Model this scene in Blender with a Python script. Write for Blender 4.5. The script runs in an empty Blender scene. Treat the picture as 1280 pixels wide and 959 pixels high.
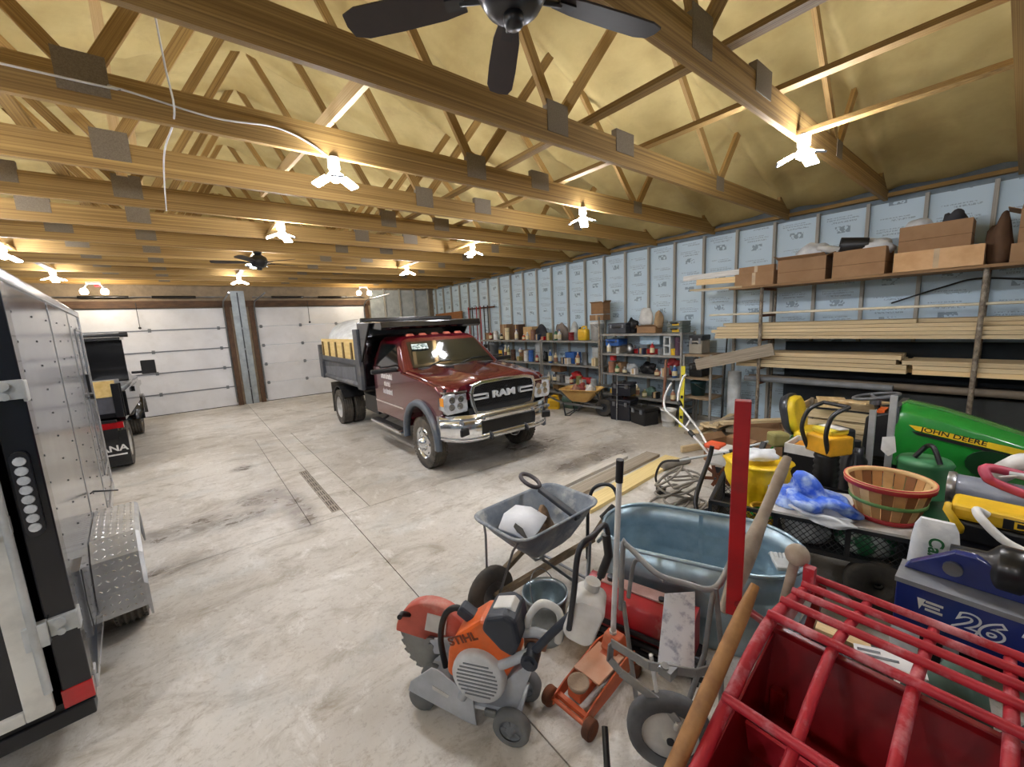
import bpy, math, random
from mathutils import Vector, Matrix
random.seed(7)
SC = bpy.context.scene
COL = SC.collection
PI = math.pi

# ------------------------------------------------------------------ camera
cam = bpy.data.objects.new('camera', bpy.data.cameras.new('camera'))
COL.objects.link(cam)
cam.data.sensor_width = 36.0
cam.data.lens = 36.0 * 502.95 / 1280.0
cam.data.clip_start = 0.05
CR = ((0.779368, 0.132127, -0.612477), (-0.624711, 0.088694, -0.775803), (-0.048182, 0.987257, 0.151666))
cam.matrix_world = Matrix(((CR[0][0], CR[0][1], CR[0][2], 0), (CR[1][0], CR[1][1], CR[1][2], 0),
                           (CR[2][0], CR[2][1], CR[2][2], 2.2), (0, 0, 0, 1)))
SC.camera = cam
# ------------------------------------------------------------------ view, world, light levels
SC.view_settings.view_transform = 'Standard'
SC.view_settings.look = 'None'
SC.view_settings.gamma = 1.0
SC.view_settings.use_curve_mapping = False
SC.view_settings.exposure = 0.85
LED = 150.0            # strength of the shop light panels
BULB = 90.0           # strength of the flood bulbs above the doors
wd = bpy.data.worlds.new('world'); SC.world = wd
wd.use_nodes = True
wd.node_tree.nodes['Background'].inputs[0].default_value = (0.75, 0.85, 1.0, 1)
wd.node_tree.nodes['Background'].inputs[1].default_value = 0.3

# ------------------------------------------------------------------ materials
def srgb(c):
    return tuple(((x / 255.0) / 12.92 if x <= 10 else ((x / 255.0 + 0.055) / 1.055) ** 2.4) for x in c)

MATS = {}
def mat(name, col, rough=0.55, metal=0.0, col2=None, scale=6.0, amt=1.0, stretch=(1, 1, 1), bump=0.0, bscale=60.0,
        coat=0.0, emit=0.0, dirt=None, dscale=3.0, damt=0.5, rnd=0.0, alpha=1.0, trans=0.0, lo=0.35, hi=0.65, rvar=0.0):
    """col fades to col2 over noise; dirt is a second, blotchy colour; rnd varies the tone from object to object."""
    if name in MATS: return MATS[name]
    m = bpy.data.materials.new(name); m.use_nodes = True
    nt = m.node_tree; N = nt.nodes; L = nt.links
    b = N['Principled BSDF']
    c1 = srgb(col)
    b.inputs['Roughness'].default_value = rough
    b.inputs['Metallic'].default_value = metal
    b.inputs['Coat Weight'].default_value = coat
    b.inputs['Coat Roughness'].default_value = 0.06
    b.inputs['Transmission Weight'].default_value = trans
    b.inputs['Alpha'].default_value = alpha
    b.inputs['Base Color'].default_value = (*c1, 1)
    m.diffuse_color = (*c1, 1)
    if emit:
        b.inputs['Emission Color'].default_value = (*c1, 1)
        b.inputs['Emission Strength'].default_value = emit
        MATS[name] = m
        return m
    tc = N.new('ShaderNodeTexCoord'); mp = N.new('ShaderNodeMapping')
    mp.inputs['Scale'].default_value = stretch
    L.new(tc.outputs['Object'], mp.inputs[0])
    vec = mp.outputs[0]
    oi = N.new('ShaderNodeObjectInfo')
    def noise(s, detail=5.0, rough_=0.6, off=1.0):
        n = N.new('ShaderNodeTexNoise'); n.noise_dimensions = '4D'
        n.inputs['Scale'].default_value = s; n.inputs['Detail'].default_value = detail
        n.inputs['Roughness'].default_value = rough_
        mu = N.new('ShaderNodeMath'); mu.operation = 'MULTIPLY'; mu.inputs[1].default_value = 20.0 * off
        L.new(oi.outputs['Random'], mu.inputs[0]); L.new(mu.outputs[0], n.inputs['W'])
        L.new(vec, n.inputs['Vector'])
        return n.outputs['Fac']
    def ramp(f, lo_, hi_):
        r = N.new('ShaderNodeMapRange'); r.inputs[1].default_value = lo_; r.inputs[2].default_value = hi_
        L.new(f, r.inputs[0]); return r.outputs[0]
    def mix(f, a, bb):
        x = N.new('ShaderNodeMix'); x.data_type = 'RGBA'
        if isinstance(f, float): x.inputs[0].default_value = f
        else: L.new(f, x.inputs[0])
        for i, q in ((6, a), (7, bb)):
            if isinstance(q, tuple): x.inputs[i].default_value = (*q, 1)
            else: L.new(q, x.inputs[i])
        return x.outputs[2]
    out = c1
    if col2 is None:
        col2 = tuple(max(0, k * 0.86) for k in col)
    f = ramp(noise(scale), lo, hi)
    if amt < 1.0:
        mu = N.new('ShaderNodeMath'); mu.operation = 'MULTIPLY'; mu.inputs[1].default_value = amt
        L.new(f, mu.inputs[0]); f = mu.outputs[0]
    out = mix(f, c1, srgb(col2))
    if dirt is not None:
        fd = ramp(noise(dscale, 8.0, 0.65, 2.0), 0.52, 0.72)
        mu = N.new('ShaderNodeMath'); mu.operation = 'MULTIPLY'; mu.inputs[1].default_value = damt
        L.new(fd, mu.inputs[0])
        out = mix(mu.outputs[0], out, srgb(dirt))
    if rnd:
        hs = N.new('ShaderNodeHueSaturation')
        r = N.new('ShaderNodeMapRange'); r.inputs[3].default_value = 1 - rnd; r.inputs[4].default_value = 1 + rnd
        L.new(oi.outputs['Random'], r.inputs[0]); L.new(r.outputs[0], hs.inputs['Value'])
        L.new(out, hs.inputs['Color']); out = hs.outputs['Color']
    L.new(out, b.inputs['Base Color'])
    if rvar:
        r = N.new('ShaderNodeMapRange'); r.inputs[3].default_value = max(0.03, rough - rvar); r.inputs[4].default_value = min(1, rough + rvar)
        L.new(noise(scale * 2.0, 4.0, 0.6, 3.0), r.inputs[0]); L.new(r.outputs[0], b.inputs['Roughness'])
    if bump:
        bp = N.new('ShaderNodeBump'); bp.inputs['Strength'].default_value = bump; bp.inputs['Distance'].default_value = 0.01
        L.new(noise(bscale, 4.0, 0.6, 1.5), bp.inputs['Height']); L.new(bp.outputs[0], b.inputs['Normal'])
    MATS[name] = m
    return m

# ------------------------------------------------------------------ mesh builder
def V(*a): return Vector(a)
class MB:
    def __init__(s): s.v = []; s.f = []; s.s = []; s.m = []
    def add(s, vs, fs, smooth=False, mi=0):
        o = len(s.v); s.v.extend([tuple(p) for p in vs])
        for f in fs:
            s.f.append([i + o for i in f]); s.s.append(smooth); s.m.append(mi)
        return s
    def bx(s, x0, x1, y0, y1, z0, z1, mi=0):
        vs = [(x0, y0, z0), (x1, y0, z0), (x1, y1, z0), (x0, y1, z0), (x0, y0, z1), (x1, y0, z1), (x1, y1, z1), (x0, y1, z1)]
        return s.add(vs, [(0, 3, 2, 1), (4, 5, 6, 7), (0, 1, 5, 4), (1, 2, 6, 5), (2, 3, 7, 6), (3, 0, 4, 7)], False, mi)
    def rbox(s, c, d, rot=None, mi=0, taper=1.0):
        """box at centre c, size d, rotation matrix rot; taper scales the top face."""
        hx, hy, hz = d[0] / 2, d[1] / 2, d[2] / 2
        vs = [V(-hx, -hy, -hz), V(hx, -hy, -hz), V(hx, hy, -hz), V(-hx, hy, -hz)]
        vs += [V(p.x * taper, p.y * taper, hz) for p in vs]
        if rot is not None: vs = [rot @ p for p in vs]
        vs = [p + Vector(c) for p in vs]
        return s.add(vs, [(0, 3, 2, 1), (4, 5, 6, 7), (0, 1, 5, 4), (1, 2, 6, 5), (2, 3, 7, 6), (3, 0, 4, 7)], False, mi)
    def beam(s, p0, p1, w, h, up=(0, 0, 1), mi=0):
        p0 = Vector(p0); p1 = Vector(p1); d = (p1 - p0)
        L = d.length; d.normalize(); u = Vector(up)
        if abs(d.dot(u)) > 0.99: u = V(1, 0, 0)
        a = d.cross(u).normalized(); b = a.cross(d).normalized()
        r = Matrix((d, a, b)).transposed()
        return s.rbox((p0 + p1) / 2, (L, w, h), r, mi)
    def tube(s, pts, r, n=8, closed=False, caps=True, mi=0, smooth=True):
        P = [Vector(p) for p in pts]; k = len(P)
        R = r if isinstance(r, (list, tuple)) else [r] * k
        T = []
        for i in range(k):
            if closed: t = P[(i + 1) % k] - P[i - 1]
            else: t = P[min(i + 1, k - 1)] - P[max(i - 1, 0)]
            T.append(t.normalized() if t.length > 1e-9 else V(0, 0, 1))
        u = T[0].orthogonal().normalized(); vs = []
        for i in range(k):
            u = (u - T[i] * u.dot(T[i]))
            u = u.normalized() if u.length > 1e-6 else T[i].orthogonal().normalized()
            w = T[i].cross(u)
            sc = 1.0
            if 0 < i < k - 1 or closed:
                a = (P[i] - P[i - 1]).normalized() if (i or closed) else T[i]
                sc = 1.0 / max(0.6, abs(a.dot(T[i])))
            for j in range(n):
                q = 2 * PI * j / n
                vs.append(P[i] + (u * math.cos(q) + w * math.sin(q)) * R[i] * sc)
        fs = []
        for i in range(k if closed else k - 1):
            a = i * n; b = ((i + 1) % k) * n
            for j in range(n):
                fs.append((a + j, a + (j + 1) % n, b + (j + 1) % n, b + j))
        s.add(vs, fs, smooth, mi)
        if caps and not closed:
            s.add(vs[:n], [tuple(reversed(range(n)))], False, mi); s.add(vs[-n:], [tuple(range(n))], False, mi)
        return s
    def cyl(s, p0, p1, r0, r1=None, n=16, mi=0, caps=True, smooth=True):
        r1 = r0 if r1 is None else r1
        return s.tube([p0, p1], [r0, r1], n, False, caps, mi, smooth)
    def lathe(s, prof, n=24, loc=(0, 0, 0), axis=(0, 0, 1), mi=0, smooth=True, sx=1.0, sy=1.0):
        """prof: (radius, height) points turned about axis through loc."""
        ax = Vector(axis).normalized(); u = ax.orthogonal().normalized()
        if abs(ax.z) > 0.999: u = V(1, 0, 0)
        w = ax.cross(u); loc = Vector(loc); vs = []
        for (r, h) in prof:
            for j in range(n):
                q = 2 * PI * j / n
                vs.append(loc + ax * h + (u * math.cos(q) * sx + w * math.sin(q) * sy) * r)
        fs = []
        for i in range(len(prof) - 1):
            for j in range(n):
                fs.append((i * n + j, i * n + (j + 1) % n, (i + 1) * n + (j + 1) % n, (i + 1) * n + j))
        return s.add(vs, fs, smooth, mi)
    def ball(s, c, r, n=16, m=10, sc=(1, 1, 1), mi=0):
        vs = []; fs = []
        for i in range(m + 1):
            a = PI * i / m
            for j in range(n):
                q = 2 * PI * j / n
                vs.append((c[0] + r * sc[0] * math.sin(a) * math.cos(q), c[1] + r * sc[1] * math.sin(a) * math.sin(q), c[2] - r * sc[2] * math.cos(a)))
        for i in range(m):
            for j in range(n):
                fs.append((i * n + j, i * n + (j + 1) % n, (i + 1) * n + (j + 1) % n, (i + 1) * n + j))
        return s.add(vs, fs, True, mi)
    def prism(s, poly, a, b, ax='x', mi=0):
        """outline poly extruded from a to b along ax; poly is (y,z) for x, (x,z) for y, (x,y) for z."""
        def P(p, t):
            return (t, p[0], p[1]) if ax == 'x' else (p[0], t, p[1]) if ax == 'y' else (p[0], p[1], t)
        n = len(poly)
        vs = [P(p, a) for p in poly] + [P(p, b) for p in poly]
        fs = [tuple(range(n)), tuple(reversed(range(n, 2 * n)))]
        fs += [(i, i + n, (i + 1) % n + n, (i + 1) % n) for i in range(n)]
        return s.add(vs, fs, False, mi)
    def loft(s, rings, caps=True, smooth=True, mi=0, closed=True):
        n = len(rings[0]); vs = [p for r in rings for p in r]; fs = []
        for i in range(len(rings) - 1):
            for j in range(n if closed else n - 1):
                fs.append((i * n + j, i * n + (j + 1) % n, (i + 1) * n + (j + 1) % n, (i + 1) * n + j))
        s.add(vs, fs, smooth, mi)
        if caps and closed:
            s.add(rings[0], [tuple(reversed(range(n)))], False, mi); s.add(rings[-1], [tuple(range(n))], False, mi)
        return s
    def mesh(s, name, m):
        me = bpy.data.meshes.new(name)
        me.from_pydata(s.v, [], s.f)
        me.polygons.foreach_set('use_smooth', s.s)
        ms = m if isinstance(m, (list, tuple)) else [m]
        for x in ms: me.materials.append(x)
        me.polygons.foreach_set('material_index', s.m)
        fix_normals(me)
        me.update()
        return me
    def build(s, name, m, parent=None, loc=(0, 0, 0), rot=(0, 0, 0), bevel=0.0, seg=2, sub=0, solid=0.0):
        o = bpy.data.objects.new(name, s.mesh(name, m)); COL.objects.link(o)
        o.location = loc; o.rotation_euler = rot
        if parent is not None: o.parent = parent
        if solid:
            q = o.modifiers.new('solid', 'SOLIDIFY'); q.thickness = solid; q.offset = 0
        if sub:
            q = o.modifiers.new('sub', 'SUBSURF'); q.levels = sub; q.render_levels = sub
        if bevel:
            q = o.modifiers.new('bev', 'BEVEL'); q.width = bevel; q.segments = seg; q.limit_method = 'ANGLE'; q.angle_limit = 0.7
        return o
import bmesh
def fix_normals(me):
    bm = bmesh.new(); bm.from_mesh(me)
    bmesh.ops.recalc_face_normals(bm, faces=bm.faces)
    bm.to_mesh(me); bm.free()

def tag(o, label=None, cat=None, group=None, kind=None):
    if label: o['label'] = label
    if cat: o['category'] = cat
    if group: o['group'] = group
    if kind: o['kind'] = kind
    return o
def thing(name, label=None, cat=None, loc=(0, 0, 0), rz=0.0, group=None, kind=None, rot=None):
    o = bpy.data.objects.new(name, None); COL.objects.link(o)
    o.empty_display_size = 0.1
    o.location = loc; o.rotation_euler = rot if rot else (0, 0, rz)
    return tag(o, label, cat, group, kind)
def dup(o, parent=None, label=None, loc=None, rot=None):
    c = o.copy(); COL.objects.link(c)
    if parent is not None: c.parent = parent
    for ch in o.children: dup(ch, c)
    if label: c['label'] = label
    if loc is not None: c.location = loc
    if rot is not None: c.rotation_euler = rot
    return c
UNIT = {}
def bar(name, p0, p1, w, h, m, parent=None, up=(0, 0, 1)):
    """a straight board or bar from p0 to p1: shared unit block, w across, h along up."""
    if m.name not in UNIT: UNIT[m.name] = MB().rbox((0, 0, 0), (1, 1, 1)).mesh('block_' + m.name, m)
    o = bpy.data.objects.new(name, UNIT[m.name]); COL.objects.link(o)
    p0 = Vector(p0); p1 = Vector(p1); d = p1 - p0; L = d.length; d.normalize(); u = Vector(up)
    if abs(d.dot(u)) > 0.99: u = V(1, 0, 0)
    a = u.cross(d).normalized(); b = d.cross(a).normalized()
    o.matrix_local = Matrix.Translation((p0 + p1) / 2) @ Matrix((d, a, b)).transposed().to_4x4() @ Matrix.Diagonal((L, w, h, 1))
    if parent is not None: o.parent = parent
    return o
def text(name, body, size, m, parent=None, loc=(0, 0, 0), rot=(0, 0, 0), depth=0.002, bold=0.0, sx=1.0, align='CENTER', shear=0.0):
    cu = bpy.data.curves.new(name, 'FONT'); cu.body = body; cu.size = size; cu.extrude = depth; cu.offset = bold
    cu.align_x = align; cu.align_y = 'CENTER'; cu.shear = shear
    t = bpy.data.objects.new(name, cu); COL.objects.link(t)
    dg = bpy.context.evaluated_depsgraph_get()
    me = bpy.data.meshes.new_from_object(t.evaluated_get(dg))
    bpy.data.objects.remove(t); bpy.data.curves.remove(cu)
    me.materials.clear(); me.materials.append(m)
    o = bpy.data.objects.new(name, me); COL.objects.link(o)
    o.location = loc; o.rotation_euler = rot; o.scale = (sx, 1, 1)
    if parent is not None: o.parent = parent
    return o
def arc(c, r, a0, a1, n, plane='xz'):
    out = []
    for i in range(n + 1):
        a = a0 + (a1 - a0) * i / n; x, y = r * math.cos(a), r * math.sin(a)
        out.append((c[0] + x, c[1], c[2] + y) if plane == 'xz' else (c[0], c[1] + x, c[2] + y) if plane == 'yz' else (c[0] + x, c[1] + y, c[2]))
    return out
def rrect(w, h, r, n=4):
    """rounded rectangle outline centred on 0."""
    P = []
    for (cx, cy, a) in ((w / 2 - r, h / 2 - r, 0), (-w / 2 + r, h / 2 - r, PI / 2), (-w / 2 + r, -h / 2 + r, PI), (w / 2 - r, -h / 2 + r, 1.5 * PI)):
        for i in range(n + 1):
            q = a + PI / 2 * i / n
            P.append((cx + r * math.cos(q), cy + r * math.sin(q)))
    return P
def smooth_path(pts, k=6):
    """Catmull-Rom through pts."""
    P = [Vector(p) for p in pts]; out = []
    for i in range(len(P) - 1):
        a = P[max(i - 1, 0)]; b = P[i]; c = P[i + 1]; d = P[min(i + 2, len(P) - 1)]
        for j in range(k):
            t = j / k
            out.append(0.5 * ((2 * b) + (c - a) * t + (2 * a - 5 * b + 4 * c - d) * t * t + (3 * b - a - 3 * c + d) * t ** 3))
    out.append(P[-1]); return out

# common materials
STEEL = mat('steel', (150, 152, 155), 0.38, 1.0, rvar=0.12)
DARKSTEEL = mat('dark_steel', (70, 72, 76), 0.45, 0.8, dirt=(110, 100, 90), damt=0.4)
CHROME = mat('chrome', (240, 242, 245), 0.16, 1.0, (215, 218, 222))
GALV = mat('galvanised', (176, 190, 196), 0.34, 0.85, (140, 152, 158), scale=9, rvar=0.1)
ALU = mat('aluminium', (205, 207, 210), 0.3, 0.9, rvar=0.1)
BLACK = mat('black_plastic', (22, 22, 24), 0.42, dirt=(80, 76, 70), damt=0.25)
BLACKPAINT = mat('black_paint', (12, 12, 15), 0.22, coat=0.6)
RUBBER = mat('rubber', (44, 42, 40), 0.8, col2=(78, 72, 64), scale=5, bump=0.3)
WHITE = mat('white_plastic', (225, 224, 220), 0.4, dirt=(160, 150, 135), damt=0.35)
GREYP = mat('grey_plastic', (120, 124, 128), 0.5)
RED = mat('red_paint', (165, 20, 28), 0.4, col2=(140, 16, 22), dirt=(120, 70, 60), damt=0.3)
ORANGE = mat('orange_plastic', (226, 98, 30), 0.4, dirt=(150, 80, 40), damt=0.25)
YELLOW = mat('yellow_plastic', (236, 190, 34), 0.45, dirt=(150, 120, 40), damt=0.35)
BLUE = mat('blue_plastic', (48, 96, 168), 0.5, dirt=(90, 100, 110), damt=0.3)
GREEN = mat('green_paint', (34, 132, 48), 0.22, coat=0.5, col2=(30, 120, 42), dirt=(60, 100, 60), damt=0.2)
WOOD = mat('truss_timber', (178, 144, 84), 0.7, col2=(124, 94, 48), scale=5, stretch=(0.6, 4, 4), bump=0.15, rnd=0.14, dirt=(98, 64, 34), dscale=1.5, damt=0.6)
WOODPALE = mat('pale_timber', (232, 206, 160), 0.7, col2=(205, 172, 120), scale=5, stretch=(0.6, 4, 4), rnd=0.08)
LUMBER = mat('stored_lumber', (222, 204, 166), 0.75, col2=(180, 156, 116), scale=4, stretch=(0.8, 5, 5), rnd=0.16, dirt=(120, 104, 84), dscale=2, damt=0.4)
WEATHER = mat('weathered_timber', (176, 164, 146), 0.85, col2=(128, 116, 100), scale=5, stretch=(0.7, 5, 5), rnd=0.15)
CARD = mat('cardboard', (160, 126, 92), 0.85, col2=(142, 108, 76), scale=3, rnd=0.1)
CARDIN = mat('cardboard_dark', (120, 88, 58), 0.9)
RUST = mat('rusty_steel', (120, 70, 44), 0.8, 0.3, (84, 54, 40), scale=8, bump=0.3)
GLASS = mat('dark_glass', (16, 22, 22), 0.05, coat=0.5)

# =================================================================== THE BUILDING
XR, XL, YB, YF = 8.15, -5.8, 15.3, -4.0       # eave walls, door wall, wall behind the camera
XC = 1.175
TY = [1.37 + 1.22 * k for k in range(-4, 12)] # roof trusses, four feet apart
CH = 3.66                                     # underside of the bottom chords

def floor_material():
    m = bpy.data.materials.new('worn_concrete'); m.use_nodes = True
    nt = m.node_tree; N = nt.nodes; L = nt.links; b = N['Principled BSDF']
    g = N.new('ShaderNodeNewGeometry')
    def noise(s, d, off, sc=(1, 1, 1), r=0.6, dist=0.0):
        mp = N.new('ShaderNodeMapping'); mp.inputs['Location'].default_value = (off, off * 2, 0); mp.inputs['Scale'].default_value = sc
        L.new(g.outputs['Position'], mp.inputs[0])
        n = N.new('ShaderNodeTexNoise'); n.inputs['Scale'].default_value = s; n.inputs['Detail'].default_value = d
        n.inputs['Roughness'].default_value = r; n.inputs['Distortion'].default_value = dist
        L.new(mp.outputs[0], n.inputs['Vector']); return n.outputs['Fac']
    def rng(f, a, bb, c=0.0, d=1.0):
        r = N.new('ShaderNodeMapRange'); r.inputs[1].default_value = a; r.inputs[2].default_value = bb
        r.inputs[3].default_value = c; r.inputs[4].default_value = d; L.new(f, r.inputs[0]); return r.outputs[0]
    def mix(f, a, bb):
        x = N.new('ShaderNodeMix'); x.data_type = 'RGBA'; L.new(f, x.inputs[0])
        for i, q in ((6, a), (7, bb)):
            if isinstance(q, tuple): x.inputs[i].default_value = (*srgb(q), 1)
            else: L.new(q, x.inputs[i])
        return x.outputs[2]
    def math2(op, a, bb):
        x = N.new('ShaderNodeMath'); x.operation = op
        for i, q in ((0, a), (1, bb)):
            if isinstance(q, float): x.inputs[i].default_value = q
            else: L.new(q, x.inputs[i])
        return x.outputs[0]
    c = mix(rng(noise(0.55, 6, 3.0, dist=0.4), 0.38, 0.62), (212, 207, 199), (182, 175, 164))
    c = mix(rng(noise(1.6, 9, 11.0, (1, 1.7, 1), 0.72, 0.8), 0.5, 0.72), c, (148, 138, 122))
    c = mix(rng(noise(2.6, 10, 31.0, (1.8, 1, 1), 0.75, 0.5), 0.55, 0.75, 0.0, 0.8), c, (236, 234, 230))
    c = mix(rng(noise(5.5, 10, 43.0, (1, 1.4, 1), 0.8, 1.2), 0.54, 0.72, 0.0, 0.75), c, (146, 130, 108))
    c = mix(rng(noise(1.1, 6, 57.0), 0.55, 0.75, 0.0, 0.5), c, (178, 186, 188))
    c = mix(rng(noise(22.0, 6, 7.0, r=0.8), 0.53, 0.75, 0.0, 0.7), c, (132, 120, 104))
    # damp and oily patches, each where it lies on the slab
    wet = None
    for (x, y, rx, ry) in ((0.55, 6.2, 0.42, 0.4), (0.22, 5.72, 0.42, 0.3), (-0.2, 5.85, 0.6, 0.34), (0.8, 5.5, 0.2, 0.9), (0.44, 7.9, 0.2, 0.2), (-0.6, 4.9, 0.7, 0.2),
                           (5.1, 4.05, 0.8, 0.42), (4.3, 4.1, 0.5, 0.3), (4.6, 5.4, 0.9, 0.8)):
        mp = N.new('ShaderNodeMapping'); mp.inputs['Scale'].default_value = (1 / rx, 1 / ry, 0); mp.inputs['Location'].default_value = (-x / rx, -y / ry, 0)
        L.new(g.outputs['Position'], mp.inputs[0])
        ln = N.new('ShaderNodeVectorMath'); ln.operation = 'LENGTH'; L.new(mp.outputs[0], ln.inputs[0])
        q = rng(ln.outputs['Value'], 0.4, 1.3, 1.0, 0.0)
        wet = q if wet is None else math2('MAXIMUM', wet, q)
    w = rng(math2('MULTIPLY', wet, rng(noise(2.6, 9, 19.0, (1, 1.6, 1), 0.75, 0.8), 0.3, 0.66)), 0.12, 0.6)
    c = mix(math2('MULTIPLY', w, 0.7), c, (104, 92, 80))
    L.new(c, b.inputs['Base Color'])
    r = rng(noise(3.0, 6, 5.0), 0.35, 0.65, 0.38, 0.6)
    L.new(math2('SUBTRACT', r, math2('MULTIPLY', w, 0.2)), b.inputs['Roughness'])
    bp = N.new('ShaderNodeBump'); bp.inputs['Strength'].default_value = 0.25; bp.inputs['Distance'].default_value = 0.01
    L.new(noise(26.0, 6, 2.0, r=0.7), bp.inputs['Height']); L.new(bp.outputs[0], b.inputs['Normal'])
    MATS['worn_concrete'] = m
    return m
CONC = floor_material()

# floor: slabs with saw-cut joints over a dark bed, a trench drain let into it
fl = thing('floor', kind='structure')
MB().bx(XL - 0.2, XR + 0.2, YF - 0.2, YB + 0.2, -0.3, -0.012).build('slab_bed', mat('joint_dark', (70, 64, 58), 0.9), fl)
G = 0.004
for (x0, x1) in ((XL, -2.6), (-2.6, 1.2), (1.2, 4.9), (4.9, XR)):
    for (y0, y1) in ((YF, 0.1), (0.1, 4.9), (4.9, 9.9), (9.9, YB)):
        if y0 == 4.9 and x1 == 1.2: x1 = 0.82
        if y0 == 4.9 and x0 == 1.2: x0 = 1.5
        MB().bx(x0 + G, x1 - G, y0 + G, y1 - G, -0.05, 0).build('slab', CONC, fl)
        if x1 == 0.82: x1 = 1.2
        if x0 == 1.5: x0 = 1.2
for (x0, x1, y0, y1) in ((0.82, 1.09, 4.9, 7.1), (1.2, 1.5, 4.9, 7.1), (1.09, 1.2, 4.9, 5.06), (1.09, 1.2, 6.96, 7.1), (0.82, 1.2, 7.1, 9.9), (1.2, 1.5, 7.1, 9.9)):
    MB().bx(x0 + G * (x0 not in (1.09,)), x1 - G * (x1 not in (1.09,)), y0 + G, y1 - G, -0.05, 0).build('slab', CONC, fl)
GRATE = mat('grate_iron', (168, 158, 144), 0.7, dirt=(90, 80, 70), damt=0.5)
for i in range(9):
    y = 5.065 + i * 0.211
    g = MB().bx(1.094, 1.196, y, y + 0.02, -0.03, -0.001).bx(1.094, 1.196, y + 0.188, y + 0.207, -0.03, -0.001)
    for x in (1.094, 1.123, 1.152, 1.181): g.bx(x, x + 0.015, y + 0.02, y + 0.188, -0.03, -0.001)
    g.build('drain_grate', GRATE, fl)

# spray-foamed roof: bulges over every truss and purlin
FOAM = mat('spray_foam', (202, 182, 124), 0.8, col2=(172, 150, 94), scale=1.1, dirt=(170, 146, 98), dscale=3.0, damt=0.6, bump=0.35, bscale=9)
def roof_z(x, y):
    d = XR - x if x > XC else x - XL
    z = 3.94 + 0.357 * d
    k = min(abs(y - t) for t in TY)
    z -= 0.15 * math.exp(-(k / 0.10) ** 2) * min(1, d / 0.4 + 0.3)
    p = (d % 0.66) - 0.33
    z -= 0.035 * math.exp(-(p / 0.07) ** 2)
    z += 0.025 * math.sin(2.1 * x + 1.3 * y) * math.sin(3.3 * y - 1.7 * x) + 0.012 * math.sin(7 * x + 5 * y)
    if d < 0.17: z -= 0.10
    return z
xs = sorted(set([XL + 0.166 * i for i in range(42)] + [XC] + [XR - 0.166 * i for i in range(42)]))
ys = [YF + (YB - YF) * j / 330 for j in range(331)]
vs = [(x, y, roof_z(x, y)) for x in xs for y in ys]
ny = len(ys)
ce = MB().add(vs, [(i * ny + j, (i + 1) * ny + j, (i + 1) * ny + j + 1, i * ny + j + 1) for i in range(len(xs) - 1) for j in range(ny - 1)], True)
tag(ce.build('ceiling', FOAM), kind='structure')
rf = MB()
rf.prism([(XL - 0.3, 4.1), (XC, 6.62), (XR + 0.3, 4.1), (XR + 0.3, 4.3), (XC, 6.85), (XL - 0.3, 4.3)], YF - 0.2, YB + 0.2, 'y')
tag(rf.build('roof', mat('roof_steel', (120, 124, 128), 0.5, 0.4)), kind='structure')

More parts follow.
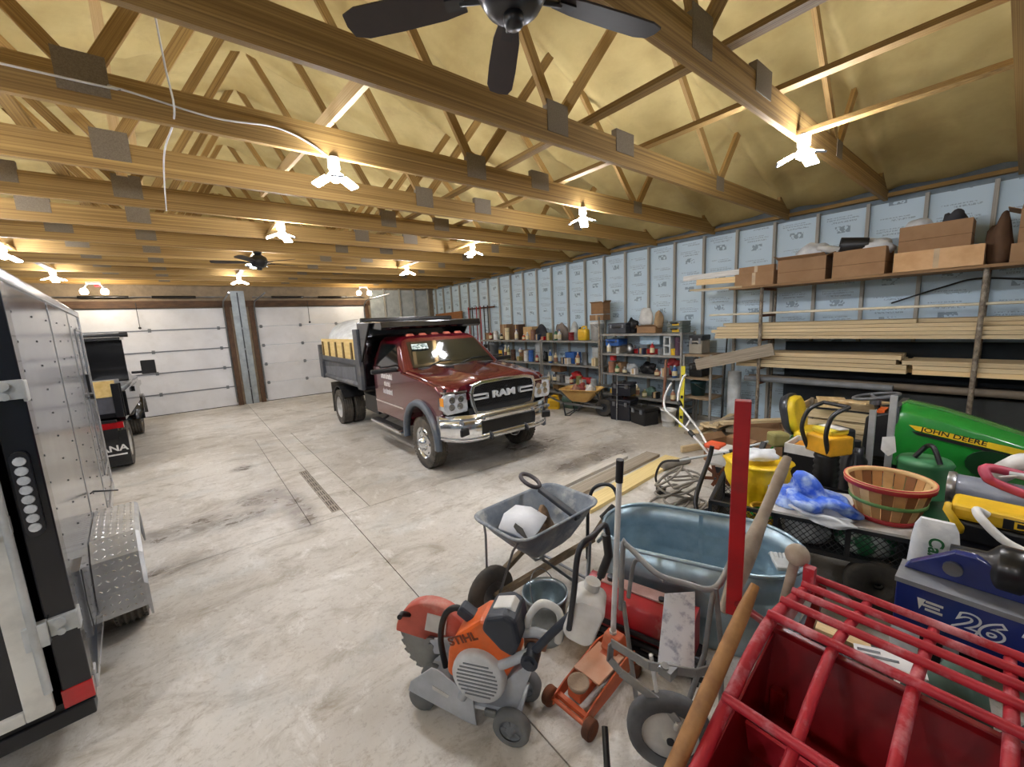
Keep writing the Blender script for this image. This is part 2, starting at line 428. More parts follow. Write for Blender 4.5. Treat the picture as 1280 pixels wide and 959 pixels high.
# walls
def foam_board_material():
    m = bpy.data.materials.new('printed_foam_board'); m.use_nodes = True
    nt = m.node_tree; N = nt.nodes; L = nt.links; b = N['Principled BSDF']; b.inputs['Roughness'].default_value = 0.42
    tc = N.new('ShaderNodeTexCoord'); sp = N.new('ShaderNodeSeparateXYZ'); L.new(tc.outputs['Object'], sp.inputs[0])
    oi = N.new('ShaderNodeObjectInfo')
    def m2(op, a, c=None):
        x = N.new('ShaderNodeMath'); x.operation = op
        for i, q in ((0, a), (1, c)):
            if q is None: continue
            if isinstance(q, (int, float)): x.inputs[i].default_value = q
            else: L.new(q, x.inputs[i])
        return x.outputs[0]
    z = m2('ADD', sp.outputs['Z'], m2('MULTIPLY', oi.outputs['Random'], 0.55)); y = sp.outputs['Y']
    t = m2('MODULO', m2('ADD', z, 10.0), 0.56)
    def band(v, a, bb): return m2('MULTIPLY', m2('GREATER_THAN', v, a), m2('LESS_THAN', v, bb))
    n = N.new('ShaderNodeTexNoise'); n.inputs['Scale'].default_value = 1.0; n.inputs['Detail'].default_value = 3.0
    mp = N.new('ShaderNodeMapping'); mp.inputs['Scale'].default_value = (1, 70, 45); L.new(tc.outputs['Object'], mp.inputs[0]); L.new(mp.outputs[0], n.inputs['Vector'])
    ink = m2('GREATER_THAN', n.outputs['Fac'], 0.48)
    n2 = N.new('ShaderNodeTexNoise'); n2.inputs['Scale'].default_value = 18.0; L.new(tc.outputs['Object'], n2.inputs['Vector'])
    blob = m2('GREATER_THAN', n2.outputs['Fac'], 0.47)
    logo = m2('MULTIPLY', m2('MULTIPLY', band(t, 0.06, 0.16), band(y, -0.10, 0.09)), blob)
    ln = None
    for (a, bb, c, d) in ((0.21, 0.235, -0.17, 0.14), (0.255, 0.275, -0.2, 0.2), (0.29, 0.305, -0.12, 0.2), (0.40, 0.425, -0.2, 0.05), (0.44, 0.455, -0.15, 0.17)):
        q = m2('MULTIPLY', m2('MULTIPLY', band(t, a, bb), band(y, c, d)), ink)
        ln = q if ln is None else m2('MAXIMUM', ln, q)
    f = m2('MULTIPLY', m2('MAXIMUM', m2('MULTIPLY', logo, 0.95), m2('MULTIPLY', ln, 0.75)), 0.62)
    nn = N.new('ShaderNodeTexNoise'); nn.inputs['Scale'].default_value = 1.3; L.new(tc.outputs['Object'], nn.inputs['Vector'])
    x0 = N.new('ShaderNodeMix'); x0.data_type = 'RGBA'; L.new(nn.outputs['Fac'], x0.inputs[0])
    x0.inputs[6].default_value = (*srgb((176, 200, 216)), 1); x0.inputs[7].default_value = (*srgb((206, 224, 236)), 1)
    x = N.new('ShaderNodeMix'); x.data_type = 'RGBA'; L.new(f, x.inputs[0]); L.new(x0.outputs[2], x.inputs[6])
    x.inputs[7].default_value = (*srgb((62, 84, 104)), 1)
    L.new(x.outputs[2], b.inputs['Base Color'])
    MATS['printed_foam_board'] = m
    return m
BOARD = foam_board_material()
STUD = mat('weathered_stud', (186, 182, 172), 0.75, col2=(140, 134, 124), scale=5, stretch=(0.7, 5, 5), rnd=0.12)
SKIN = mat('wall_skin', (128, 140, 148), 0.7)
def eave_wall(name, x, s):
    w = thing(name, kind='structure')
    MB().bx(x + 0.02 * s, x + 0.2 * s, YF - 0.2, YB + 0.2, -0.02, 4.2).build('outer_skin', SKIN, w)
    me = MB().bx(-0.02, 0.02, -0.282, 0.282, -1.8, 1.8).mesh('foam_board', BOARD)
    k = 0; y = YF + 0.06
    while y < YB:
        bar('stud', (x - 0.03 * s, y, 0), (x - 0.03 * s, y, CH), 0.042, 0.10, STUD, w, up=(1, 0, 0))
        o = bpy.data.objects.new('foam_board', me); COL.objects.link(o); o.parent = w; o.location = (x - 0.0 * s, y + 0.305, 1.83)
        y += 0.61
    bar('top_plate', (x - 0.04 * s, YF, CH + 0.07), (x - 0.04 * s, YB, CH + 0.07), 0.1, 0.05, WOOD, w)
    bar('bottom_plate', (x - 0.04 * s, YF, 0.05), (x - 0.04 * s, YB, 0.05), 0.13, 0.1, STUD, w)
    return w
wr = eave_wall('wall_right', XR, 1)
wl = eave_wall('wall_left', XL, -1)
wb = MB().bx(XL - 0.2, XR + 0.2, YF - 0.2, YF, 0, 4.2)
wb.prism([(XL - 0.2, 4.15), (XR + 0.2, 4.15), (XC, 6.65)], YF - 0.2, YF, 'y')
tag(wb.build('wall_front', SKIN), kind='structure')

# the door wall
JAMB = mat('jamb_timber', (92, 66, 44), 0.75, col2=(66, 46, 32), scale=5, stretch=(4, 4, 0.6))
D1, D2 = (-2.62, 0.98), (1.74, 5.24)          # the two overhead doors
wd_ = thing('wall_back', kind='structure')
w = MB()
w.bx(XL - 0.2, D1[0], YB, YB + 0.2, 0, 4.2); w.bx(D1[1], D2[0], YB, YB + 0.2, 0, 4.2); w.bx(D2[1], XR + 0.2, YB, YB + 0.2, 0, 4.2)
w.bx(D1[0], D1[1], YB, YB + 0.2, 3.05, 4.2); w.bx(D2[0], D2[1], YB, YB + 0.2, 3.05, 4.2)
w.build('wall_sheathing', mat('sheathing', (150, 132, 108), 0.8), wd_)
MB().prism([(XL - 0.2, 4.2), (XR + 0.2, 4.2), (XC, 6.68)], YB, YB + 0.2, 'y').build('gable', FOAM, wd_)
bme = MB().bx(-0.26, 0.26, -0.02, 0.02, -1.8, 1.8).mesh('end_board', mat('grey_board', (184, 190, 190), 0.6, col2=(150, 156, 158), scale=3, dirt=(120, 120, 120), damt=0.4))
x = D2[1] + 0.5
while x < XR:
    o = bpy.data.objects.new('foam_board', bme); COL.objects.link(o); o.parent = wd_; o.location = (x, YB - 0.03, 1.82)
    bar('stud', (x + 0.29, YB - 0.05, 0), (x + 0.29, YB - 0.05, CH), 0.1, 0.05, STUD, wd_, up=(1, 0, 0)); x += 0.61
for (a, b) in (D1, D2):
    bar('door_header', (a - 0.2, YB - 0.06, 3.16), (b + 0.2, YB - 0.06, 3.16), 0.1, 0.19, JAMB, wd_)
    for q in (a - 0.07, b + 0.07): bar('door_jamb', (q, YB - 0.06, 0), (q, YB - 0.06, 3.1), 0.1, 0.13, JAMB, wd_, up=(1, 0, 0))
MB().bx(D1[1] + 0.2, D2[0] - 0.2, YB - 0.05, YB, 0, 3.55).build('post_wrap', mat('post_wrap', (168, 176, 178), 0.45, 0.3), wd_)
bar('post_batten', (1.36, YB - 0.07, 0), (1.36, YB - 0.07, 3.5), 0.03, 0.03, DARKSTEEL, wd_, up=(1, 0, 0))
for z in (0.5, 1.1, 1.75, 2.4): MB().cyl((1.36, YB - 0.05, z), (1.36, YB - 0.09, z), 0.03, n=8).build('bolt_head', STEEL, wd_)
DOORP = mat('door_skin', (222, 222, 224), 0.5, col2=(208, 208, 210), scale=1.5, dirt=(190, 186, 180), damt=0.35)
for i, (a, b) in enumerate((D1, D2)):
    d = thing('door_%d' % (i + 1), kind='structure')
    gap = 0.012 if i == 0 else 0.004
    for k in range(5):
        MB().bx(a, b, YB + 0.0, YB + 0.05, k * 0.61 + gap, (k + 1) * 0.61 - gap).build('door_panel', DOORP, d, bevel=0.008, seg=1)
        if k:
            if i == 0: bar('section_rail', (a, YB - 0.006, k * 0.61), (b, YB - 0.006, k * 0.61), 0.02, 0.03, mat('rail_grey', (132, 134, 140), 0.5, 0.4), d)
            for f in (0.06, 0.5, 0.94) if i == 0 else (0.04, 0.37, 0.7, 0.96):
                x = a + (b - a) * f
                MB().bx(x - 0.035, x + 0.035, YB - 0.03, YB - 0.004, k * 0.61 - 0.05, k * 0.61 + 0.05).cyl((x - 0.05, YB - 0.03, k * 0.61), (x + 0.05, YB - 0.03, k * 0.61), 0.014, n=8).build('door_hinge', GREYP, d)
    MB().bx(a, b, YB - 0.004, YB + 0.05, 0.0, 0.02).build('bottom_seal', RUBBER, d)
    tr = MB()
    for x in (a + 0.02, b - 0.02):
        tr.tube([(x, YB - 0.09, 0.1), (x, YB - 0.09, 2.85), (x, YB - 0.16, 3.1), (x, YB - 0.4, 3.22), (x, YB - 2.6, 3.28)], 0.022, 6)
    tr.build('door_track', STEEL, d)
    sh = MB().cyl((a, YB - 0.14, 3.36), (b, YB - 0.14, 3.36), 0.016, n=8); sh.build('torsion_shaft', STEEL, d)
    for (f0, f1) in ((0.15, 0.42), (0.55, 0.82)):
        MB().cyl((a + (b - a) * f0, YB - 0.14, 3.36), (a + (b - a) * f1, YB - 0.14, 3.36), 0.036, n=10).build('torsion_spring', BLACKPAINT, d)
    MB().tube([(a + (b - a) * 0.45, YB - 0.13, 3.2), (a + (b - a) * 0.45, YB - 0.12, 2.55)], 0.008, 6).ball((a + (b - a) * 0.45, YB - 0.12, 2.52), 0.035).build('pull_rope', BLACK, d)

# =================================================================== ROOF TRUSSES
PLATE = mat('nail_plate', (128, 116, 98), 0.6, 0.0, col2=(104, 92, 76), scale=30)
ORD = ['first', 'second', 'third', 'fourth', 'fifth', 'sixth', 'seventh', 'eighth', 'ninth', 'tenth', 'eleventh', 'twelfth', 'thirteenth', 'fourteenth', 'fifteenth', 'sixteenth']
def truss(i, y):
    t = thing('roof_truss', None, 'roof truss', (XC, y, CH), group='timber roof trusses')
    n = i - 3
    t['label'] = ('timber roof truss behind the large ceiling fan, above the stock tank' if n == 0 else
                  'timber roof truss bearing the large ceiling fan near the tall rack' if n == 1 else
                  'timber roof truss behind the viewer, %s from the front wall' % ORD[i] if n < 0 else
                  'timber roof truss with steel plates, %s one beyond the large ceiling fan' % ORD[n - 2])
    if n == 0: t['label'] = 'timber roof truss over the red hopper, next nearer than the large fan'
    bar('bottom_chord', (-6.93, 0, 0.1175), (6.93, 0, 0.1175), 0.045, 0.235, WOOD, t)
    bar('heel_board', (6.5, 0, 0.2), (6.93, 0, 0.28), 0.044, 0.2, WOOD, t); bar('heel_board', (-6.93, 0, 0.28), (-6.5, 0, 0.2), 0.044, 0.2, WOOD, t)
    top = lambda x: 0.36 + 0.357 * (6.97 - abs(x))
    for s in (-1, 1):
        for (a, za, b, zb) in ((0.05, top(0.05) - 0.15, 1.475, 0.16), (1.475, 0.16, 2.8, top(2.8)), (2.8, top(2.8), 4.415, 0.16), (4.415, 0.16, 5.05, top(5.05))):
            bar('web', (s * a, random.uniform(-0.004, 0.004), za), (s * b, 0, zb), 0.09, 0.04, WOOD, t, up=(0, 1, 0))
        bar('gusset_plate', (s * 1.475 - 0.12, 0, 0.2), (s * 1.475 + 0.12, 0, 0.2), 0.056, 0.24, PLATE, t)
        bar('splice_plate', (s * 2.4 - 0.14, 0, 0.21), (s * 2.4 + 0.14, 0, 0.21), 0.058, 0.2, PLATE, t)
        bar('gusset_plate', (s * 4.415 - 0.1, 0, 0.16), (s * 4.415 + 0.1, 0, 0.16), 0.055, 0.17, PLATE, t)
    if n in (2, 5, 8): bar('web', (-1.5, -0.045, 0.3), (-1.46, -0.045, top(1.5)), 0.09, 0.04, WOODPALE, t, up=(0, 1, 0))
    return t
for i, y in enumerate(TY): truss(i, y)
for (x, lab) in ((1.83, 'long timber brace laid across the truss chords, next to the fan row'), (2.75, 'long timber brace laid across the truss chords, on the side of the tall rack'),
                 (-1.95, 'long timber brace across the truss chords above the black pickup'), (-2.9, 'long timber brace across the truss chords, nearest the far eave wall')):
    o = bar('lateral_brace', (XC + x, YF, CH + 0.256), (XC + x, YB, CH + 0.256), 0.09, 0.04, WOOD); tag(o, lab, 'brace', 'lateral braces on the trusses')
o = bar('ridge_brace', (1.2, 2.9, CH + 0.26), (1.2, 7.6, CH + 0.72), 0.04, 0.12, WOODPALE); tag(o, 'pale sloping brace board along the middle of the trusses', 'brace')
cb = MB().tube(smooth_path([(-5.2, 3.79, 3.82), (-0.6, 3.775, 3.8), (-0.15, 3.775, 3.81), (0.35, 3.775, 3.76), (0.75, 3.775, 3.79), (1.0, 3.775, 3.72), (1.17, 3.8, 3.63)]), 0.007, 6)
tag(cb.build('light_cable', WHITE), 'white electric cable stapled along a truss to a shop light', 'cable')
cb = MB().tube(smooth_path([(0.1, 3.55, 4.35), (0.12, 3.72, 4.0), (0.13, 3.76, 3.72), (0.05, 4.2, 3.62), (0.02, 5.0, 3.62), (0.0, 6.2, 3.64)]), 0.006, 6)
tag(cb.build('hanging_cable', WHITE), 'white cable hanging loose down through the trusses', 'cable')

# =================================================================== LIGHTS
LEDM = mat('led_panel', (246, 248, 255), emit=LED)
BULBM = mat('flood_bulb', (255, 238, 210), emit=BULB)
def shop_light():
    t = thing('ceiling_light', None, 'ceiling light', group='three-winged shop lights on the trusses')
    MB().cyl((0, 0, 0.05), (0, 0, -0.035), 0.05, 0.05, 14).cyl((0, 0, -0.035), (0, 0, -0.075), 0.035, 0.045, 12).build('lamp_holder', WHITE, t)
    MB().lathe([(0.045, -0.07), (0.06, -0.09), (0.05, -0.125), (0.025, -0.145), (0, -0.15)], 14).build('led_dome', LEDM, t)
    for k in range(3):
        a = 2 * PI * k / 3 + 0.3
        R = Matrix.Rotation(a, 3, 'Z') @ Matrix.Rotation(math.radians(24), 3, 'Y')
        p = R @ V(0.125, 0, 0) + V(0, 0, -0.07)
        MB().rbox((-0.065, 0, 0.0), (0.03, 0.06, 0.02)).build('wing', ALU, t, p, R.to_euler()); MB().rbox((0.082, 0, 0), (0.008, 0.1, 0.016)).build('wing_cap', ALU, t, p, R.to_euler())
        MB().rbox((0.014, 0, 0), (0.128, 0.1, 0.014)).build('led_panel', LEDM, t, p, R.to_euler())
    return t
proto = None
for row, (x, yy, rn) in enumerate(((XC, (3.81, 6.35, 9.1, 12.2), 'middle row'), (4.35, (-1.4, 1.3, 3.8, 6.5, 9.4), 'row on the rack side'), (-1.95, (-1.4, 1.3, 3.8, 6.5, 9.4, 12.25), 'row above the trailer'))):
    for j, y in enumerate(yy):
        if proto is None: proto = o = shop_light()
        else: o = dup(proto)
        o.location = (x, y, CH - 0.05); o.rotation_euler = (0, 0, 0.7 * j + row)
        MBn = None
        o['label'] = 'white three-winged LED shop light, %s of the %s' % (ORD[j] if j < len(yy) - 1 else 'farthest', rn)
        if min(abs(y - t) for t in TY) > 0.03:
            ks = sorted(TY, key=lambda t: abs(t - y))[:2]
            q = bar('mounting_board', (0, 0, 0), (1, 0, 0), 0.09, 0.036, WOOD)
            q.matrix_local = Matrix.Translation((x, (ks[0] + ks[1]) / 2, CH + 0.02)) @ Matrix.Diagonal((0.09, 1.22, 0.036, 1))
            tag(q, 'short board between two trusses carrying shop light %s of the %s' % (ORD[j], rn), 'board', 'boards carrying the shop lights')
for (x, lab) in ((-1.64, 'twin-bulb floodlight hanging over the door behind the black pickup'), (4.95, 'twin-bulb floodlight hanging over the door behind the red truck')):
    t = thing('floodlight', lab, 'floodlight', (x, 14.3, CH), group='twin floodlights by the doors')
    MB().bx(-0.13, 0.13, -0.05, 0.05, -0.05, 0).build('mounting_box', WHITE, t)
    for s in (-1, 1):
        MB().tube([(s * 0.08, 0, -0.04), (s * 0.14, 0, -0.08), (s * 0.17, -0.02, -0.14)], 0.014, 6).cyl((s * 0.17, -0.02, -0.12), (s * 0.18, -0.03, -0.18), 0.03, 0.045, 10).build('lamp_arm', WHITE, t)
        MB().lathe([(0.0, -0.16), (0.05, -0.15), (0.075, -0.11), (0.07, -0.06), (0.045, -0.02), (0.0, -0.01)], 14, (s * 0.18, -0.03, -0.15)).build('bulb', BULBM, t)
tag(MB().bx(-0.06, 0.06, -0.04, 0.04, 0, 0.08).build('alarm_box', RED, None, (-1.62, 14.79, CH - 0.08)), 'small red box under the truss between two flood bulbs', 'box')

# ceiling fans
FANB = mat('fan_black', (20, 20, 24), 0.35, coat=0.3)
BLADE = mat('fan_blade', (52, 42, 40), 0.5)
def fan(x, y, z, lab, a0):
    t = thing('ceiling_fan', lab, 'ceiling fan', (x, y, z), a0, 'ceiling fans')
    top = CH - z
    MB().cyl((0, 0, 0.16), (0, 0, top), 0.014, n=10).build('downrod', FANB, t)
    MB().lathe([(0.0, top), (0.07, top), (0.065, top - 0.03), (0.03, top - 0.07), (0, top - 0.07)], 20).build('mount_cup', FANB, t)
    MB().lathe([(0, 0.17), (0.06, 0.17), (0.13, 0.12), (0.145, 0.06), (0.14, 0.02), (0.11, -0.03), (0.07, -0.055), (0, -0.06)], 28).build('motor_housing', FANB, t)
    MB().lathe([(0, -0.05), (0.042, -0.055), (0.042, -0.085), (0.03, -0.1), (0, -0.105)], 18).build('switch_cap', FANB, t)
    for k in range(5):
        a = 2 * PI * k / 5
        R = Matrix.Rotation(a, 3, 'Z'); e = (R @ Matrix.Rotation(0.2, 3, 'X')).to_euler()
        pts = [(0.2, -0.045), (0.3, -0.062), (0.5, -0.07), (0.66, -0.07), (0.72, -0.05), (0.73, 0), (0.72, 0.05), (0.66, 0.07), (0.5, 0.07), (0.3, 0.062), (0.2, 0.045)]
        MB().prism(pts, 0.034, 0.042, 'z').build('blade', BLADE, t, rot=e)
        MB().tube([(0.1, 0, 0.02), (0.16, 0, 0.025), (0.22, 0, 0.032)], 0.012, 6).bx(0.2, 0.28, -0.025, 0.025, 0.026, 0.034).build('blade_iron', FANB, t, rot=e)
    return t
fan(1.18, 1.37, 3.46, 'large dark ceiling fan with five blades near the viewer', math.radians(-14))
fan(XC, 8.69, 3.44, 'small-looking dark ceiling fan far off near the garage doors', 0.4)

# =================================================================== RED DUMP TRUCK
MAROON = mat('maroon_paint', (96, 14, 28), 0.18, 0.25, col2=(80, 10, 22), coat=1.0, dirt=(120, 60, 60), dscale=2, damt=0.18)
MAROONLOW = MAROON
BEDGREY = mat('bed_steel', (96, 99, 104), 0.5, 0.3, col2=(70, 72, 78), scale=3, dirt=(150, 142, 132), dscale=2.5, damt=0.5)
TYRE = mat('tyre', (58, 55, 51), 0.85, col2=(96, 88, 78), scale=7, bump=0.3)
AMBER = mat('amber_lens', (235, 150, 30), 0.2, coat=0.5)
LENS = mat('clear_lens', (236, 240, 244), 0.15, 0.3, coat=1.0, col2=(180, 186, 192), scale=14)
FLARE = mat('flare_grey', (78, 88, 100), 0.4, coat=0.3, dirt=(130, 125, 118), damt=0.4)
LETTER = mat('white_vinyl', (240, 238, 236), 0.5)
REDLENS = mat('red_lens', (190, 20, 28), 0.2, coat=0.6)

def wheel(parent, x, y, r, w, rimr, side, rimm, name='wheel', holes=8, dish=0.05, nuts=8, inner=False):
    """wheel with its face towards side (-1: -x, +1: +x); tyre with grooves, rim and nuts as a sub-part."""
    s = side
    def P(h): return s * h
    hw = w / 2
    prof = [(rimr, -hw * 0.9), (rimr + 0.02, -hw), (r * 0.86, -hw * 1.02), (r - 0.025, -hw * 0.92), (r, -hw * 0.78)]
    for k in range(4):
        c = -hw * 0.6 + k * hw * 0.4
        prof += [(r, c - 0.012), (r - 0.012, c - 0.009), (r - 0.012, c + 0.009), (r, c + 0.012)]
    prof += [(r, hw * 0.78), (r - 0.025, hw * 0.92), (r * 0.86, hw * 1.02), (rimr + 0.02, hw), (rimr, hw * 0.9)]
    t = MB().lathe(prof, 40, (0, 0, 0), (s, 0, 0))
    n = 44
    for k in range(n):                                    # shoulder lugs
        a = 2 * PI * k / n
        for q in (-1, 1):
            R = Matrix.Rotation(a, 3, 'X')
            t.rbox(R @ V(q * hw * 0.84, 0, r - 0.012), (hw * 0.2, r * 0.085, 0.022), R)
    o = t.build(name, TYRE, parent, (x, y, r))
    if not inner:
        m = MB()
        d = hw - dish
        m.lathe([(rimr + 0.012, hw * 0.93), (rimr + 0.012, hw * 0.8), (rimr - 0.012, hw * 0.75), (rimr - 0.03, -hw * 0.9), (rimr + 0.0, -hw * 0.9)], 32, (0, 0, 0), (s, 0, 0))
        m.lathe([(rimr - 0.02, d - 0.03), (rimr * 0.86, d - 0.01), (rimr * 0.62, d + 0.012), (rimr * 0.36, d + 0.0), (rimr * 0.3, d + 0.05), (rimr * 0.22, d + 0.075), (0, d + 0.08)], 32, (0, 0, 0), (s, 0, 0))
        for k in range(nuts):
            a = 2 * PI * k / nuts + 0.2
            c = V(s * (d + 0.005), rimr * 0.47 * math.cos(a), rimr * 0.47 * math.sin(a))
            m.cyl(c, c + V(s * 0.035, 0, 0), 0.016, n=6)
        m.build('rim', rimm, o)
        h = MB()
        for k in range(holes):
            a = 2 * PI * k / holes
            R = Matrix.Rotation(a, 3, 'X')
            h.loft([[R @ (V(s * (d - 0.004 + e), 0, rimr * 0.74) + V(0, rimr * 0.11 * math.cos(q), rimr * 0.085 * math.sin(q))) for q in [2 * PI * j / 10 for j in range(10)]] for e in (-0.02, 0.006)])
        h.build('hand_hole', BLACK, o)
    return o

RIMW = mat('white_rim', (205, 204, 200), 0.45, dirt=(140, 130, 118), damt=0.5)
tk = thing('dump_truck', 'dark red dump truck with chrome grille parked by the garage doors', 'truck', (3.62, 5.62, 0), math.radians(-1.3))
for s in (-1, 1):
    wheel(tk, s * 0.875, 0, 0.405, 0.225, 0.25, s, CHROME, dish=0.02)
    wheel(tk, s * 1.03, 4.25, 0.405, 0.225, 0.25, s, RIMW, dish=0.13)
    wheel(tk, s * 0.755, 4.25, 0.405, 0.225, 0.25, s, RIMW, inner=True)
ch = MB()
for s in (-1, 1): ch.bx(s * 0.43 - 0.04, s * 0.43 + 0.04, -0.75, 5.55, 0.62, 0.82)
for y in (0.3, 1.4, 2.4, 3.3, 4.9, 5.5): ch.bx(-0.4, 0.4, y - 0.04, y + 0.04, 0.64, 0.8)
ch.cyl((-0.8, 0, 0.405), (0.8, 0, 0.405), 0.06).cyl((-0.95, 4.25, 0.405), (0.95, 4.25, 0.405), 0.07).ball((0.1, 0, 0.42), 0.16).ball((0, 4.25, 0.42), 0.2)
ch.cyl((0, 1.6, 0.6), (0, 4.1, 0.45), 0.05).bx(-0.9, -0.5, 2.2, 3.0, 0.5, 0.85).bx(0.5, 0.9, 2.2, 3.2, 0.45, 0.85)
ch.build('chassis', BLACK, tk)
# front fenders with wheel arches
arch = [(0.56 * math.cos(a), 0.47 + 0.55 * math.sin(a)) for a in [math.radians(16 + 148 * i / 14) for i in range(15)]]
poly = [(-0.66, 0.93), (-0.56, 0.80)] + list(reversed(arch)) + [(0.56, 0.56), (0.70, 0.56), (0.70, 1.46), (-0.1, 1.40), (-0.55, 1.34), (-0.72, 1.24), (-0.74, 1.0)]
for s in (-1, 1):
    f = MB()
    xs0, xs1 = (0.72, 0.985) if s > 0 else (-0.985, -0.72)
    f.prism(poly, xs0, xs1, 'x')
    f.build('fender', MAROON, tk, bevel=0.035, seg=3)
    fl_ = []
    for i in range(25):
        a = math.radians(-6 + 192 * i / 24)
        c, sn = math.cos(a), math.sin(a); r1, r0 = 0.63, 0.52
        z0 = 0.47
        fl_.append([V(s * 0.96, c * r0, z0 + sn * r0), V(s * 1.045, c * r0, z0 + sn * r0), V(s * 1.05, c * (r1 - 0.03), z0 + sn * (r1 - 0.03)), V(s * 0.975, c * r1, z0 + sn * r1)])
    MB().loft(fl_).build('fender_flare', FLARE, tk)
    MB().bx(s * 0.6, s * 0.9, -0.52, 0.56, 0.95, 1.05).build('wheel_liner', BLACK, tk)
# hood
hs = []
for (y, zc, zr_, xe, ze) in ((-0.80, 1.335, 1.355, 0.80, 1.25), (-0.74, 1.395, 1.40, 0.88, 1.27), (-0.5, 1.435, 1.445, 0.955, 1.33), (-0.1, 1.47, 1.48, 0.975, 1.385), (0.3, 1.495, 1.505, 0.975, 1.43), (0.56, 1.50, 1.51, 0.97, 1.455)):
    half = [(0.0, zc + 0.012), (0.26, zc + 0.01), (0.33, zc + 0.035), (0.46, zr_ + 0.03), (0.52, zr_), (0.72, zr_ - 0.012), (xe - 0.06, ze + 0.05), (xe, ze)]
    ring = [V(-x, y, z) for (x, z) in reversed(half)] + [V(x, y, z) for (x, z) in half[1:]]
    ring += [V(0.9, y, 1.1), V(-0.9, y, 1.1)]
    hs.append(ring)
MB().loft(hs).build('hood', MAROON, tk, sub=1)
MB().bx(-0.72, 0.72, 0.42, 0.66, 1.47, 1.515).build('cowl', BLACK, tk, bevel=0.01)
for s in (-1, 1): MB().prism([(0.3 * s, 0.08), (0.44 * s, 0.1), (0.42 * s, 0.36), (0.3 * s, 0.34)], 1.5, 1.535, 'z').build('hood_vent', BLACK, tk)
# cab lower and greenhouse
MB().bx(-0.93, 0.93, 0.62, 2.2, 0.56, 1.5).build('cab_lower', MAROON, tk, bevel=0.04, seg=3)
def ring(z, x, y0, y1, r=0.1):
    return [V(px, (y0 + y1) / 2 + py, z) for (px, py) in rrect(2 * x, y1 - y0, r, 3)]
MB().loft([ring(1.46, 0.945, 0.50, 2.2), ring(1.72, 0.86, 0.80, 2.19), ring(1.95, 0.775, 1.05, 2.16, 0.12), ring(2.02, 0.71, 1.15, 2.11, 0.15), ring(2.045, 0.55, 1.3, 2.0, 0.15)]).build('cab_roof', MAROON, tk)
# windscreen: follows the sloping front of the greenhouse
def quad(a, b, c, d, off, nrm):
    n = Vector(nrm).normalized() * off
    return MB().loft([[Vector(p) + n * 0 for p in (a, b, c, d)], [Vector(p) + n for p in (a, b, c, d)]], smooth=False)
ws = quad((-0.80, 0.56, 1.505), (0.80, 0.56, 1.505), (0.69, 1.035, 1.925), (-0.69, 1.035, 1.925), 0.012, (0, -0.66, 0.75))
ws.build('windscreen', GLASS, tk)
st = quad((-0.66, 0.86, 1.80), (-0.36, 0.86, 1.80), (-0.34, 0.96, 1.885), (-0.635, 0.96, 1.885), 0.016, (0, -0.66, 0.75))
st.build('windscreen_sticker', mat('sticker_print', (190, 206, 204), 0.4, col2=(60, 90, 84), scale=26, lo=0.45, hi=0.55), tk)
for s in (-1, 1):
    quad((s * 0.93, 0.86, 1.50), (s * 0.93, 1.98, 1.50), (s * 0.79, 1.95, 1.90), (s * 0.79, 1.22, 1.90), 0.012, (s, 0, 0.3)).build('side_window', GLASS, tk)
    d = MB().prism([(0.72, 0.60), (2.02, 0.60), (2.10, 0.75), (2.10, 1.49), (0.72, 1.49)], s * 0.92, s * 0.955, 'x').build('door', MAROON, tk, bevel=0.02, seg=2)
    MB().tube([(s * 0.96, 1.88, 1.36), (s * 0.99, 1.9, 1.36), (s * 0.99, 2.02, 1.36), (s * 0.96, 2.04, 1.36)], 0.016, 8).build('door_handle', MAROON, d)
    MB().bx(s * 0.953, s * 0.962, 0.74, 2.08, 0.82, 0.85).build('side_moulding', CHROME, d)
    for (z, w_, h_, n) in ((1.34, 0.56, 0.10, 9), (1.20, 0.30, 0.09, 4), (1.06, 0.46, 0.10, 8)):
        q = MB(); st_ = w_ / n; rr = random.Random(n)
        for i in range(n):
            y = 1.42 - s * (-w_ / 2 + (i + 0.5) * st_) * 1.0
            q.bx(s * 0.955, s * 0.959, y - st_ * 0.42, y - st_ * 0.2, z - h_ / 2, z + h_ * (0.5 if rr.random() < 0.4 or i == 0 else 0.25))
            q.bx(s * 0.955, s * 0.959, y + st_ * 0.18, y + st_ * 0.42, z - h_ / 2, z + h_ * 0.25)
            q.bx(s * 0.955, s * 0.959, y - st_ * 0.3, y + st_ * 0.3, z + (h_ * 0.1 if i % 2 else -h_ / 2), z + (h_ * 0.28 if i % 2 else -h_ * 0.32))
        q.build('door_lettering', LETTER, d)
    mm = MB().tube([(s * 0.93, 0.92, 1.47), (s * 1.1, 0.86, 1.50), (s * 1.24, 0.86, 1.50)], 0.028, 8)
    mm.tube([(s * 0.93, 0.95, 1.56), (s * 1.24, 0.88, 1.56)], 0.018, 8)
    mo = mm.build('mirror_arm', BLACK, tk)
    MB().rbox((s * 1.2, 0.83, 1.50), (0.42, 0.09, 0.075)).build('mirror_head', BLACK, mo, bevel=0.02)
    rb = MB().rbox((s * 1.0, 1.42, 0.44), (0.17, 1.45, 0.07)).build('running_board', CHROME, tk, bevel=0.025, seg=3)
    MB().rbox((s * 1.0, 1.42, 0.478), (0.13, 1.2, 0.006)).build('step_pad', BLACK, rb)
    br = MB()
    for y in (0.9, 1.9): br.beam((s * 0.5, y, 0.66), (s * 0.98, y, 0.43), 0.05, 0.03)
    br.build('board_bracket', BLACK, tk)
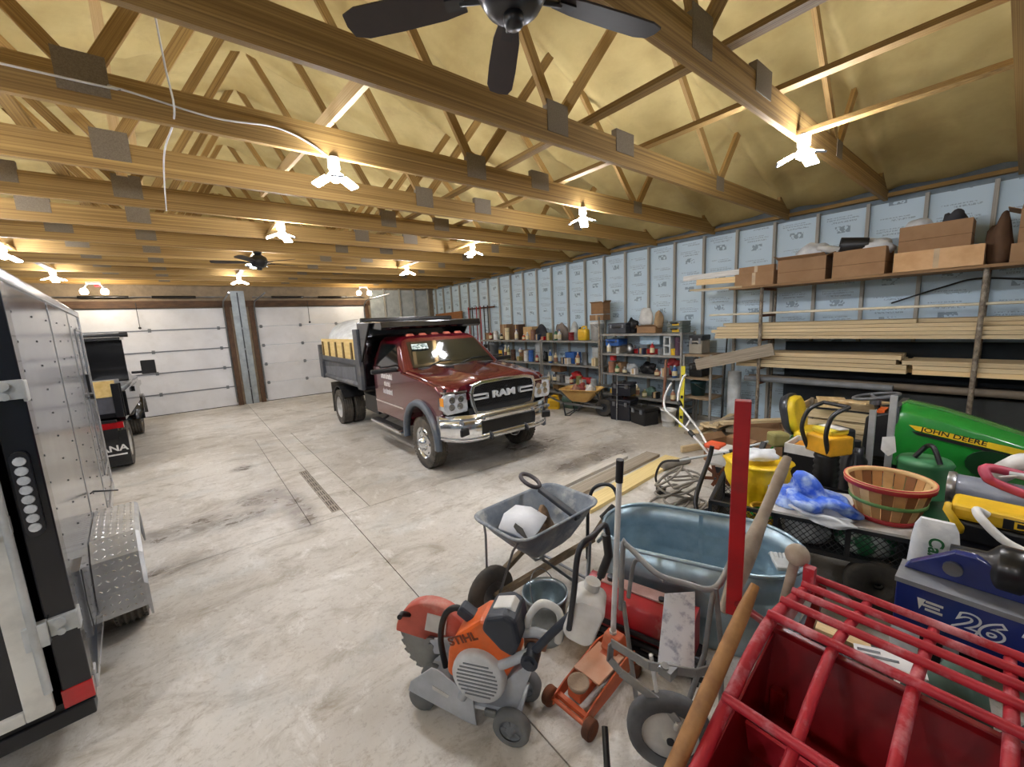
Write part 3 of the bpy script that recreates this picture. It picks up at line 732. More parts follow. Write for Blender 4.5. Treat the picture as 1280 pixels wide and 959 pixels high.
for x in (-0.5, -0.25, 0, 0.25, 0.5):
    MB().loft([[V(x + a * 0.075, 1.30 + b * 0.06, 2.03) for a, b in ((-1, -1), (1, -1), (1, 1), (-1, 1))], [V(x + a * 0.05, 1.32 + b * 0.03, 2.075) for a, b in ((-1, -1), (1, -1), (1, 1), (-1, 1))]]).build('cab_light', mat('cab_lens', (190, 110, 90), 0.15, coat=1.0), tk)
wp = MB()
for x0 in (-0.55, 0.1): wp.tube([(x0, 0.545, 1.52), (x0 + 0.28, 0.62, 1.585), (x0 + 0.5, 0.63, 1.59)], 0.008, 6)
wp.build('wiper', BLACK, tk)
# grille
def plate(outline, y0, y1): return MB().prism(outline, y0, y1, 'y')
go = [(-0.57, 1.00), (-0.54, 0.92), (-0.36, 0.89), (0.36, 0.89), (0.54, 0.92), (0.57, 1.00), (0.605, 1.22), (0.57, 1.345), (0.42, 1.385), (0, 1.395), (-0.42, 1.385), (-0.57, 1.345), (-0.605, 1.22)]
fr = MB(); gi = [(x * 0.925, 1.13 + (z - 1.13) * 0.82) for (x, z) in go]
n = len(go)
fr.add([V(x, -0.83, z) for x, z in go] + [V(x, -0.885, z) for x, z in go] + [V(x, -0.885, z) for x, z in gi] + [V(x, -0.80, z) for x, z in gi],
       [(k * n + i, k * n + (i + 1) % n, (k + 1) * n + (i + 1) % n, (k + 1) * n + i) for k in range(3) for i in range(n)])
gf = fr.build('grille_frame', CHROME, tk, bevel=0.008)
plate(gi, -0.82, -0.80).build('grille_mesh', mat('grille_black', (14, 14, 16), 0.5), tk)
ms = MB()
for i in range(15):
    z = 0.955 + i * 0.026
    for j in range(26):
        x = -0.555 + j * 0.0444 + (0.022 if i % 2 else 0)
        if abs(x) < 0.52 and abs(z - 1.15) > 0.05 or abs(x) < 0.15 and abs(z - 1.15) > 0.055: ms.beam((x - 0.018, -0.822, z), (x + 0.018, -0.822, z + 0.012), 0.02, 0.006)
tag(ms.build('grille_grating', mat('grille_fin', (40, 40, 44), 0.4), tk), kind='stuff')
BADGE = mat('badge_silver', (232, 234, 238), 0.35, 0.4)
for s in (-1, 1):
    bars = MB()
    for z in (1.125, 1.185): bars.beam((s * 0.55, -0.85, z), (s * 0.29, -0.85, z), 0.05, 0.022)
    bars.bx(s * 0.31 - 0.02 * (s > 0), s * 0.31 + 0.02 * (s < 0), -0.875, -0.825, 1.114, 1.196)
    bars.build('grille_bar', BADGE, tk)
text('grille_badge', 'RAM', 0.135, BADGE, tk, (0, -0.85, 1.152), (PI / 2, 0, 0), 0.014, 0.006, 1.55)
# headlights
for s in (-1, 1):
    hp = [(s * 0.61, 1.25), (s * 0.60, 0.96), (s * 0.94, 0.95), (s * 0.985, 1.02), (s * 0.985, 1.2), (s * 0.93, 1.25)]
    h = MB().prism(hp, -0.80, -0.60, 'y').build('headlight', LENS, tk, bevel=0.02, seg=2)
    for (x, z) in ((0.72, 1.16), (0.86, 1.16), (0.74, 1.06), (0.87, 1.06)):
        MB().cyl((s * x, -0.795, z), (s * x, -0.812, z), 0.05, 0.046, 16).cyl((s * x, -0.812, z), (s * x, -0.814, z), 0.03, 0.026, 14).build('projector', CHROME, h)
    MB().prism([(s * 0.962, 1.08), (s * 0.99, 1.08), (s * 0.99, 1.2), (s * 0.962, 1.2)], -0.785, -0.68, 'y').build('marker_lens', AMBER, h)
    MB().prism([(s * 0.62, 1.245), (s * 0.97, 1.255), (s * 0.97, 1.275), (s * 0.62, 1.27)], -0.81, -0.6, 'y').build('light_trim', CHROME, h)
# bumper: swept plate with openings
bp = []
for i in range(25):
    x = -1.0 + 2.0 * i / 24; a = abs(x)
    y = -0.93 + (0.0 if a < 0.5 else 0.30 * ((a - 0.5) / 0.5) ** 2)
    zb = 0.53 + 0.04 * max(0, (a - 0.8) / 0.2)
    bp.append((x, y, zb))
bm_ = MB()
def strip(z0f, z1f, dy=0.0, xr=(0, 24)):
    q = [[V(bp[i][0], bp[i][1] + dy, z0f(bp[i])), V(bp[i][0], bp[i][1] + dy - 0.03, (z0f(bp[i]) + z1f(bp[i])) / 2), V(bp[i][0], bp[i][1] + dy, z1f(bp[i])), V(bp[i][0], bp[i][1] + dy + 0.06, z1f(bp[i])), V(bp[i][0], bp[i][1] + dy + 0.06, z0f(bp[i]))] for i in range(xr[0], xr[1] + 1)]
    bm_.loft(q)
strip(lambda b: 0.79, lambda b: 0.925); strip(lambda b: b[2], lambda b: b[2] + 0.09)
strip(lambda b: b[2] + 0.005, lambda b: 0.92, -0.012, (0, 6)); strip(lambda b: b[2] + 0.005, lambda b: 0.92, -0.012, (18, 24))
bo = bm_.build('front_bumper', CHROME, tk)
MB().bx(-0.56, 0.56, -0.89, -0.85, 0.6, 0.81).build('lower_grille', BLACK, bo)
for s in (-1, 1):
    MB().rbox((s * 0.74, -0.915, 0.70), (0.2, 0.05, 0.11), Matrix.Rotation(-s * 0.3, 3, 'Z')).build('fog_opening', BLACK, bo, bevel=0.02)
    MB().tube([(s * 0.33, -0.9, 0.62), (s * 0.33, -0.97, 0.60), (s * 0.33, -0.97, 0.54), (s * 0.33, -0.9, 0.53)], 0.018, 8).build('tow_hook', DARKSTEEL, bo)
    MB().bx(s * 0.66 - 0.02, s * 0.66 + 0.02, -0.9, -0.4, 0.6, 0.75).build('bumper_bracket', BLACK, bo)
    MB().cyl((s * 0.8, -0.955, 0.84), (s * 0.8, -0.9, 0.84), 0.025, n=10).cyl((s * 0.45, -0.97, 0.85), (s * 0.45, -0.93, 0.85), 0.02, n=10).build('parking_sensor', GREYP, bo)
MB().bx(-0.62, 0.62, -0.84, -0.7, 0.86, 1.0).bx(-0.9, 0.9, -0.68, -0.6, 0.85, 1.3).build('radiator_support', BLACK, tk)
# dump body
Y0, Y1 = 2.42, 5.72
b = MB()
b.bx(-1.02, 1.02, Y0, Y1, 0.98, 1.06)
for s in (-1, 1):
    b.prism([(s * 1.02, 0.98), (s * 1.08, 1.02), (s * 1.10, 1.06), (s * 1.05, 1.12), (s * 1.05, 1.44), (s * 1.10, 1.48), (s * 1.10, 1.58), (s * 1.0, 1.58), (s * 1.0, 1.06)], Y0, Y1, 'y')
dbed = b.build('dump_bed', BEDGREY, tk, bevel=0.008, seg=1)
for s in (-1, 1):
    for y in (Y0 + 0.16, Y1 - 0.06):
        MB().bx(s * 1.04, s * 1.115, y - (0.17 if y < 4 else 0.08), y + 0.1, 0.99, 1.6 if y > 4 else 2.2).build('corner_post', BEDGREY, dbed, bevel=0.01)
    MB().prism([(Y0 + 0.5, 1.12), (Y1 - 0.3, 1.12), (Y1 - 0.2, 1.3), (Y0 + 0.5, 1.42)], s * 1.05, s * 1.06, 'x').build('side_panel', mat('bed_panel', (128, 132, 140), 0.4, 0.5, dirt=(100, 96, 92), damt=0.5), dbed)
MB().bx(-1.06, 1.06, Y0, Y0 + 0.05, 0.98, 2.3).build('head_board', BLACKPAINT, tk)
tg = MB().bx(-1.0, 1.0, Y1, Y1 + 0.05, 1.0, 1.58)
for x in (-0.7, 0, 0.7): tg.bx(x - 0.06, x + 0.06, Y1 + 0.05, Y1 + 0.1, 1.0, 1.56)
tg.bx(-1.12, -1.04, Y1 - 0.02, Y1 + 0.16, 1.0, 1.85).bx(1.04, 1.12, Y1 - 0.02, Y1 + 0.16, 1.0, 1.85)
tg.build('tailgate', BEDGREY, tk, bevel=0.01)
cg = MB().prism([(Y0 + 0.05, 2.34), (1.28, 2.30), (1.25, 2.20), (1.32, 2.16), (Y0 + 0.05, 2.24)], -1.02, 1.02, 'x')
for s in (-1, 1): cg.prism([(Y0 - 0.06, 1.6), (Y0 + 0.04, 1.5), (Y0 + 0.04, 2.33), (Y0 - 0.7, 2.3)], s * 1.06 - 0.02, s * 1.06 + 0.02, 'x')
cg.build('cab_guard', BLACKPAINT, tk, bevel=0.012)
SB = mat('side_board', (232, 204, 138), 0.7, col2=(214, 182, 112), scale=4, stretch=(4, 0.6, 4), rnd=0.05)
for s in (-1, 1):
    MB().bx(s * 1.03, s * 1.06, Y0 + 0.25, Y1 - 0.05, 1.56, 2.0).build('side_board', SB, tk)
    for k in range(5):
        y = Y0 + 0.55 + k * 0.62
        MB().bx(s * 1.06, s * 1.085, y, y + 0.09, 1.56, 1.93).build('board_batten', mat('batten', (120, 96, 56), 0.8), tk)
MB().cyl((-1.0, Y0 + 0.02, 2.36), (1.0, Y0 + 0.02, 2.36), 0.05, n=12).build('tarp_roller', BLACK, tk)
for s in (-1, 1):
    MB().bx(s * 0.66, s * 1.14, 4.78, 4.8, 0.22, 0.95).build('mudflap', RUBBER, tk)
    q = MB(); rr_ = [[V(s * 0.65, 4.25 + 0.47 * math.cos(a), 0.42 + 0.47 * math.sin(a)), V(s * 1.13, 4.25 + 0.47 * math.cos(a), 0.42 + 0.47 * math.sin(a)), V(s * 1.13, 4.25 + 0.49 * math.cos(a), 0.42 + 0.49 * math.sin(a)), V(s * 0.65, 4.25 + 0.49 * math.cos(a), 0.42 + 0.49 * math.sin(a))] for a in [0.5 + 2.1 * i / 10 for i in range(11)]]
    q.loft(rr_, smooth=False).build('mudguard', BLACK, tk)
MB().cyl((0, 2.7, 0.8), (0, 3.6, 0.98), 0.07).cyl((0, 3.6, 0.98), (0, 3.9, 0.99), 0.05).build('hoist_ram', DARKSTEEL, tk)
hv = []
for (y, w_, z) in ((5.66, 0.55, 2.1), (5.58, 0.8, 2.36), (5.2, 0.9, 2.46), (4.6, 0.88, 2.36), (3.9, 0.8, 2.2), (3.2, 0.7, 2.08)):
    hv.append([V(-0.24 + w_ * 0.85 * math.cos(a), y, 1.72 + (z - 1.72) * abs(math.sin(a)) ** 0.6 * (1 if math.sin(a) > 0 else -0.6)) for a in [2 * PI * i / 20 for i in range(20)]])
tag(MB().loft(hv).build('plastic_tank', mat('tank_white', (232, 236, 238), 0.4), None, (3.62, 5.62, 0), (0, 0, math.radians(-1.3))), 'white rounded plastic tank lying in the bed of the red dump truck', 'tank')

# =================================================================== BLACK PICKUP WITH DUMP BODY
bt = thing('black_truck', 'black dump pickup seen from behind beyond the enclosed trailer', 'truck', (-2.02, 9.55, 0), math.radians(0.5))
for s in (-1, 1):
    wheel(bt, s * 0.82, 3.35, 0.40, 0.24, 0.24, s, STEEL, dish=0.03)
    wheel(bt, s * 0.86, 0.25, 0.40, 0.24, 0.24, s, RIMW, dish=0.1)
    wheel(bt, s * 0.6, 0.25, 0.40, 0.22, 0.24, s, RIMW, inner=True)
    fl2 = MB().bx(s * 0.52, s * 1.0, -0.28, -0.26, 0.12, 0.72).build('mudflap', BLACK, bt)
    text('flap_lettering', 'ANA', 0.14, LETTER, fl2, (s * 0.76 + 0.05, -0.283, 0.42), (PI / 2, 0, 0), 0.001, 0.004, 1.15)
    MB().bx(s * 0.6, s * 0.96, -0.284, -0.281, 0.3, 0.325).build('flap_strip', LETTER, fl2)
    MB().bx(s * 0.62, s * 0.98, -0.30, -0.24, 0.76, 0.86).build('tail_light', REDLENS, bt)
    MB().bx(s * 1.0, s * 1.06, -0.05, 2.1, 0.92, 1.35).build('bed_side', BLACKPAINT, bt, bevel=0.01)
    MB().tube([(s * 0.98, 2.55, 1.5), (s * 1.15, 2.5, 1.5), (s * 1.2, 2.5, 1.5)], 0.03, 8).rbox((s * 1.27, 2.47, 1.6), (0.24, 0.12, 0.3)).build('side_mirror', BLACK, bt, bevel=0.02)
    q = MB(); q.loft([[V(s * 0.7, 3.35 + r * math.cos(a), 0.42 + r * math.sin(a)) for r in (0.46, 0.52)] + [V(s * 1.04, 3.35 + r * math.cos(a), 0.42 + r * math.sin(a)) for r in (0.52, 0.46)] for a in [PI * i / 12 for i in range(13)]]); q.build('fender', BLACKPAINT, bt)
c2 = MB()
for s in (-1, 1): c2.bx(s * 0.42 - 0.04, s * 0.42 + 0.04, -0.3, 4.0, 0.6, 0.8)
c2.cyl((-0.8, 0.25, 0.4), (0.8, 0.25, 0.4), 0.07).cyl((-0.8, 3.35, 0.4), (0.8, 3.35, 0.4), 0.06).ball((0, 0.25, 0.42), 0.18).bx(-0.9, 0.9, -0.3, -0.2, 0.58, 0.9).bx(-0.2, 0.2, -0.42, -0.28, 0.45, 0.62)
c2.build('chassis', BLACK, bt)
MB().bx(-1.0, 1.0, -0.05, 2.15, 0.85, 0.93).build('bed_floor', BLACKPAINT, bt)
MB().bx(-0.92, 0.92, 2.2, 4.5, 0.6, 1.32).build('cab_lower', BLACKPAINT, bt, bevel=0.06, seg=3)
MB().loft([ring(1.3, 0.92, 2.25, 3.7), ring(1.85, 0.75, 2.35, 3.1), ring(1.93, 0.6, 2.5, 3.0)]).build('cab_roof', BLACKPAINT, bt)
MB().bx(-0.6, 0.6, 2.26, 2.3, 1.4, 1.78).build('rear_window', GLASS, bt)
t2 = MB().bx(-1.02, 1.02, -0.12, -0.07, 0.92, 1.5)
for x in (-0.95, -0.32, 0.32, 0.95): t2.bx(x - 0.05, x + 0.05, -0.18, -0.12, 0.92, 1.5)
t2.build('tailgate', mat('black_steel', (26, 26, 30), 0.4, 0.3), bt, bevel=0.01)
MB().bx(0.25, 0.9, -0.135, -0.125, 1.0, 1.28).build('gate_panel', mat('worn_silver', (120, 122, 132), 0.4, 0.6), bt)
MB().bx(0.25, 0.95, -0.16, -0.12, 1.28, 1.55).build('gate_board', SB, bt)
MB().bx(-1.0, 1.0, -0.06, -0.02, 1.52, 1.56).build('gate_rail', ALU, bt)
MB().bx(-1.0, 0.95, 2.1, 2.16, 0.9, 2.25).build('head_board', BLACKPAINT, bt)
MB().bx(-1.02, 0.98, 1.5, 2.2, 2.22, 2.28).build('cab_guard', BLACKPAINT, bt, bevel=0.015)
MB().cyl((-1.05, 1.55, 2.32), (1.04, 1.55, 2.32), 0.035, n=10).cyl((0.98, 1.55, 2.32), (1.1, 1.55, 2.32), 0.05, n=10).build('tarp_roller', BLACK, bt)
MB().bx(0.3, 1.0, 0.1, 1.9, 1.32, 1.38).build('load_sheet', ALU, bt)
lv = MB().rbox((1.0, 1.75, 1.28), (0.2, 1.5, 0.1)).build('hood_side', BLACKPAINT, bt)

# =================================================================== ENCLOSED TRAILER
TP = mat('trailer_skin', (164, 168, 176), 0.16, 0.85, col2=(140, 145, 154), scale=1.2, rvar=0.06, dirt=(120, 124, 132), damt=0.3)
TBLACK = mat('trailer_black', (14, 16, 26), 0.25, coat=0.4)
TFRAME = mat('door_frame_white', (226, 224, 216), 0.4, dirt=(170, 160, 140), damt=0.3)
def tread_material():
    m = mat('tread_plate_base', (206, 208, 210), 0.42, 0.75, rvar=0.1)
    return m
TREAD = tread_material()
LATCH = mat('latch_zinc', (206, 210, 210), 0.35, 0.35)
er = thing('enclosed_trailer', 'grey enclosed trailer with black corner posts and tread plate fender', 'trailer', (-0.64, 2.9, 0), math.radians(5.0))
LT, WT, ZB, ZT = 4.25, 2.05, 0.38, 2.6
sk = MB().bx(-0.03, 0, 0.11, LT, ZB + 0.02, ZT - 0.06); 
sko = sk.build('side_wall', TP, er)
MB().bx(-WT, -WT + 0.03, 0.05, LT, ZB, ZT - 0.05).build('far_side_wall', TP, er)
MB().bx(-WT, 0, LT - 0.03, LT, ZB, ZT - 0.05).build('front_wall', TP, er)
MB().bx(-WT, 0, 0, LT, ZB - 0.06, ZB).build('floor_deck', BLACK, er)
MB().loft([[V(x, y, ZT - 0.05 + 0.07 * math.sin(PI * i / 8)) for i, x in enumerate([-WT * k / 8 for k in range(9)])] + [V(-WT, y, ZT - 0.08), V(0, y, ZT - 0.08)] for y in (0.0, LT)], smooth=False).build('roof_sheet', WHITE, er)
MB().bx(-0.05, 0.014, 0.0, LT, ZT - 0.1, ZT - 0.035).build('top_rail', mat('bright_rail', (225, 226, 228), 0.25, 0.8), er, bevel=0.012)
MB().bx(-0.05, 0.012, 0.1, LT, ZB - 0.06, ZB + 0.05).build('bottom_rail', ALU, er, bevel=0.006)
MB().bx(-0.045, 0.012, LT - 0.05, LT + 0.02, ZB - 0.04, ZT - 0.06).build('front_corner', ALU, er, bevel=0.01)
for y in (1.55, 2.95):
    MB().bx(-0.005, 0.003, y - 0.012, y + 0.012, ZB + 0.05, ZT - 0.1).build('panel_seam', ALU, er)
rv = MB()
for y in [0.16] + [0.16 + 0.6 * k for k in range(1, 7)] + [LT - 0.1]:
    for k in range(15):
        z = ZB + 0.1 + k * 0.145
        rv.cyl((0, y, z), (0.004, y, z), 0.006, n=6)
tag(rv.build('rivet', mat('rivet_grey', (96, 98, 104), 0.4, 0.7), er), kind='stuff')
cp = MB().bx(-0.10, 0.006, -0.006, 0.115, ZB - 0.05, ZT - 0.05)
cp.bx(-WT, -WT + 0.1, -0.006, 0.115, ZB - 0.05, ZT - 0.05)
cp.bx(-WT, 0, -0.006, 0.1, ZT - 0.18, ZT - 0.05)
cp.build('corner_post', TBLACK, er, bevel=0.006)
MB().bx(-WT, 0.0, -0.02, 0.08, ZB - 0.12, ZB - 0.04).build('rear_sill', mat('sill_black', (20, 20, 24), 0.4), er, bevel=0.006)
MB().bx(-0.105, 0.008, -0.012, 0.02, ZB - 0.03, ZB + 0.07).build('reflector', REDLENS, er, bevel=0.004)
# rear door
dr = MB().bx(-WT + 0.12, -0.13, -0.01, 0.02, ZB + 0.02, ZT - 0.2).build('rear_door', TBLACK, er)
f = MB()
f.bx(-0.225, -0.13, -0.035, 0.0, ZB, ZT - 0.2).bx(-WT + 0.12, -0.225, -0.035, 0.0, ZB, ZB + 0.06).bx(-WT + 0.12, -0.225, -0.035, 0.0, ZT - 0.27, ZT - 0.2)
f.build('door_frame', TFRAME, dr, bevel=0.006)
MB().tube([(-0.135, -0.05, ZB + 0.12), (-0.135, -0.05, ZT - 0.3)], 0.016, 8).build('lock_rod', LATCH, dr)
MB().tube([(-0.15, -0.05, 1.38), (-0.5, -0.06, 1.36), (-0.62, -0.06, 1.35)], 0.014, 6).bx(-0.2, -0.12, -0.06, -0.03, 1.34, 1.42).build('lock_handle', LATCH, dr)
for z in (0.80, 1.99):
    h = MB().bx(-0.17, -0.09, -0.055, -0.006, z - 0.06, z + 0.06).bx(-0.09, 0.012, -0.03, 0.0, z - 0.035, z + 0.055).bx(0.0, 0.014, -0.02, 0.06, z - 0.05, z + 0.05)
    h.cyl((-0.05, -0.045, z + 0.03), (-0.05, -0.01, z + 0.03), 0.022, n=10).cyl((-0.05, -0.045, z - 0.02), (-0.05, -0.01, z - 0.02), 0.016, n=10)
    h.build('cam_latch', LATCH, er, bevel=0.004)
tl = MB().loft([[V(-0.055 + px, y, 1.50 + pz) for (px, pz) in rrect(0.062, 0.42, 0.03, 4)] for y in (-0.03, -0.004)])
to = tl.build('tail_light', mat('light_housing', (24, 24, 30), 0.3, coat=0.4), er)
for k in range(8):
    MB().cyl((-0.055, -0.036, 1.335 + k * 0.047), (-0.055, -0.026, 1.335 + k * 0.047), 0.02, 0.024, 12).build('light_lens', LENS, to)
# fender and wheel
YA = 1.36
prof = [(YA - 0.62, 0.37), (YA - 0.60, 0.52), (YA - 0.50, 0.72), (YA - 0.36, 0.83), (YA + 0.36, 0.83), (YA + 0.50, 0.72), (YA + 0.62, 0.45)]
fd = MB(); rings_ = [[V(0.005, y, z), V(0.24, y, z), V(0.262, y, z - 0.02), V(0.262, y, z - 0.09), V(0.25, y, z - 0.09), V(0.24, y, z - 0.012), V(0.005, y, z - 0.012)] for (y, z) in prof]
fdo = fd.loft(rings_, smooth=False).build('fender', TREAD, er)
dm = MB()
for i in range(len(prof) - 1):
    (ya, za), (yb, zb) = prof[i], prof[i + 1]
    L_ = math.hypot(yb - ya, zb - za); nn = int(L_ / 0.045)
    dirv = V(0, yb - ya, zb - za).normalized(); nrm = V(0, -(zb - za), yb - ya).normalized()
    for a in range(nn):
        for bq in range(6):
            c = V(0.03 + bq * 0.038, ya, za) + dirv * ((a + 0.5) * L_ / nn) + nrm * 0.0015
            ang = 0.7 if (a + bq) % 2 else -0.7
            u = (V(1, 0, 0) * math.cos(ang) + dirv * math.sin(ang)); w_ = u.cross(nrm)
            dm.add([c - u * 0.014, c - w_ * 0.0045, c + u * 0.014, c + w_ * 0.0045, c + nrm * 0.003], [(0, 1, 4), (1, 2, 4), (2, 3, 4), (3, 0, 4)])
tag(dm.build('tread_bumps', mat('tread_bright', (215, 216, 218), 0.25, 0.9), fdo), kind='stuff')
wheel(er, 0.125, YA, 0.335, 0.19, 0.19, 1, RIMW, dish=0.05, nuts=5, holes=6)
MB().cyl((-1.0, YA, 0.335), (0.1, YA, 0.335), 0.035).build('axle', BLACK, er)
MB().prism([(0.10, ZB + 0.02), (YA - 0.64, ZB + 0.02), (YA - 0.62, 0.42), (YA - 0.9, 0.55)], 0.0, 0.02, 'x').build('fender_gusset', TP, er)
MB().bx(0.0, 0.022, 0.22, 0.42, 0.56, 0.96).build('vent_frame', TP, er)
MB().prism([(0.24, 0.76), (0.28, 0.94), (0.40, 0.76), (0.28, 0.58)], 0.022, 0.025, 'x').build('vent_plate', TBLACK, er)
MB().tube([(0.008, 1.65, 1.0), (0.02, 1.7, 1.0), (0.16, 1.75, 0.95)], 0.006, 6).build('marker_wire', BLACK, er)
sd = MB().bx(0.001, 0.008, 3.45, 3.47, 0.7, 2.35).bx(0.001, 0.008, 4.12, 4.14, 0.7, 2.35).bx(0.001, 0.008, 3.45, 4.14, 2.33, 2.35).bx(0.001, 0.008, 3.45, 4.14, 0.7, 0.72)
sdo = sd.build('side_door', ALU, er)
MB().bx(0.004, 0.03, 3.5, 3.54, 1.65, 1.85).cyl((0.01, 3.52, 1.6), (0.04, 3.52, 1.6), 0.03, n=10).build('door_latch', BLACK, sdo)
MB().bx(-0.01, 0.006, 3.99, 4.03, 1.7, 2.3).build('door_bar', CHROME, sdo)
jk = MB().bx(-1.08, -0.98, LT, LT + 0.9, 0.36, 0.46).beam((-0.1, LT, 0.4), (-1.0, LT + 0.9, 0.4), 0.07, 0.08).beam((-WT + 0.1, LT, 0.4), (-1.06, LT + 0.9, 0.4), 0.07, 0.08).cyl((-1.03, LT + 0.7, 0.0), (-1.03, LT + 0.7, 0.8), 0.03)
jk.build('tongue', BLACK, er)

# =================================================================== TALL LUMBER RACK
PIPE = mat('speckled_pipe', (150, 138, 120), 0.6, 0.2, col2=(84, 72, 62), scale=30, stretch=(1, 1, 0.6), dirt=(196, 188, 172), dscale=20, damt=0.7)
rk = thing('lumber_rack', 'tall pipe rack along the studded wall carrying boards and cartons', 'rack', (7.4, 0, 0))
for y in (2.68, 0.3, -2.1):
    MB().cyl((0, y, 0), (0, y, 2.56), 0.026, n=10).bx(-0.06, 0.06, y - 0.06, y + 0.06, 0, 0.012).build('post', PIPE, rk)
    MB().cyl((0.6, y, 0), (0.6, y, 2.56), 0.02, n=8).build('rear_post', PIPE, rk)
    for z in (0.97, 1.23, 1.70, 2.10, 2.53): bar('arm', (-0.02, y, z), (0.62, y, z), 0.03, 0.04, RUST, rk)
for (x0, x1) in ((-0.10, 0.26), (0.28, 0.63)): MB().bx(x0, x1, -3.2, 3.16, 2.555, 2.59).build('deck_board', mat('deck_ply', (150, 118, 82), 0.8, col2=(120, 90, 60), scale=3, stretch=(4, 0.6, 4)), rk)
BOARDS = {}
def board(x, y0, y1, z, w, h, lab, grp, m=LUMBER, name='lumber_board', tilt=0.0):
    o = bar(name, (x, y0, z + h / 2), (x + tilt, y1, z + h / 2), w, h, m)
    return tag(o, lab, 'board', grp)
rr = random.Random(3)
for j, (x, y0, y1) in enumerate(((7.46, 0.12, 3.55), (7.54, -0.6, 3.3), (7.62, -1.4, 2.9))):
    o = MB().cyl((x, y0, 2.122 + 0.018), (x, y1, 2.122 + 0.018), 0.017, n=8).build('conduit_pole', mat('pale_pole', (228, 220, 196), 0.5))
    tag(o, ('front pale pole lying alone on the top arm of the rack', 'middle pale pole lying on the top arm of the rack', 'rear pale pole lying on the top arm of the rack')[j], 'pole', 'pale poles on the top rack arm')
for layer in range(5):
    x = 7.435; z = 1.722 + layer * 0.052
    for k in range(4):
        y1 = 3.52 - rr.random() * 0.35; y0 = -1.6 + rr.random() * 1.2
        if layer == 4 and k == 0: y0, y1 = 0.85, 3.25
        if layer == 3 and k == 0: y0, y1 = 0.3, 3.4
        if layer == 2 and k == 0: y0, y1 = -1.7, 3.5
        if layer == 4 and k == 1: y0, y1 = -2.0, 1.1
        board(x + 0.068, y0, y1, z, 0.13, 0.047, '%s board in the %s layer of the upper bundle on the tall rack' % (('front', 'second', 'third', 'rear')[k], ('bottom', 'second lowest', 'middle', 'second highest', 'top')[layer]), 'upper board bundle on the rack'); x += 0.136
for layer in range(4):
    x = 7.435; z = 1.252 + layer * 0.062
    for k in range(3):
        y1 = 3.15 - layer * 0.05 - rr.random() * 0.1; y0 = 0.95 + rr.random() * 0.1
        if k == 0 and layer < 2: y0 = 0.9
        board(x + 0.09, y0, y1, z, 0.178, 0.055, '%s plank in the %s layer of the lower bundle, end by the shelves' % (('front', 'middle', 'rear')[k], ('bottom', 'second lowest', 'second highest', 'top')[layer]), 'lower plank bundle on the rack')
        if layer < 3: board(x + 0.09, -2.0 + rr.random() * 0.4, y0 - 0.06, z, 0.178, 0.055 if layer else 0.058, '%s plank in the %s layer of the lower bundle, end behind the tractor' % (('front', 'middle', 'rear')[k], ('bottom', 'second lowest', 'top')[layer]), 'lower plank bundle on the rack', WOODPALE if layer == 0 else LUMBER)
        x += 0.182
for (x, y0, y1, z, r, m, lab) in ((7.485, 1.02, 2.92, 0.992, 0.045, GREYP, 'short grey pipe on the lowest rack arm, in front'), (7.62, -2.6, 2.9, 0.992, 0.05, mat('brown_pipe', (120, 108, 92), 0.6), 'long dull brown pipe on the lowest rack arm'),
                               (7.8, -2.6, 2.6, 0.992, 0.05, DARKSTEEL, 'long dark pipe on the lowest rack arm, nearest the wall')):
    tag(MB().lathe([(r, y0), (r, y1), (r * 0.85, y1), (r * 0.85, y0), (r, y0)], 16, (x, 0, z + r), (0, 1, 0)).build('steel_pipe', m), lab, 'pipe')
o = bar('weathered_plank', (7.34, 2.45, 1.56), (7.2, 3.65, 1.26), 0.04, 0.2, WEATHER); tag(o, 'weathered wide plank poking out slanted past the end of the lower bundle', 'plank')
for (x, y0, y1, z, w, h, m, lab) in ((7.45, 2.3, 4.05, 2.86, 0.03, 0.09, WHITE, 'upper white trim board jutting from the rack top past the cartons'), (7.6, 2.5, 3.9, 2.592, 0.1, 0.045, WHITE, 'white trim board jutting low from the end of the rack deck'),
                                 (7.36, 2.9, 3.75, 2.72, 0.03, 0.1, WOODPALE, 'pale wooden board jutting out beside the smallest carton'), (7.33, 2.95, 3.85, 2.592, 0.06, 0.03, LUMBER, 'thin stick lying at the very end of the rack deck')):
    o = bar('trim_strip', (x, y0, z), (x, y1, z + 0.02 if z < 2.8 else z - 0.02), w, h, m); tag(o, lab, 'board')
cw = MB().tube(smooth_path([(8.055, 1.2, 2.2), (8.055, 0.7, 2.38), (8.055, 0.35, 2.46), (8.055, -0.3, 2.36), (8.055, -1.2, 2.3)]), 0.012, 6)
tag(cw.build('black_cable', BLACK), 'black cable sagging along the wall behind the rack', 'cable')

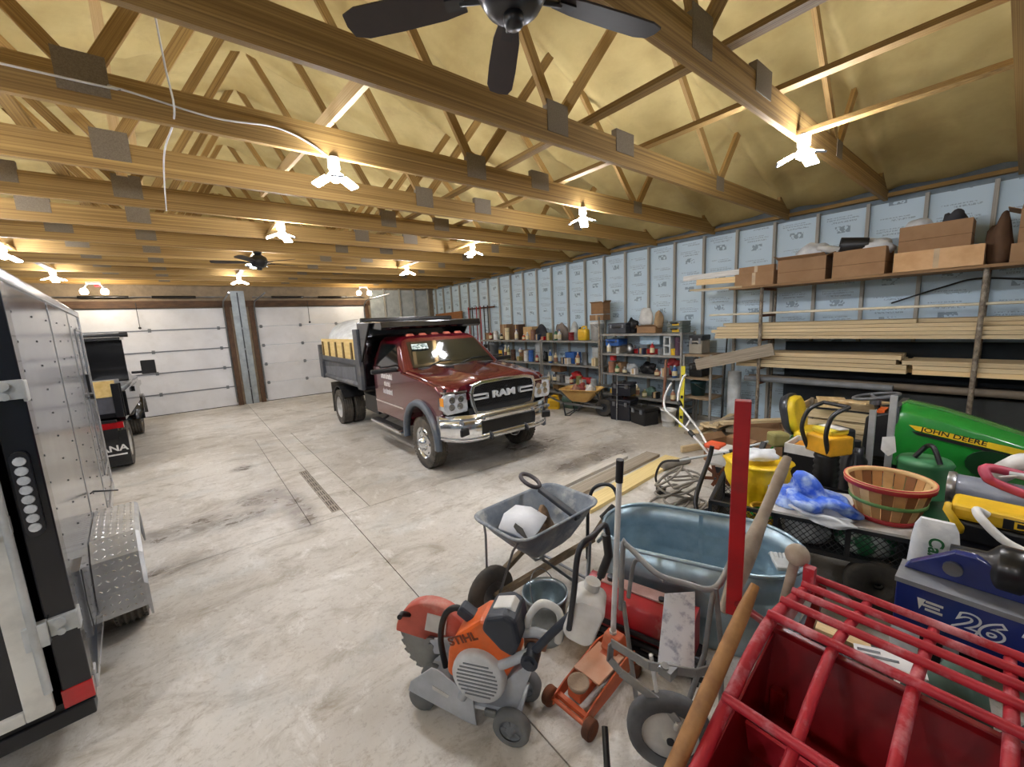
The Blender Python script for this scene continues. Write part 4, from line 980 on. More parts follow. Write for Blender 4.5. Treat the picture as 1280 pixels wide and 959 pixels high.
def carton(x0, x1, y0, y1, z0, z1, lab, m=CARD, flaps=True, rz=0.0, name='carton', grp=None, open_=True):
    t = thing(name, lab, 'box', ((x0 + x1) / 2, (y0 + y1) / 2, z0), rz, grp)
    w, d, h = (x1 - x0) / 2, (y1 - y0) / 2, z1 - z0
    b = MB(); e = 0.008
    if open_:
        b.bx(-w, w, -d, d, 0, e).bx(-w, -w + e, -d, d, e, h).bx(w - e, w, -d, d, e, h).bx(-w + e, w - e, -d, -d + e, e, h).bx(-w + e, w - e, d - e, d, e, h)
    else:
        b.bx(-w, w, -d, d, 0, h)
    b.build('body', m, t)
    if open_ and flaps:
        f = 0.5 * min(w, d)
        R1 = random.Random(len(lab))
        for s in (-1, 1):
            a = R1.uniform(0.2, 1.0)
            MB().add([(s * w, -d, h), (s * w, d, h), (s * (w + f * math.cos(a)), d - 0.01, h + f * math.sin(a) * 0.6), (s * (w + f * math.cos(a)), -d + 0.01, h + f * math.sin(a) * 0.6)], [(0, 1, 2, 3)]).build('flap', m, t, solid=0.006)
            a = R1.uniform(-0.6, 0.9)
            MB().add([(-w, s * d, h), (w, s * d, h), (w - 0.01, s * (d + f * math.cos(a)), h + f * math.sin(a)), (-w + 0.01, s * (d + f * math.cos(a)), h + f * math.sin(a))], [(0, 1, 2, 3)]).build('flap', m, t, solid=0.006)
    if not open_:
        MB().bx(-w - 0.001, w + 0.001, -0.025, 0.025, 0.01, h + 0.001).build('tape', mat('box_tape', (196, 166, 122), 0.3), t)
    elif h > 0.2:
        MB().bx(-w - 0.002, -w + 0.001, -d, d, h * 0.44, h * 0.46).bx(-w - 0.002, w + 0.002, -d - 0.002, -d + 0.001, h * 0.44, h * 0.46).build('fold_line', CARDIN, t)
    return t
ZD = 2.592
carton(7.3, 7.62, 2.49, 3.06, ZD, ZD + 0.2, 'smallest printed carton at the end of the rack deck', open_=False)
carton(7.34, 7.62, 2.5, 3.02, ZD + 0.202, ZD + 0.31, 'flat carton resting on the smallest printed carton', open_=False)
carton(7.3, 7.72, 1.84, 2.44, ZD, ZD + 0.34, 'open carton with white sheet inside, next to the smallest carton', rz=0.05)
carton(7.3, 7.75, 1.18, 1.74, ZD, ZD + 0.36, 'open carton under the black bucket, middle of the rack deck', rz=-0.03, flaps=False)
carton(7.28, 7.72, 0.33, 1.1, ZD, ZD + 0.24, 'long pale carton lying on its side near the middle rack post', mat('pale_card', (212, 172, 128), 0.85, col2=(196, 154, 108)), open_=False)
carton(7.36, 7.8, 0.45, 1.08, ZD + 0.242, ZD + 0.56, 'carton stacked on the long pale carton', rz=0.0, flaps=False)
carton(7.3, 7.75, -0.62, 0.14, ZD, ZD + 0.2, 'broad carton at the near end of the rack deck, lower one', open_=False)
carton(7.32, 7.75, -0.6, 0.1, ZD + 0.202, ZD + 0.56, 'broad carton stacked at the near end of the rack deck')
carton(7.3, 7.78, -1.5, -0.75, ZD, ZD + 0.5, 'tall carton on the rack deck beyond the broad pair', rz=0.03)
def lump(name, lab, cat, c, r, m, seed=1, rough=0.25, n=22, k=14, flat=True):
    """a soft crumpled heap: ball pushed about by layered sines, flat underneath."""
    R = random.Random(seed); ph = [(R.uniform(-6, 6), R.uniform(-6, 6), R.uniform(-6, 6), R.uniform(0, 6)) for _ in range(7)]
    vs = []; fs = []
    for i in range(k + 1):
        a = PI * i / k
        for j in range(n):
            q = 2 * PI * j / n
            d = V(math.sin(a) * math.cos(q), math.sin(a) * math.sin(q), -math.cos(a))
            e = 1 + rough * sum(math.sin(p[0] * d.x + p[1] * d.y + p[2] * d.z + p[3]) for p in ph) / 4
            z = d.z * r[2] * e
            if flat: z = max(z, -r[2] * 0.55)
            vs.append((d.x * r[0] * e, d.y * r[1] * e, z + (r[2] * 0.55 if flat else 0)))
    for i in range(k):
        for j in range(n): fs.append((i * n + j, i * n + (j + 1) % n, (i + 1) * n + (j + 1) % n, (i + 1) * n + j))
    o = MB().add(vs, fs, True).build(name, m, None, c)
    if lab: tag(o, lab, cat)
    return o
CLOTHG = mat('dark_cloth', (64, 64, 68), 0.9, col2=(44, 44, 48), scale=4, bump=0.4, bscale=20)
WHITEBAG = mat('white_bag', (226, 228, 230), 0.45, col2=(190, 194, 200), scale=6, bump=0.5, bscale=14)
lump('plastic_bag', 'white plastic bag bulging from the carton on the long pale one', 'bag', (7.52, 0.92, ZD + 0.32), (0.16, 0.16, 0.22), WHITEBAG, 4, 0.2)
lump('dark_jacket', 'dark folded cloth beside the white bag in the stacked carton', 'cloth', (7.55, 0.62, ZD + 0.3), (0.14, 0.13, 0.26), CLOTHG, 5, 0.3)
lump('paper_sheet', 'crumpled white sheet sticking out of the open carton by the smallest', 'sheet', (7.5, 2.05, ZD + 0.2), (0.14, 0.2, 0.22), WHITEBAG, 8, 0.3)
tag(MB().lathe([(0.05, 0), (0.05, 0.5), (0.04, 0.5), (0.04, 0)], 16, (7.4, 1.96, ZD + 0.46), (0.1, -0.9, -0.25)).build('white_pipe', WHITE), 'short white pipe leaning over the open carton with white sheet', 'pipe')
tag(MB().lathe([(0.09, 0), (0.1, 0.3), (0.085, 0.3), (0.075, 0.02), (0, 0.02)], 20, (7.42, 1.4, ZD + 0.42), (-0.3, 0.9, 0.1)).build('black_bucket', BLACK), 'black bucket lying on the middle open carton', 'bucket')
lump('white_sheeting', 'white plastic sheeting over the middle open carton', 'sheet', (7.52, 1.36, ZD + 0.27), (0.16, 0.2, 0.15), WHITEBAG, 12, 0.3)
lump('brown_bag', 'brown bag stuffed between the long pale carton and the broad pair', 'bag', (7.5, 0.23, ZD), (0.12, 0.09, 0.34), mat('brown_cloth', (96, 70, 50), 0.9), 9, 0.25)

WALLSHADE = mat('wall_shade', (40, 50, 58), 0.7, col2=(24, 30, 36), scale=2, bump=0.3, bscale=8)  # dark sheet added to stand in for the rack's shade on the wall
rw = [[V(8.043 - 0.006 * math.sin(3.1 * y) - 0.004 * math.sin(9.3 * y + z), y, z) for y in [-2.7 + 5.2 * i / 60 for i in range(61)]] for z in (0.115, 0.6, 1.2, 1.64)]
dt = MB().loft(rw, closed=False); o = dt.build('wall_shade', WALLSHADE, solid=0.008)
tag(o, 'dark sheet added as wall shade behind the lower part of the tall rack', 'tarp')
tag(MB().bx(7.68, 7.74, -2.2, 1.7, 0.0, 0.95).build('rack_shade_panel', mat('rack_shade_panel', (52, 54, 52), 0.8, col2=(34, 36, 36), scale=2)), 'dark panel added as shade on edge beneath the rack behind the tractor', 'panel')  # dark panel added to deepen the shade beneath the rack
# =================================================================== STEEL SHELVES ALONG THE WALL
SHELFM = mat('shelf_steel', (158, 156, 150), 0.5, 0.4, dirt=(120, 104, 88), damt=0.6)
SHELFB = mat('shelf_board', (150, 128, 100), 0.8, dirt=(110, 92, 74), damt=0.5)
def shelves(lab, y0, y1, zs, h, m=SHELFM, x0=7.46, x1=7.98):
    t = thing('shelf_unit', lab, 'shelves', (x0, y0, 0))
    d = x1 - x0; L = y1 - y0
    for z in zs: MB().bx(0, d, 0.0, L, z - 0.035, z - 0.003).bx(-0.006, 0, 0, L, z - 0.045, z).build('shelf', m, t)
    for (x, y) in ((0.0, 0), (0.0, L), (d, 0), (d, L)): MB().bx(x - 0.018, x + 0.018, y - 0.018, y + 0.018, 0, h).build('post', SHELFM, t)
    return t
shelves('long wall shelf unit nearest the garage doors, crowded with tins', 8.12, 11.0, (0.3, 0.55, 1.05, 1.66), 1.68)
shelves('long wall shelf unit with jackets on top, behind the yellow barrow', 6.1, 8.06, (0.3, 0.55, 1.05, 1.66), 1.68)
shelves('near wall shelf unit with charcoal tool case on top', 4.08, 6.02, (0.3, 0.45, 0.93, 1.38, 1.82), 2.2 - 0.36)
shelves('narrow end stand carrying the stone coloured cooler', 3.5, 4.02, (0.6, 0.98, 1.42), 1.42, SHELFB)
tag(MB().cyl((7.42, 6.06, 0), (7.42, 6.06, 2.22), 0.022, n=8).build('upright_pipe', PIPE), 'upright pipe standing between the two wall shelves', 'pipe')
IC = dict(CARD=CARD, CARDD=mat('card_old', (150, 112, 76), 0.9), TAN=mat('card_tan', (206, 168, 118), 0.85), BROWN=mat('dark_crate', (92, 64, 46), 0.8), RUST=mat('pot_brown', (140, 98, 76), 0.6),
          RED=RED, REDD=mat('dull_red', (130, 28, 30), 0.5), REDB=mat('bright_red', (200, 44, 44), 0.55), REDW=mat('worn_red', (168, 72, 66), 0.6, col2=(120, 60, 56)), PINKRED=mat('pink_red', (216, 84, 86), 0.7, bump=0.4, bscale=20),
          WHITE=WHITE, CREAM=mat('cream', (226, 212, 170), 0.5), DARKGREY=CLOTHG, BROWNGREY=mat('brown_grey_cloth', (134, 122, 112), 0.9, col2=(90, 82, 76), scale=4), GREENB=mat('bottle_green', (46, 104, 70), 0.35),
          PALEGREY=mat('pale_grey', (186, 190, 190), 0.55, dirt=(130, 130, 130), damt=0.4), YELLOW=YELLOW, GREYP=GREYP, NAVY=mat('navy', (40, 58, 84), 0.45), OLIVE=mat('olive', (140, 134, 80), 0.5), LILAC=mat('lilac', (178, 176, 210), 0.4),
          BLUE=BLUE, BLACK=BLACK, TERRA=mat('terracotta', (176, 124, 96), 0.6), STEEL=STEEL, GREENG=mat('green_grey', (92, 118, 104), 0.8), CHAR=mat('charcoal', (58, 62, 70), 0.5), KRAFT=mat('kraft', (188, 156, 118), 0.85, bump=0.4, bscale=16),
          OLIVEG=mat('ammo_green', (104, 112, 104), 0.5), WOODB=WEATHER, PALEBLUE=mat('pale_blue', (176, 204, 222), 0.5), PLUM=mat('plum', (88, 60, 78), 0.5), STONE=mat('stone_cooler', (160, 152, 136), 0.6), TEAL=mat('dark_teal', (30, 70, 74), 0.5))
ITEMS = [
('box',10.82,0.32,1.66,0.18,'CARD','small brown carton at the far end of the long shelf top'),
('bottle',10.53,0.26,1.66,0.26,'RED','squat red bottle near the far end of the long shelf top'),
('can',10.29,0.21,1.66,0.28,'WHITE','white can with plain lid on the long shelf top'),
('box',10.01,0.33,1.66,0.47,'CARD','tall brown carton on the long shelf top beside the pale tin'),
('can',9.70,0.26,1.66,0.36,'CREAM','pale cream tin on the long shelf top'),
('box',9.40,0.27,1.66,0.45,'BROWN','dark brown crate on the long shelf top'),
('bottle',9.23,0.13,1.66,0.31,'WHITE','white spray bottle in front of the dark brown crate'),
('box',8.86,0.39,1.66,0.37,'TAN','wide tan carton on the long shelf top'),
('can',8.51,0.17,1.66,0.29,'RUST','brown metal pot next to the wide tan carton'),
('bag',8.07,0.51,1.66,0.43,'DARKGREY','heap of dark grey jackets on the long shelf'),
('bag',7.60,0.50,1.66,0.46,'BROWNGREY','folded brownish tarp heaped on the long shelf'),
('bottle',7.59,0.10,1.66,0.27,'GREENB','small green bottle before the folded tarp'),
('bottle',7.46,0.12,1.66,0.27,'WHITE','white bottle before the folded tarp'),
('bag',7.14,0.41,1.66,0.43,'PALEGREY','pale grey duffel bag on the long shelf'),
('can',7.07,0.22,1.66,0.20,'REDD','dark red tin in front of the pale duffel bag'),
('jug',6.74,0.34,1.66,0.35,'YELLOW','yellow fuel jug on the long shelf top'),
('bucket',6.33,0.37,1.66,0.44,'WHITE','white plastic pail at the near end of the long shelf top'),
('box',6.23,0.41,2.13,0.13,'CARD','flat brown carton lying on the white pail'),
('box',6.20,0.36,2.28,0.26,'CARDD','brown carton on top of the flat carton and white pail'),
('bucket',10.55,0.40,1.05,0.52,'GREYP','grey pail on the middle shelf near its far end'),
('jug',10.10,0.42,1.05,0.48,'NAVY','dark blue jug on the middle shelf'),
('bottle',9.79,0.12,1.05,0.45,'CREAM','slim cream bottle on the middle shelf'),
('bottle',9.64,0.12,1.05,0.44,'OLIVE','slim olive bottle on the middle shelf'),
('can',9.45,0.19,1.05,0.32,'BROWN','brown tin on the middle shelf'),
('box',9.13,0.29,1.05,0.28,'CARD','small open brown carton on the middle shelf'),
('bottle',9.08,0.22,1.30,0.14,'LILAC','pale lilac bottle standing on the small open carton'),
('can',8.85,0.18,1.05,0.30,'WHITE','white tin beside the blue tin'),
('can',8.64,0.17,1.05,0.32,'BLUE','blue and white tin on the middle shelf'),
('box',8.42,0.27,1.05,0.59,'PALEGREY','pale metal parts cabinet on the middle shelf'),
('bag',8.08,0.35,1.05,0.35,'BLACK','black bag with a pale strap on the middle shelf'),
('bottle',7.83,0.15,1.05,0.35,'BLUE','blue and white cleaner bottle on the middle shelf'),
('bottle',7.62,0.15,1.05,0.28,'CREAM','cream bottle on the middle shelf near the blue case'),
('box',7.24,0.31,1.05,0.29,'BLUE','bright blue plastic case on the middle shelf'),
('jug',6.98,0.11,1.05,0.22,'WHITE','small white jug on the middle shelf'),
('bottle',6.84,0.16,1.05,0.32,'TERRA','terracotta coloured jar on the middle shelf'),
('can',6.62,0.23,1.05,0.32,'STEEL','silver tin on the middle shelf'),
('box',6.39,0.17,1.25,0.23,'PALEGREY','upper pale drawer box of the pair by the steel post'),
('box',6.39,0.17,1.05,0.20,'PALEGREY','lower pale drawer box of the pair by the steel post'),
('box',7.76,0.34,0.80,0.17,'CARD','brown carton on the low shelf, on a white carton'),
('box',7.76,0.34,0.55,0.15,'WHITE','white carton with dark print on the low shelf'),
('can',7.43,0.15,0.55,0.19,'STEEL','silver tin on the low shelf'),
('bag',7.13,0.39,0.65,0.21,'REDB','red coiled air hose on the low shelf'),
('bag',6.77,0.50,0.55,0.18,'REDB','red toolbag on the low shelf near the yellow barrow'),
('can',6.37,0.20,0.55,0.18,'PALEGREY','grey drum on the low shelf by the steel post'),
('box',7.78,0.22,0.05,0.40,'TAN','tall tan box under the low shelf'),
('bag',7.32,0.41,0.05,0.30,'GREENG','green grey tarp bundle under the low shelf'),
('case',5.65,0.48,1.82,0.23,'CHAR','charcoal tool case on the near shelf top'),
('bag',5.42,0.33,1.82,0.37,'BLACK','black crumpled tarp behind the charcoal tool case'),
('box',4.99,0.45,1.82,0.14,'CARD','low brown carton on the near shelf top'),
('sack',5.06,0.37,1.99,0.41,'WHITE','white and teal paper sack slumped on the low carton'),
('sack',4.77,0.22,1.92,0.40,'KRAFT','brown paper sack behind the white and teal sack'),
('case',4.25,0.32,1.953,0.10,'OLIVEG','upper grey green case with a yellow label on the near shelf'),
('case',4.25,0.32,1.82,0.13,'OLIVEG','lower grey green case with a yellow label on the near shelf'),
('case',5.79,0.36,1.54,0.15,'BLUE','blue lidded cooler box on the near shelf'),
('box',5.79,0.27,1.38,0.17,'WOODB','small wooden crate under the blue cooler box'),
('can',5.62,0.07,1.38,0.13,'WHITE','little white tin beside the wooden crate'),
('kettle',5.32,0.23,1.38,0.30,'STEEL','steel kettle on the near shelf'),
('box',4.99,0.64,1.38,0.09,'REDB','long flat red tray on the near shelf'),
('box',4.90,0.46,1.58,0.20,'PALEBLUE','pale printed foam offcut standing behind the red tray'),
('can',4.57,0.13,1.38,0.13,'GREYP','grey tin next to the red tray'),
('can',4.28,0.14,1.38,0.13,'YELLOW','yellow tape roll on the near shelf'),
('can',4.16,0.17,1.38,0.35,'PLUM','plum coloured drum on the near shelf'),
('block',4.41,0.16,1.38,0.39,'PALEGREY','hollow concrete block on end on the near shelf'),
('cooler',3.84,0.25,1.42,0.35,'STONE','stone coloured cooler with black lid on the end stand'),
('box',5.78,0.29,0.93,0.21,'CARD','brown carton of cables on the third shelf down'),
('can',5.78,0.16,1.21,0.11,'REDB','small red tin on the carton of cables'),
('bag',5.43,0.32,0.93,0.24,'PALEGREY','tangle of white hoses on the third shelf down'),
('bag',5.00,0.43,0.93,0.28,'BLACK','tangle of black cable on the third shelf down'),
('bag',4.60,0.33,0.93,0.22,'PINKRED','pinkish red rolled tarp on the third shelf down'),
('bag',4.43,0.30,1.13,0.21,'PINKRED','red safety vest bundle on the rolled tarp'),
('case',3.83,0.25,0.98,0.25,'BLACK','black tool case under the stone coloured cooler'),
('bucket',3.84,0.29,0.60,0.28,'TEAL','dark teal tub under the black tool case'),
('bag',4.96,0.30,0.45,0.21,'GREENG','dark green bag at the bottom of the near shelf'),
('box',4.43,0.36,0.35,0.39,'REDW','worn red metal bin beneath the near shelf'),
('bag',4.82,0.38,0.25,0.17,'DARKGREY','dark grey sack at the foot of the near shelf')]

def put(kind, y, w, z, h, ck, lab, i):
    m = IC[ck]; z += 0.002
    zs = (0.55, 1.05, 1.66) if y > 6.06 else (0.45, 0.93, 1.38, 1.82) if y > 4.05 else (0.6, 0.98, 1.42)
    up = [q for q in zs if q > z + 0.03]
    if up: h = min(h, up[0] - 0.055 - z)
    for (ua, ub) in ((8.12, 11.0), (6.1, 8.06), (4.08, 6.02), (3.5, 4.02)):
        if ua - 0.05 < y < ub + 0.05: y = min(max(y, ua + w / 2 + 0.03), ub - w / 2 - 0.03) if w < ub - ua - 0.06 else y
    if kind == 'box': carton(7.66, 7.92, y - w / 2, y + w / 2, z, z + h, lab, m, flaps=(i % 3 == 0), open_=(i % 2 == 0), name={'CARD': 'carton', 'TAN': 'carton', 'CARDD': 'carton'}.get(ck, 'storage_box'))
    elif kind in ('bottle', 'can', 'kettle'):
        r = min(w / 2, 0.05 if kind == 'bottle' else 0.075); x = 7.49 + r
        t = thing(dict(bottle='bottle', can='tin_can', kettle='kettle')[kind], lab, kind if kind != 'can' else 'tin', (x, y, z))
        if kind == 'bottle':
            MB().lathe([(0, 0), (r, 0), (r, h * 0.62), (r * 0.8, h * 0.72), (r * 0.36, h * 0.82), (r * 0.36, h * 0.9), (0, h * 0.9)], 14).build('body', m, t)
            MB().cyl((0, 0, h * 0.9), (0, 0, h), r * 0.42, n=10).build('cap', WHITE if ck != 'WHITE' else BLUE, t)
            MB().lathe([(r + 0.001, h * 0.15), (r + 0.002, h * 0.2), (r + 0.002, h * 0.5), (r + 0.001, h * 0.55)], 14).build('label_band', IC['CREAM'] if ck != 'CREAM' else IC['RUST'], t)
        elif kind == 'can':
            MB().lathe([(0, 0), (r, 0), (r * 0.97, 0.01), (r * 0.97, h - 0.012), (r, h - 0.008), (r, h), (r * 0.9, h), (r * 0.88, h - 0.008), (0, h - 0.008)], 16).build('body', m, t)
            MB().tube([(-r, 0, h * 0.8)] + [(-r * math.cos(a), -r * 1.05 * math.sin(a), h * 0.8 - 0.03) for a in (0.5, 1.0, 1.57, 2.1, 2.6)] + [(r, 0, h * 0.8)], 0.003, 5).build('bail', STEEL, t)
        else:
            MB().lathe([(0, 0), (r, 0), (r * 1.02, h * 0.3), (r * 0.7, h * 0.62), (r * 0.3, h * 0.7), (0, h * 0.72)], 18).build('body', m, t)
            MB().tube(arc((0, 0, h * 0.5), r * 0.9, 0.3, PI - 0.3, 10, 'yz'), 0.008, 6).build('handle', BLACK, t)
            MB().cyl((0, -r * 0.8, h * 0.3), (0, -r * 1.6, h * 0.62), 0.02, 0.012, 8).build('spout', m, t)
    elif kind in ('bucket', 'jug'):
        if kind == 'bucket':
            r = min(w / 2, 0.16); t = thing('bucket', lab, 'bucket', (7.68, y, z))
            MB().lathe([(0, 0), (r * 0.84, 0), (r * 0.98, h * 0.86), (r * 1.04, h * 0.86), (r * 1.04, h * 0.93), (r, h), (r * 0.94, h), (r * 0.8, 0.02), (0, 0.02)], 20).build('body', m, t)
            MB().tube([(r * 1.03 * math.cos(a), -r * 1.06 * abs(math.sin(a)), h * 0.88 - 0.12 * math.sin(a)) for a in [PI * k / 10 for k in range(11)]], 0.004, 5).build('bail', STEEL, t)
        else: jerry(lab, (7.66, y, z), min(w, 0.28), h, m, 0)
    elif kind in ('bag', 'sack'):
        lump('cloth_heap' if kind == 'bag' else 'paper_sack', lab, 'bag', (7.79, y, z), (0.105, w * 0.4, h * 0.56), m, i, 0.32 if kind == 'bag' else 0.2)
    elif kind in ('case', 'cooler'):
        t = thing('tool_case' if kind == 'case' else 'cooler_box', lab, 'case' if kind == 'case' else 'cooler', (7.7, y, z))
        MB().bx(-0.17, 0.17, -w / 2, w / 2, 0, h * 0.72).build('body', m, t, bevel=0.012)
        MB().bx(-0.175, 0.175, -w / 2 - 0.005, w / 2 + 0.005, h * 0.73, h).build('lid', BLACK if kind == 'cooler' else m, t, bevel=0.012)
        MB().tube([(-0.18, -w * 0.2, h * 0.55), (-0.205, -w * 0.2, h * 0.6), (-0.205, w * 0.2, h * 0.6), (-0.18, w * 0.2, h * 0.55)], 0.008, 6).build('handle', BLACK, t)
        if ck == 'OLIVEG': MB().bx(-0.172, -0.169, -w * 0.3, w * 0.15, h * 0.15, h * 0.6).build('sticker', YELLOW, t)
        for s in (-1, 1): MB().bx(-0.182, -0.17, s * w * 0.33 - 0.02, s * w * 0.33 + 0.02, h * 0.55, h * 0.85).build('latch', STEEL, t)
    elif kind == 'block':
        b = MB(); e = 0.035; d = 0.1
        b.bx(-d, d, -w / 2, -w / 2 + e, 0, h).bx(-d, d, w / 2 - e, w / 2, 0, h)
        for q in (0, 0.5, 1): b.bx(-d, d, -w / 2 + e, w / 2 - e, q * (h - e), q * (h - e) + e)
        tag(b.build('concrete_block', m, None, (7.6, y, z)), lab, 'block')
def jerry(lab, loc, w, h, m, rz, name='fuel_jug'):
    t = thing(name, lab, 'jug', loc, rz)
    b = MB().loft([[V(px, py, z) for px, py in rrect(w * 0.62 * s, w * s, 0.05 * s, 4)] for (z, s) in ((0, 0.92), (0.02, 1), (h * 0.66, 1), (h * 0.76, 0.9), (h * 0.8, 0.6))])
    b.build('body', m, t, bevel=0.006)
    MB().tube([(0, -w * 0.34, h * 0.72), (0, -w * 0.3, h * 0.93), (0, 0, h * 0.97), (0, w * 0.18, h * 0.9), (0, w * 0.22, h * 0.76)], w * 0.075, 8).build('handle', m, t)
    MB().cyl((0, w * 0.36, h * 0.74), (0, w * 0.4, h * 0.9), w * 0.12, n=12).build('cap', BLACK, t)
    MB().rbox((-w * 0.315, 0, h * 0.38), (0.008, w * 0.62, h * 0.42)).build('moulded_panel', mat('jug_panel', (214, 166, 20), 0.5), t, bevel=0.003)
    return t
for i, it in enumerate(ITEMS): put(*it, i)
EX = random.Random(17); USED = set(); n_ex = 0
SPOT = [(it[3], it[1] + q * it[2] * 0.5) for it in ITEMS if it[0] in ('bottle', 'can', 'jug', 'bucket', 'kettle', 'case', 'block') for q in (-0.8, 0, 0.8)]
WHERE = [(8.3, 10.7, 1.05, 'on the middle shelf nearest the doors'), (6.3, 7.95, 1.05, 'on the middle shelf behind the yellow barrow'), (8.3, 10.7, 0.55, 'on the low shelf nearest the doors'), (6.3, 7.95, 0.55, 'on the low shelf behind the yellow barrow'),
         (4.25, 5.9, 1.38, 'on the second shelf down of the near unit'), (4.25, 5.9, 0.93, 'on the third shelf down of the near unit'), (4.25, 5.9, 0.45, 'on the lowest shelf of the near unit'), (6.3, 10.7, 1.66, 'in the front row of the long shelf top')]
TONE = dict(CREAM='cream', RUST='brown', RED='bright red', NAVY='navy', BLUE='blue', WHITE='plain white', OLIVE='olive', TERRA='terracotta', STEEL='bare metal', GREENB='dark green', PALEGREY='light grey', BLACK='black', YELLOW='yellow', ORANGE='orange')
IC['ORANGE'] = ORANGE
while n_ex < 56:
    y0, y1, z, wh = WHERE[n_ex % 8]; ck = EX.choice(sorted(TONE)); kd = EX.choice(('bottle', 'can', 'box', 'bottle', 'box'))
    lab = '%s %s standing %s' % (TONE[ck], dict(bottle='small bottle', can='little paint tin', box='little storage box')[kd], wh)
    if lab in USED: continue
    USED.add(lab); n_ex += 1
    for tries in range(60):
        y = EX.uniform(y0, y1)
        if all(abs(y - yy) > 0.13 for (zz, yy) in SPOT if abs(zz - z) < 0.02): break
    else: continue
    SPOT.append((z, y))
    if kd == 'box': MBX = carton(7.5, 7.62, y - 0.06, y + 0.06, z + 0.001, z + EX.uniform(0.1, 0.2), lab, IC[ck], open_=False, name='storage_box')
    else: put(kd, y, EX.uniform(0.09, 0.16), z, EX.uniform(0.14, 0.26), ck, lab, 0)

# tools hung on the wall near the doors
HK = None
hr = thing('tool_rail', 'dark rail of hanging tools on the wall past the shelves', 'rail', (8.02, 11.75, 2.72))
bar('rail_bar', (0, -0.85, 0), (0, 0.75, 0), 0.04, 0.05, RUST, hr)
TH = [('rake', 12.34, RED, 1.5), ('shovel', 12.1, BLACK, 1.35), ('shovel', 11.84, RED, 1.4), ('rake', 11.6, RED, 1.5), ('broom', 11.38, BLACK, 1.4), ('shovel', 11.16, DARKSTEEL, 1.3)]
for i, (k, y, m, L) in enumerate(TH):
    lab = ('red handled rake hanging farthest along the tool rail', 'black shovel hanging second from the far end of the tool rail', 'red handled shovel hanging mid way on the tool rail', 'red handled rake hanging next to the black broom',
           'black broom hanging on the tool rail near the red rake', 'dark steel shovel hanging at the near end of the tool rail')[i]
    t = thing('hanging_' + k, lab, k, (7.93, y, 2.78 - L))
    bar('hook', (0.0, y - 11.75, 0.0), (-0.075, y - 11.75, 0.0), 0.02, 0.02, RUST, hr)
    MB().cyl((0, 0, 0.1), (0, 0, L), 0.02, n=8).build('shaft', m, t)
    if k == 'shovel': MB().loft([[V(0.012 * math.cos(b) * 1.0 - 0.02, w * math.sin(b), z) for b in [2 * PI * q / 10 for q in range(10)]] for (z, w) in ((-0.25, 0.01), (-0.18, 0.09), (0.0, 0.11), (0.12, 0.03))]).build('blade', DARKSTEEL, t)
    else:
        h = MB().bx(-0.03, 0.02, -0.1, 0.1, 0.06, 0.1)
        for q in range(9): h.bx(-0.03, -0.015, -0.095 + q * 0.0237 - 0.005, -0.095 + q * 0.0237 + 0.005, -0.03, 0.06)
        h.build('rake_head' if k == 'rake' else 'broom_head', m, t)
o = bar('wall_board', (8.0, 12.9, 2.55), (8.0, 14.9, 2.52), 0.05, 0.26, mat('orange_board', (150, 96, 48), 0.7)); tag(o, 'brown board fixed level on the wall above the red truck roof', 'board')

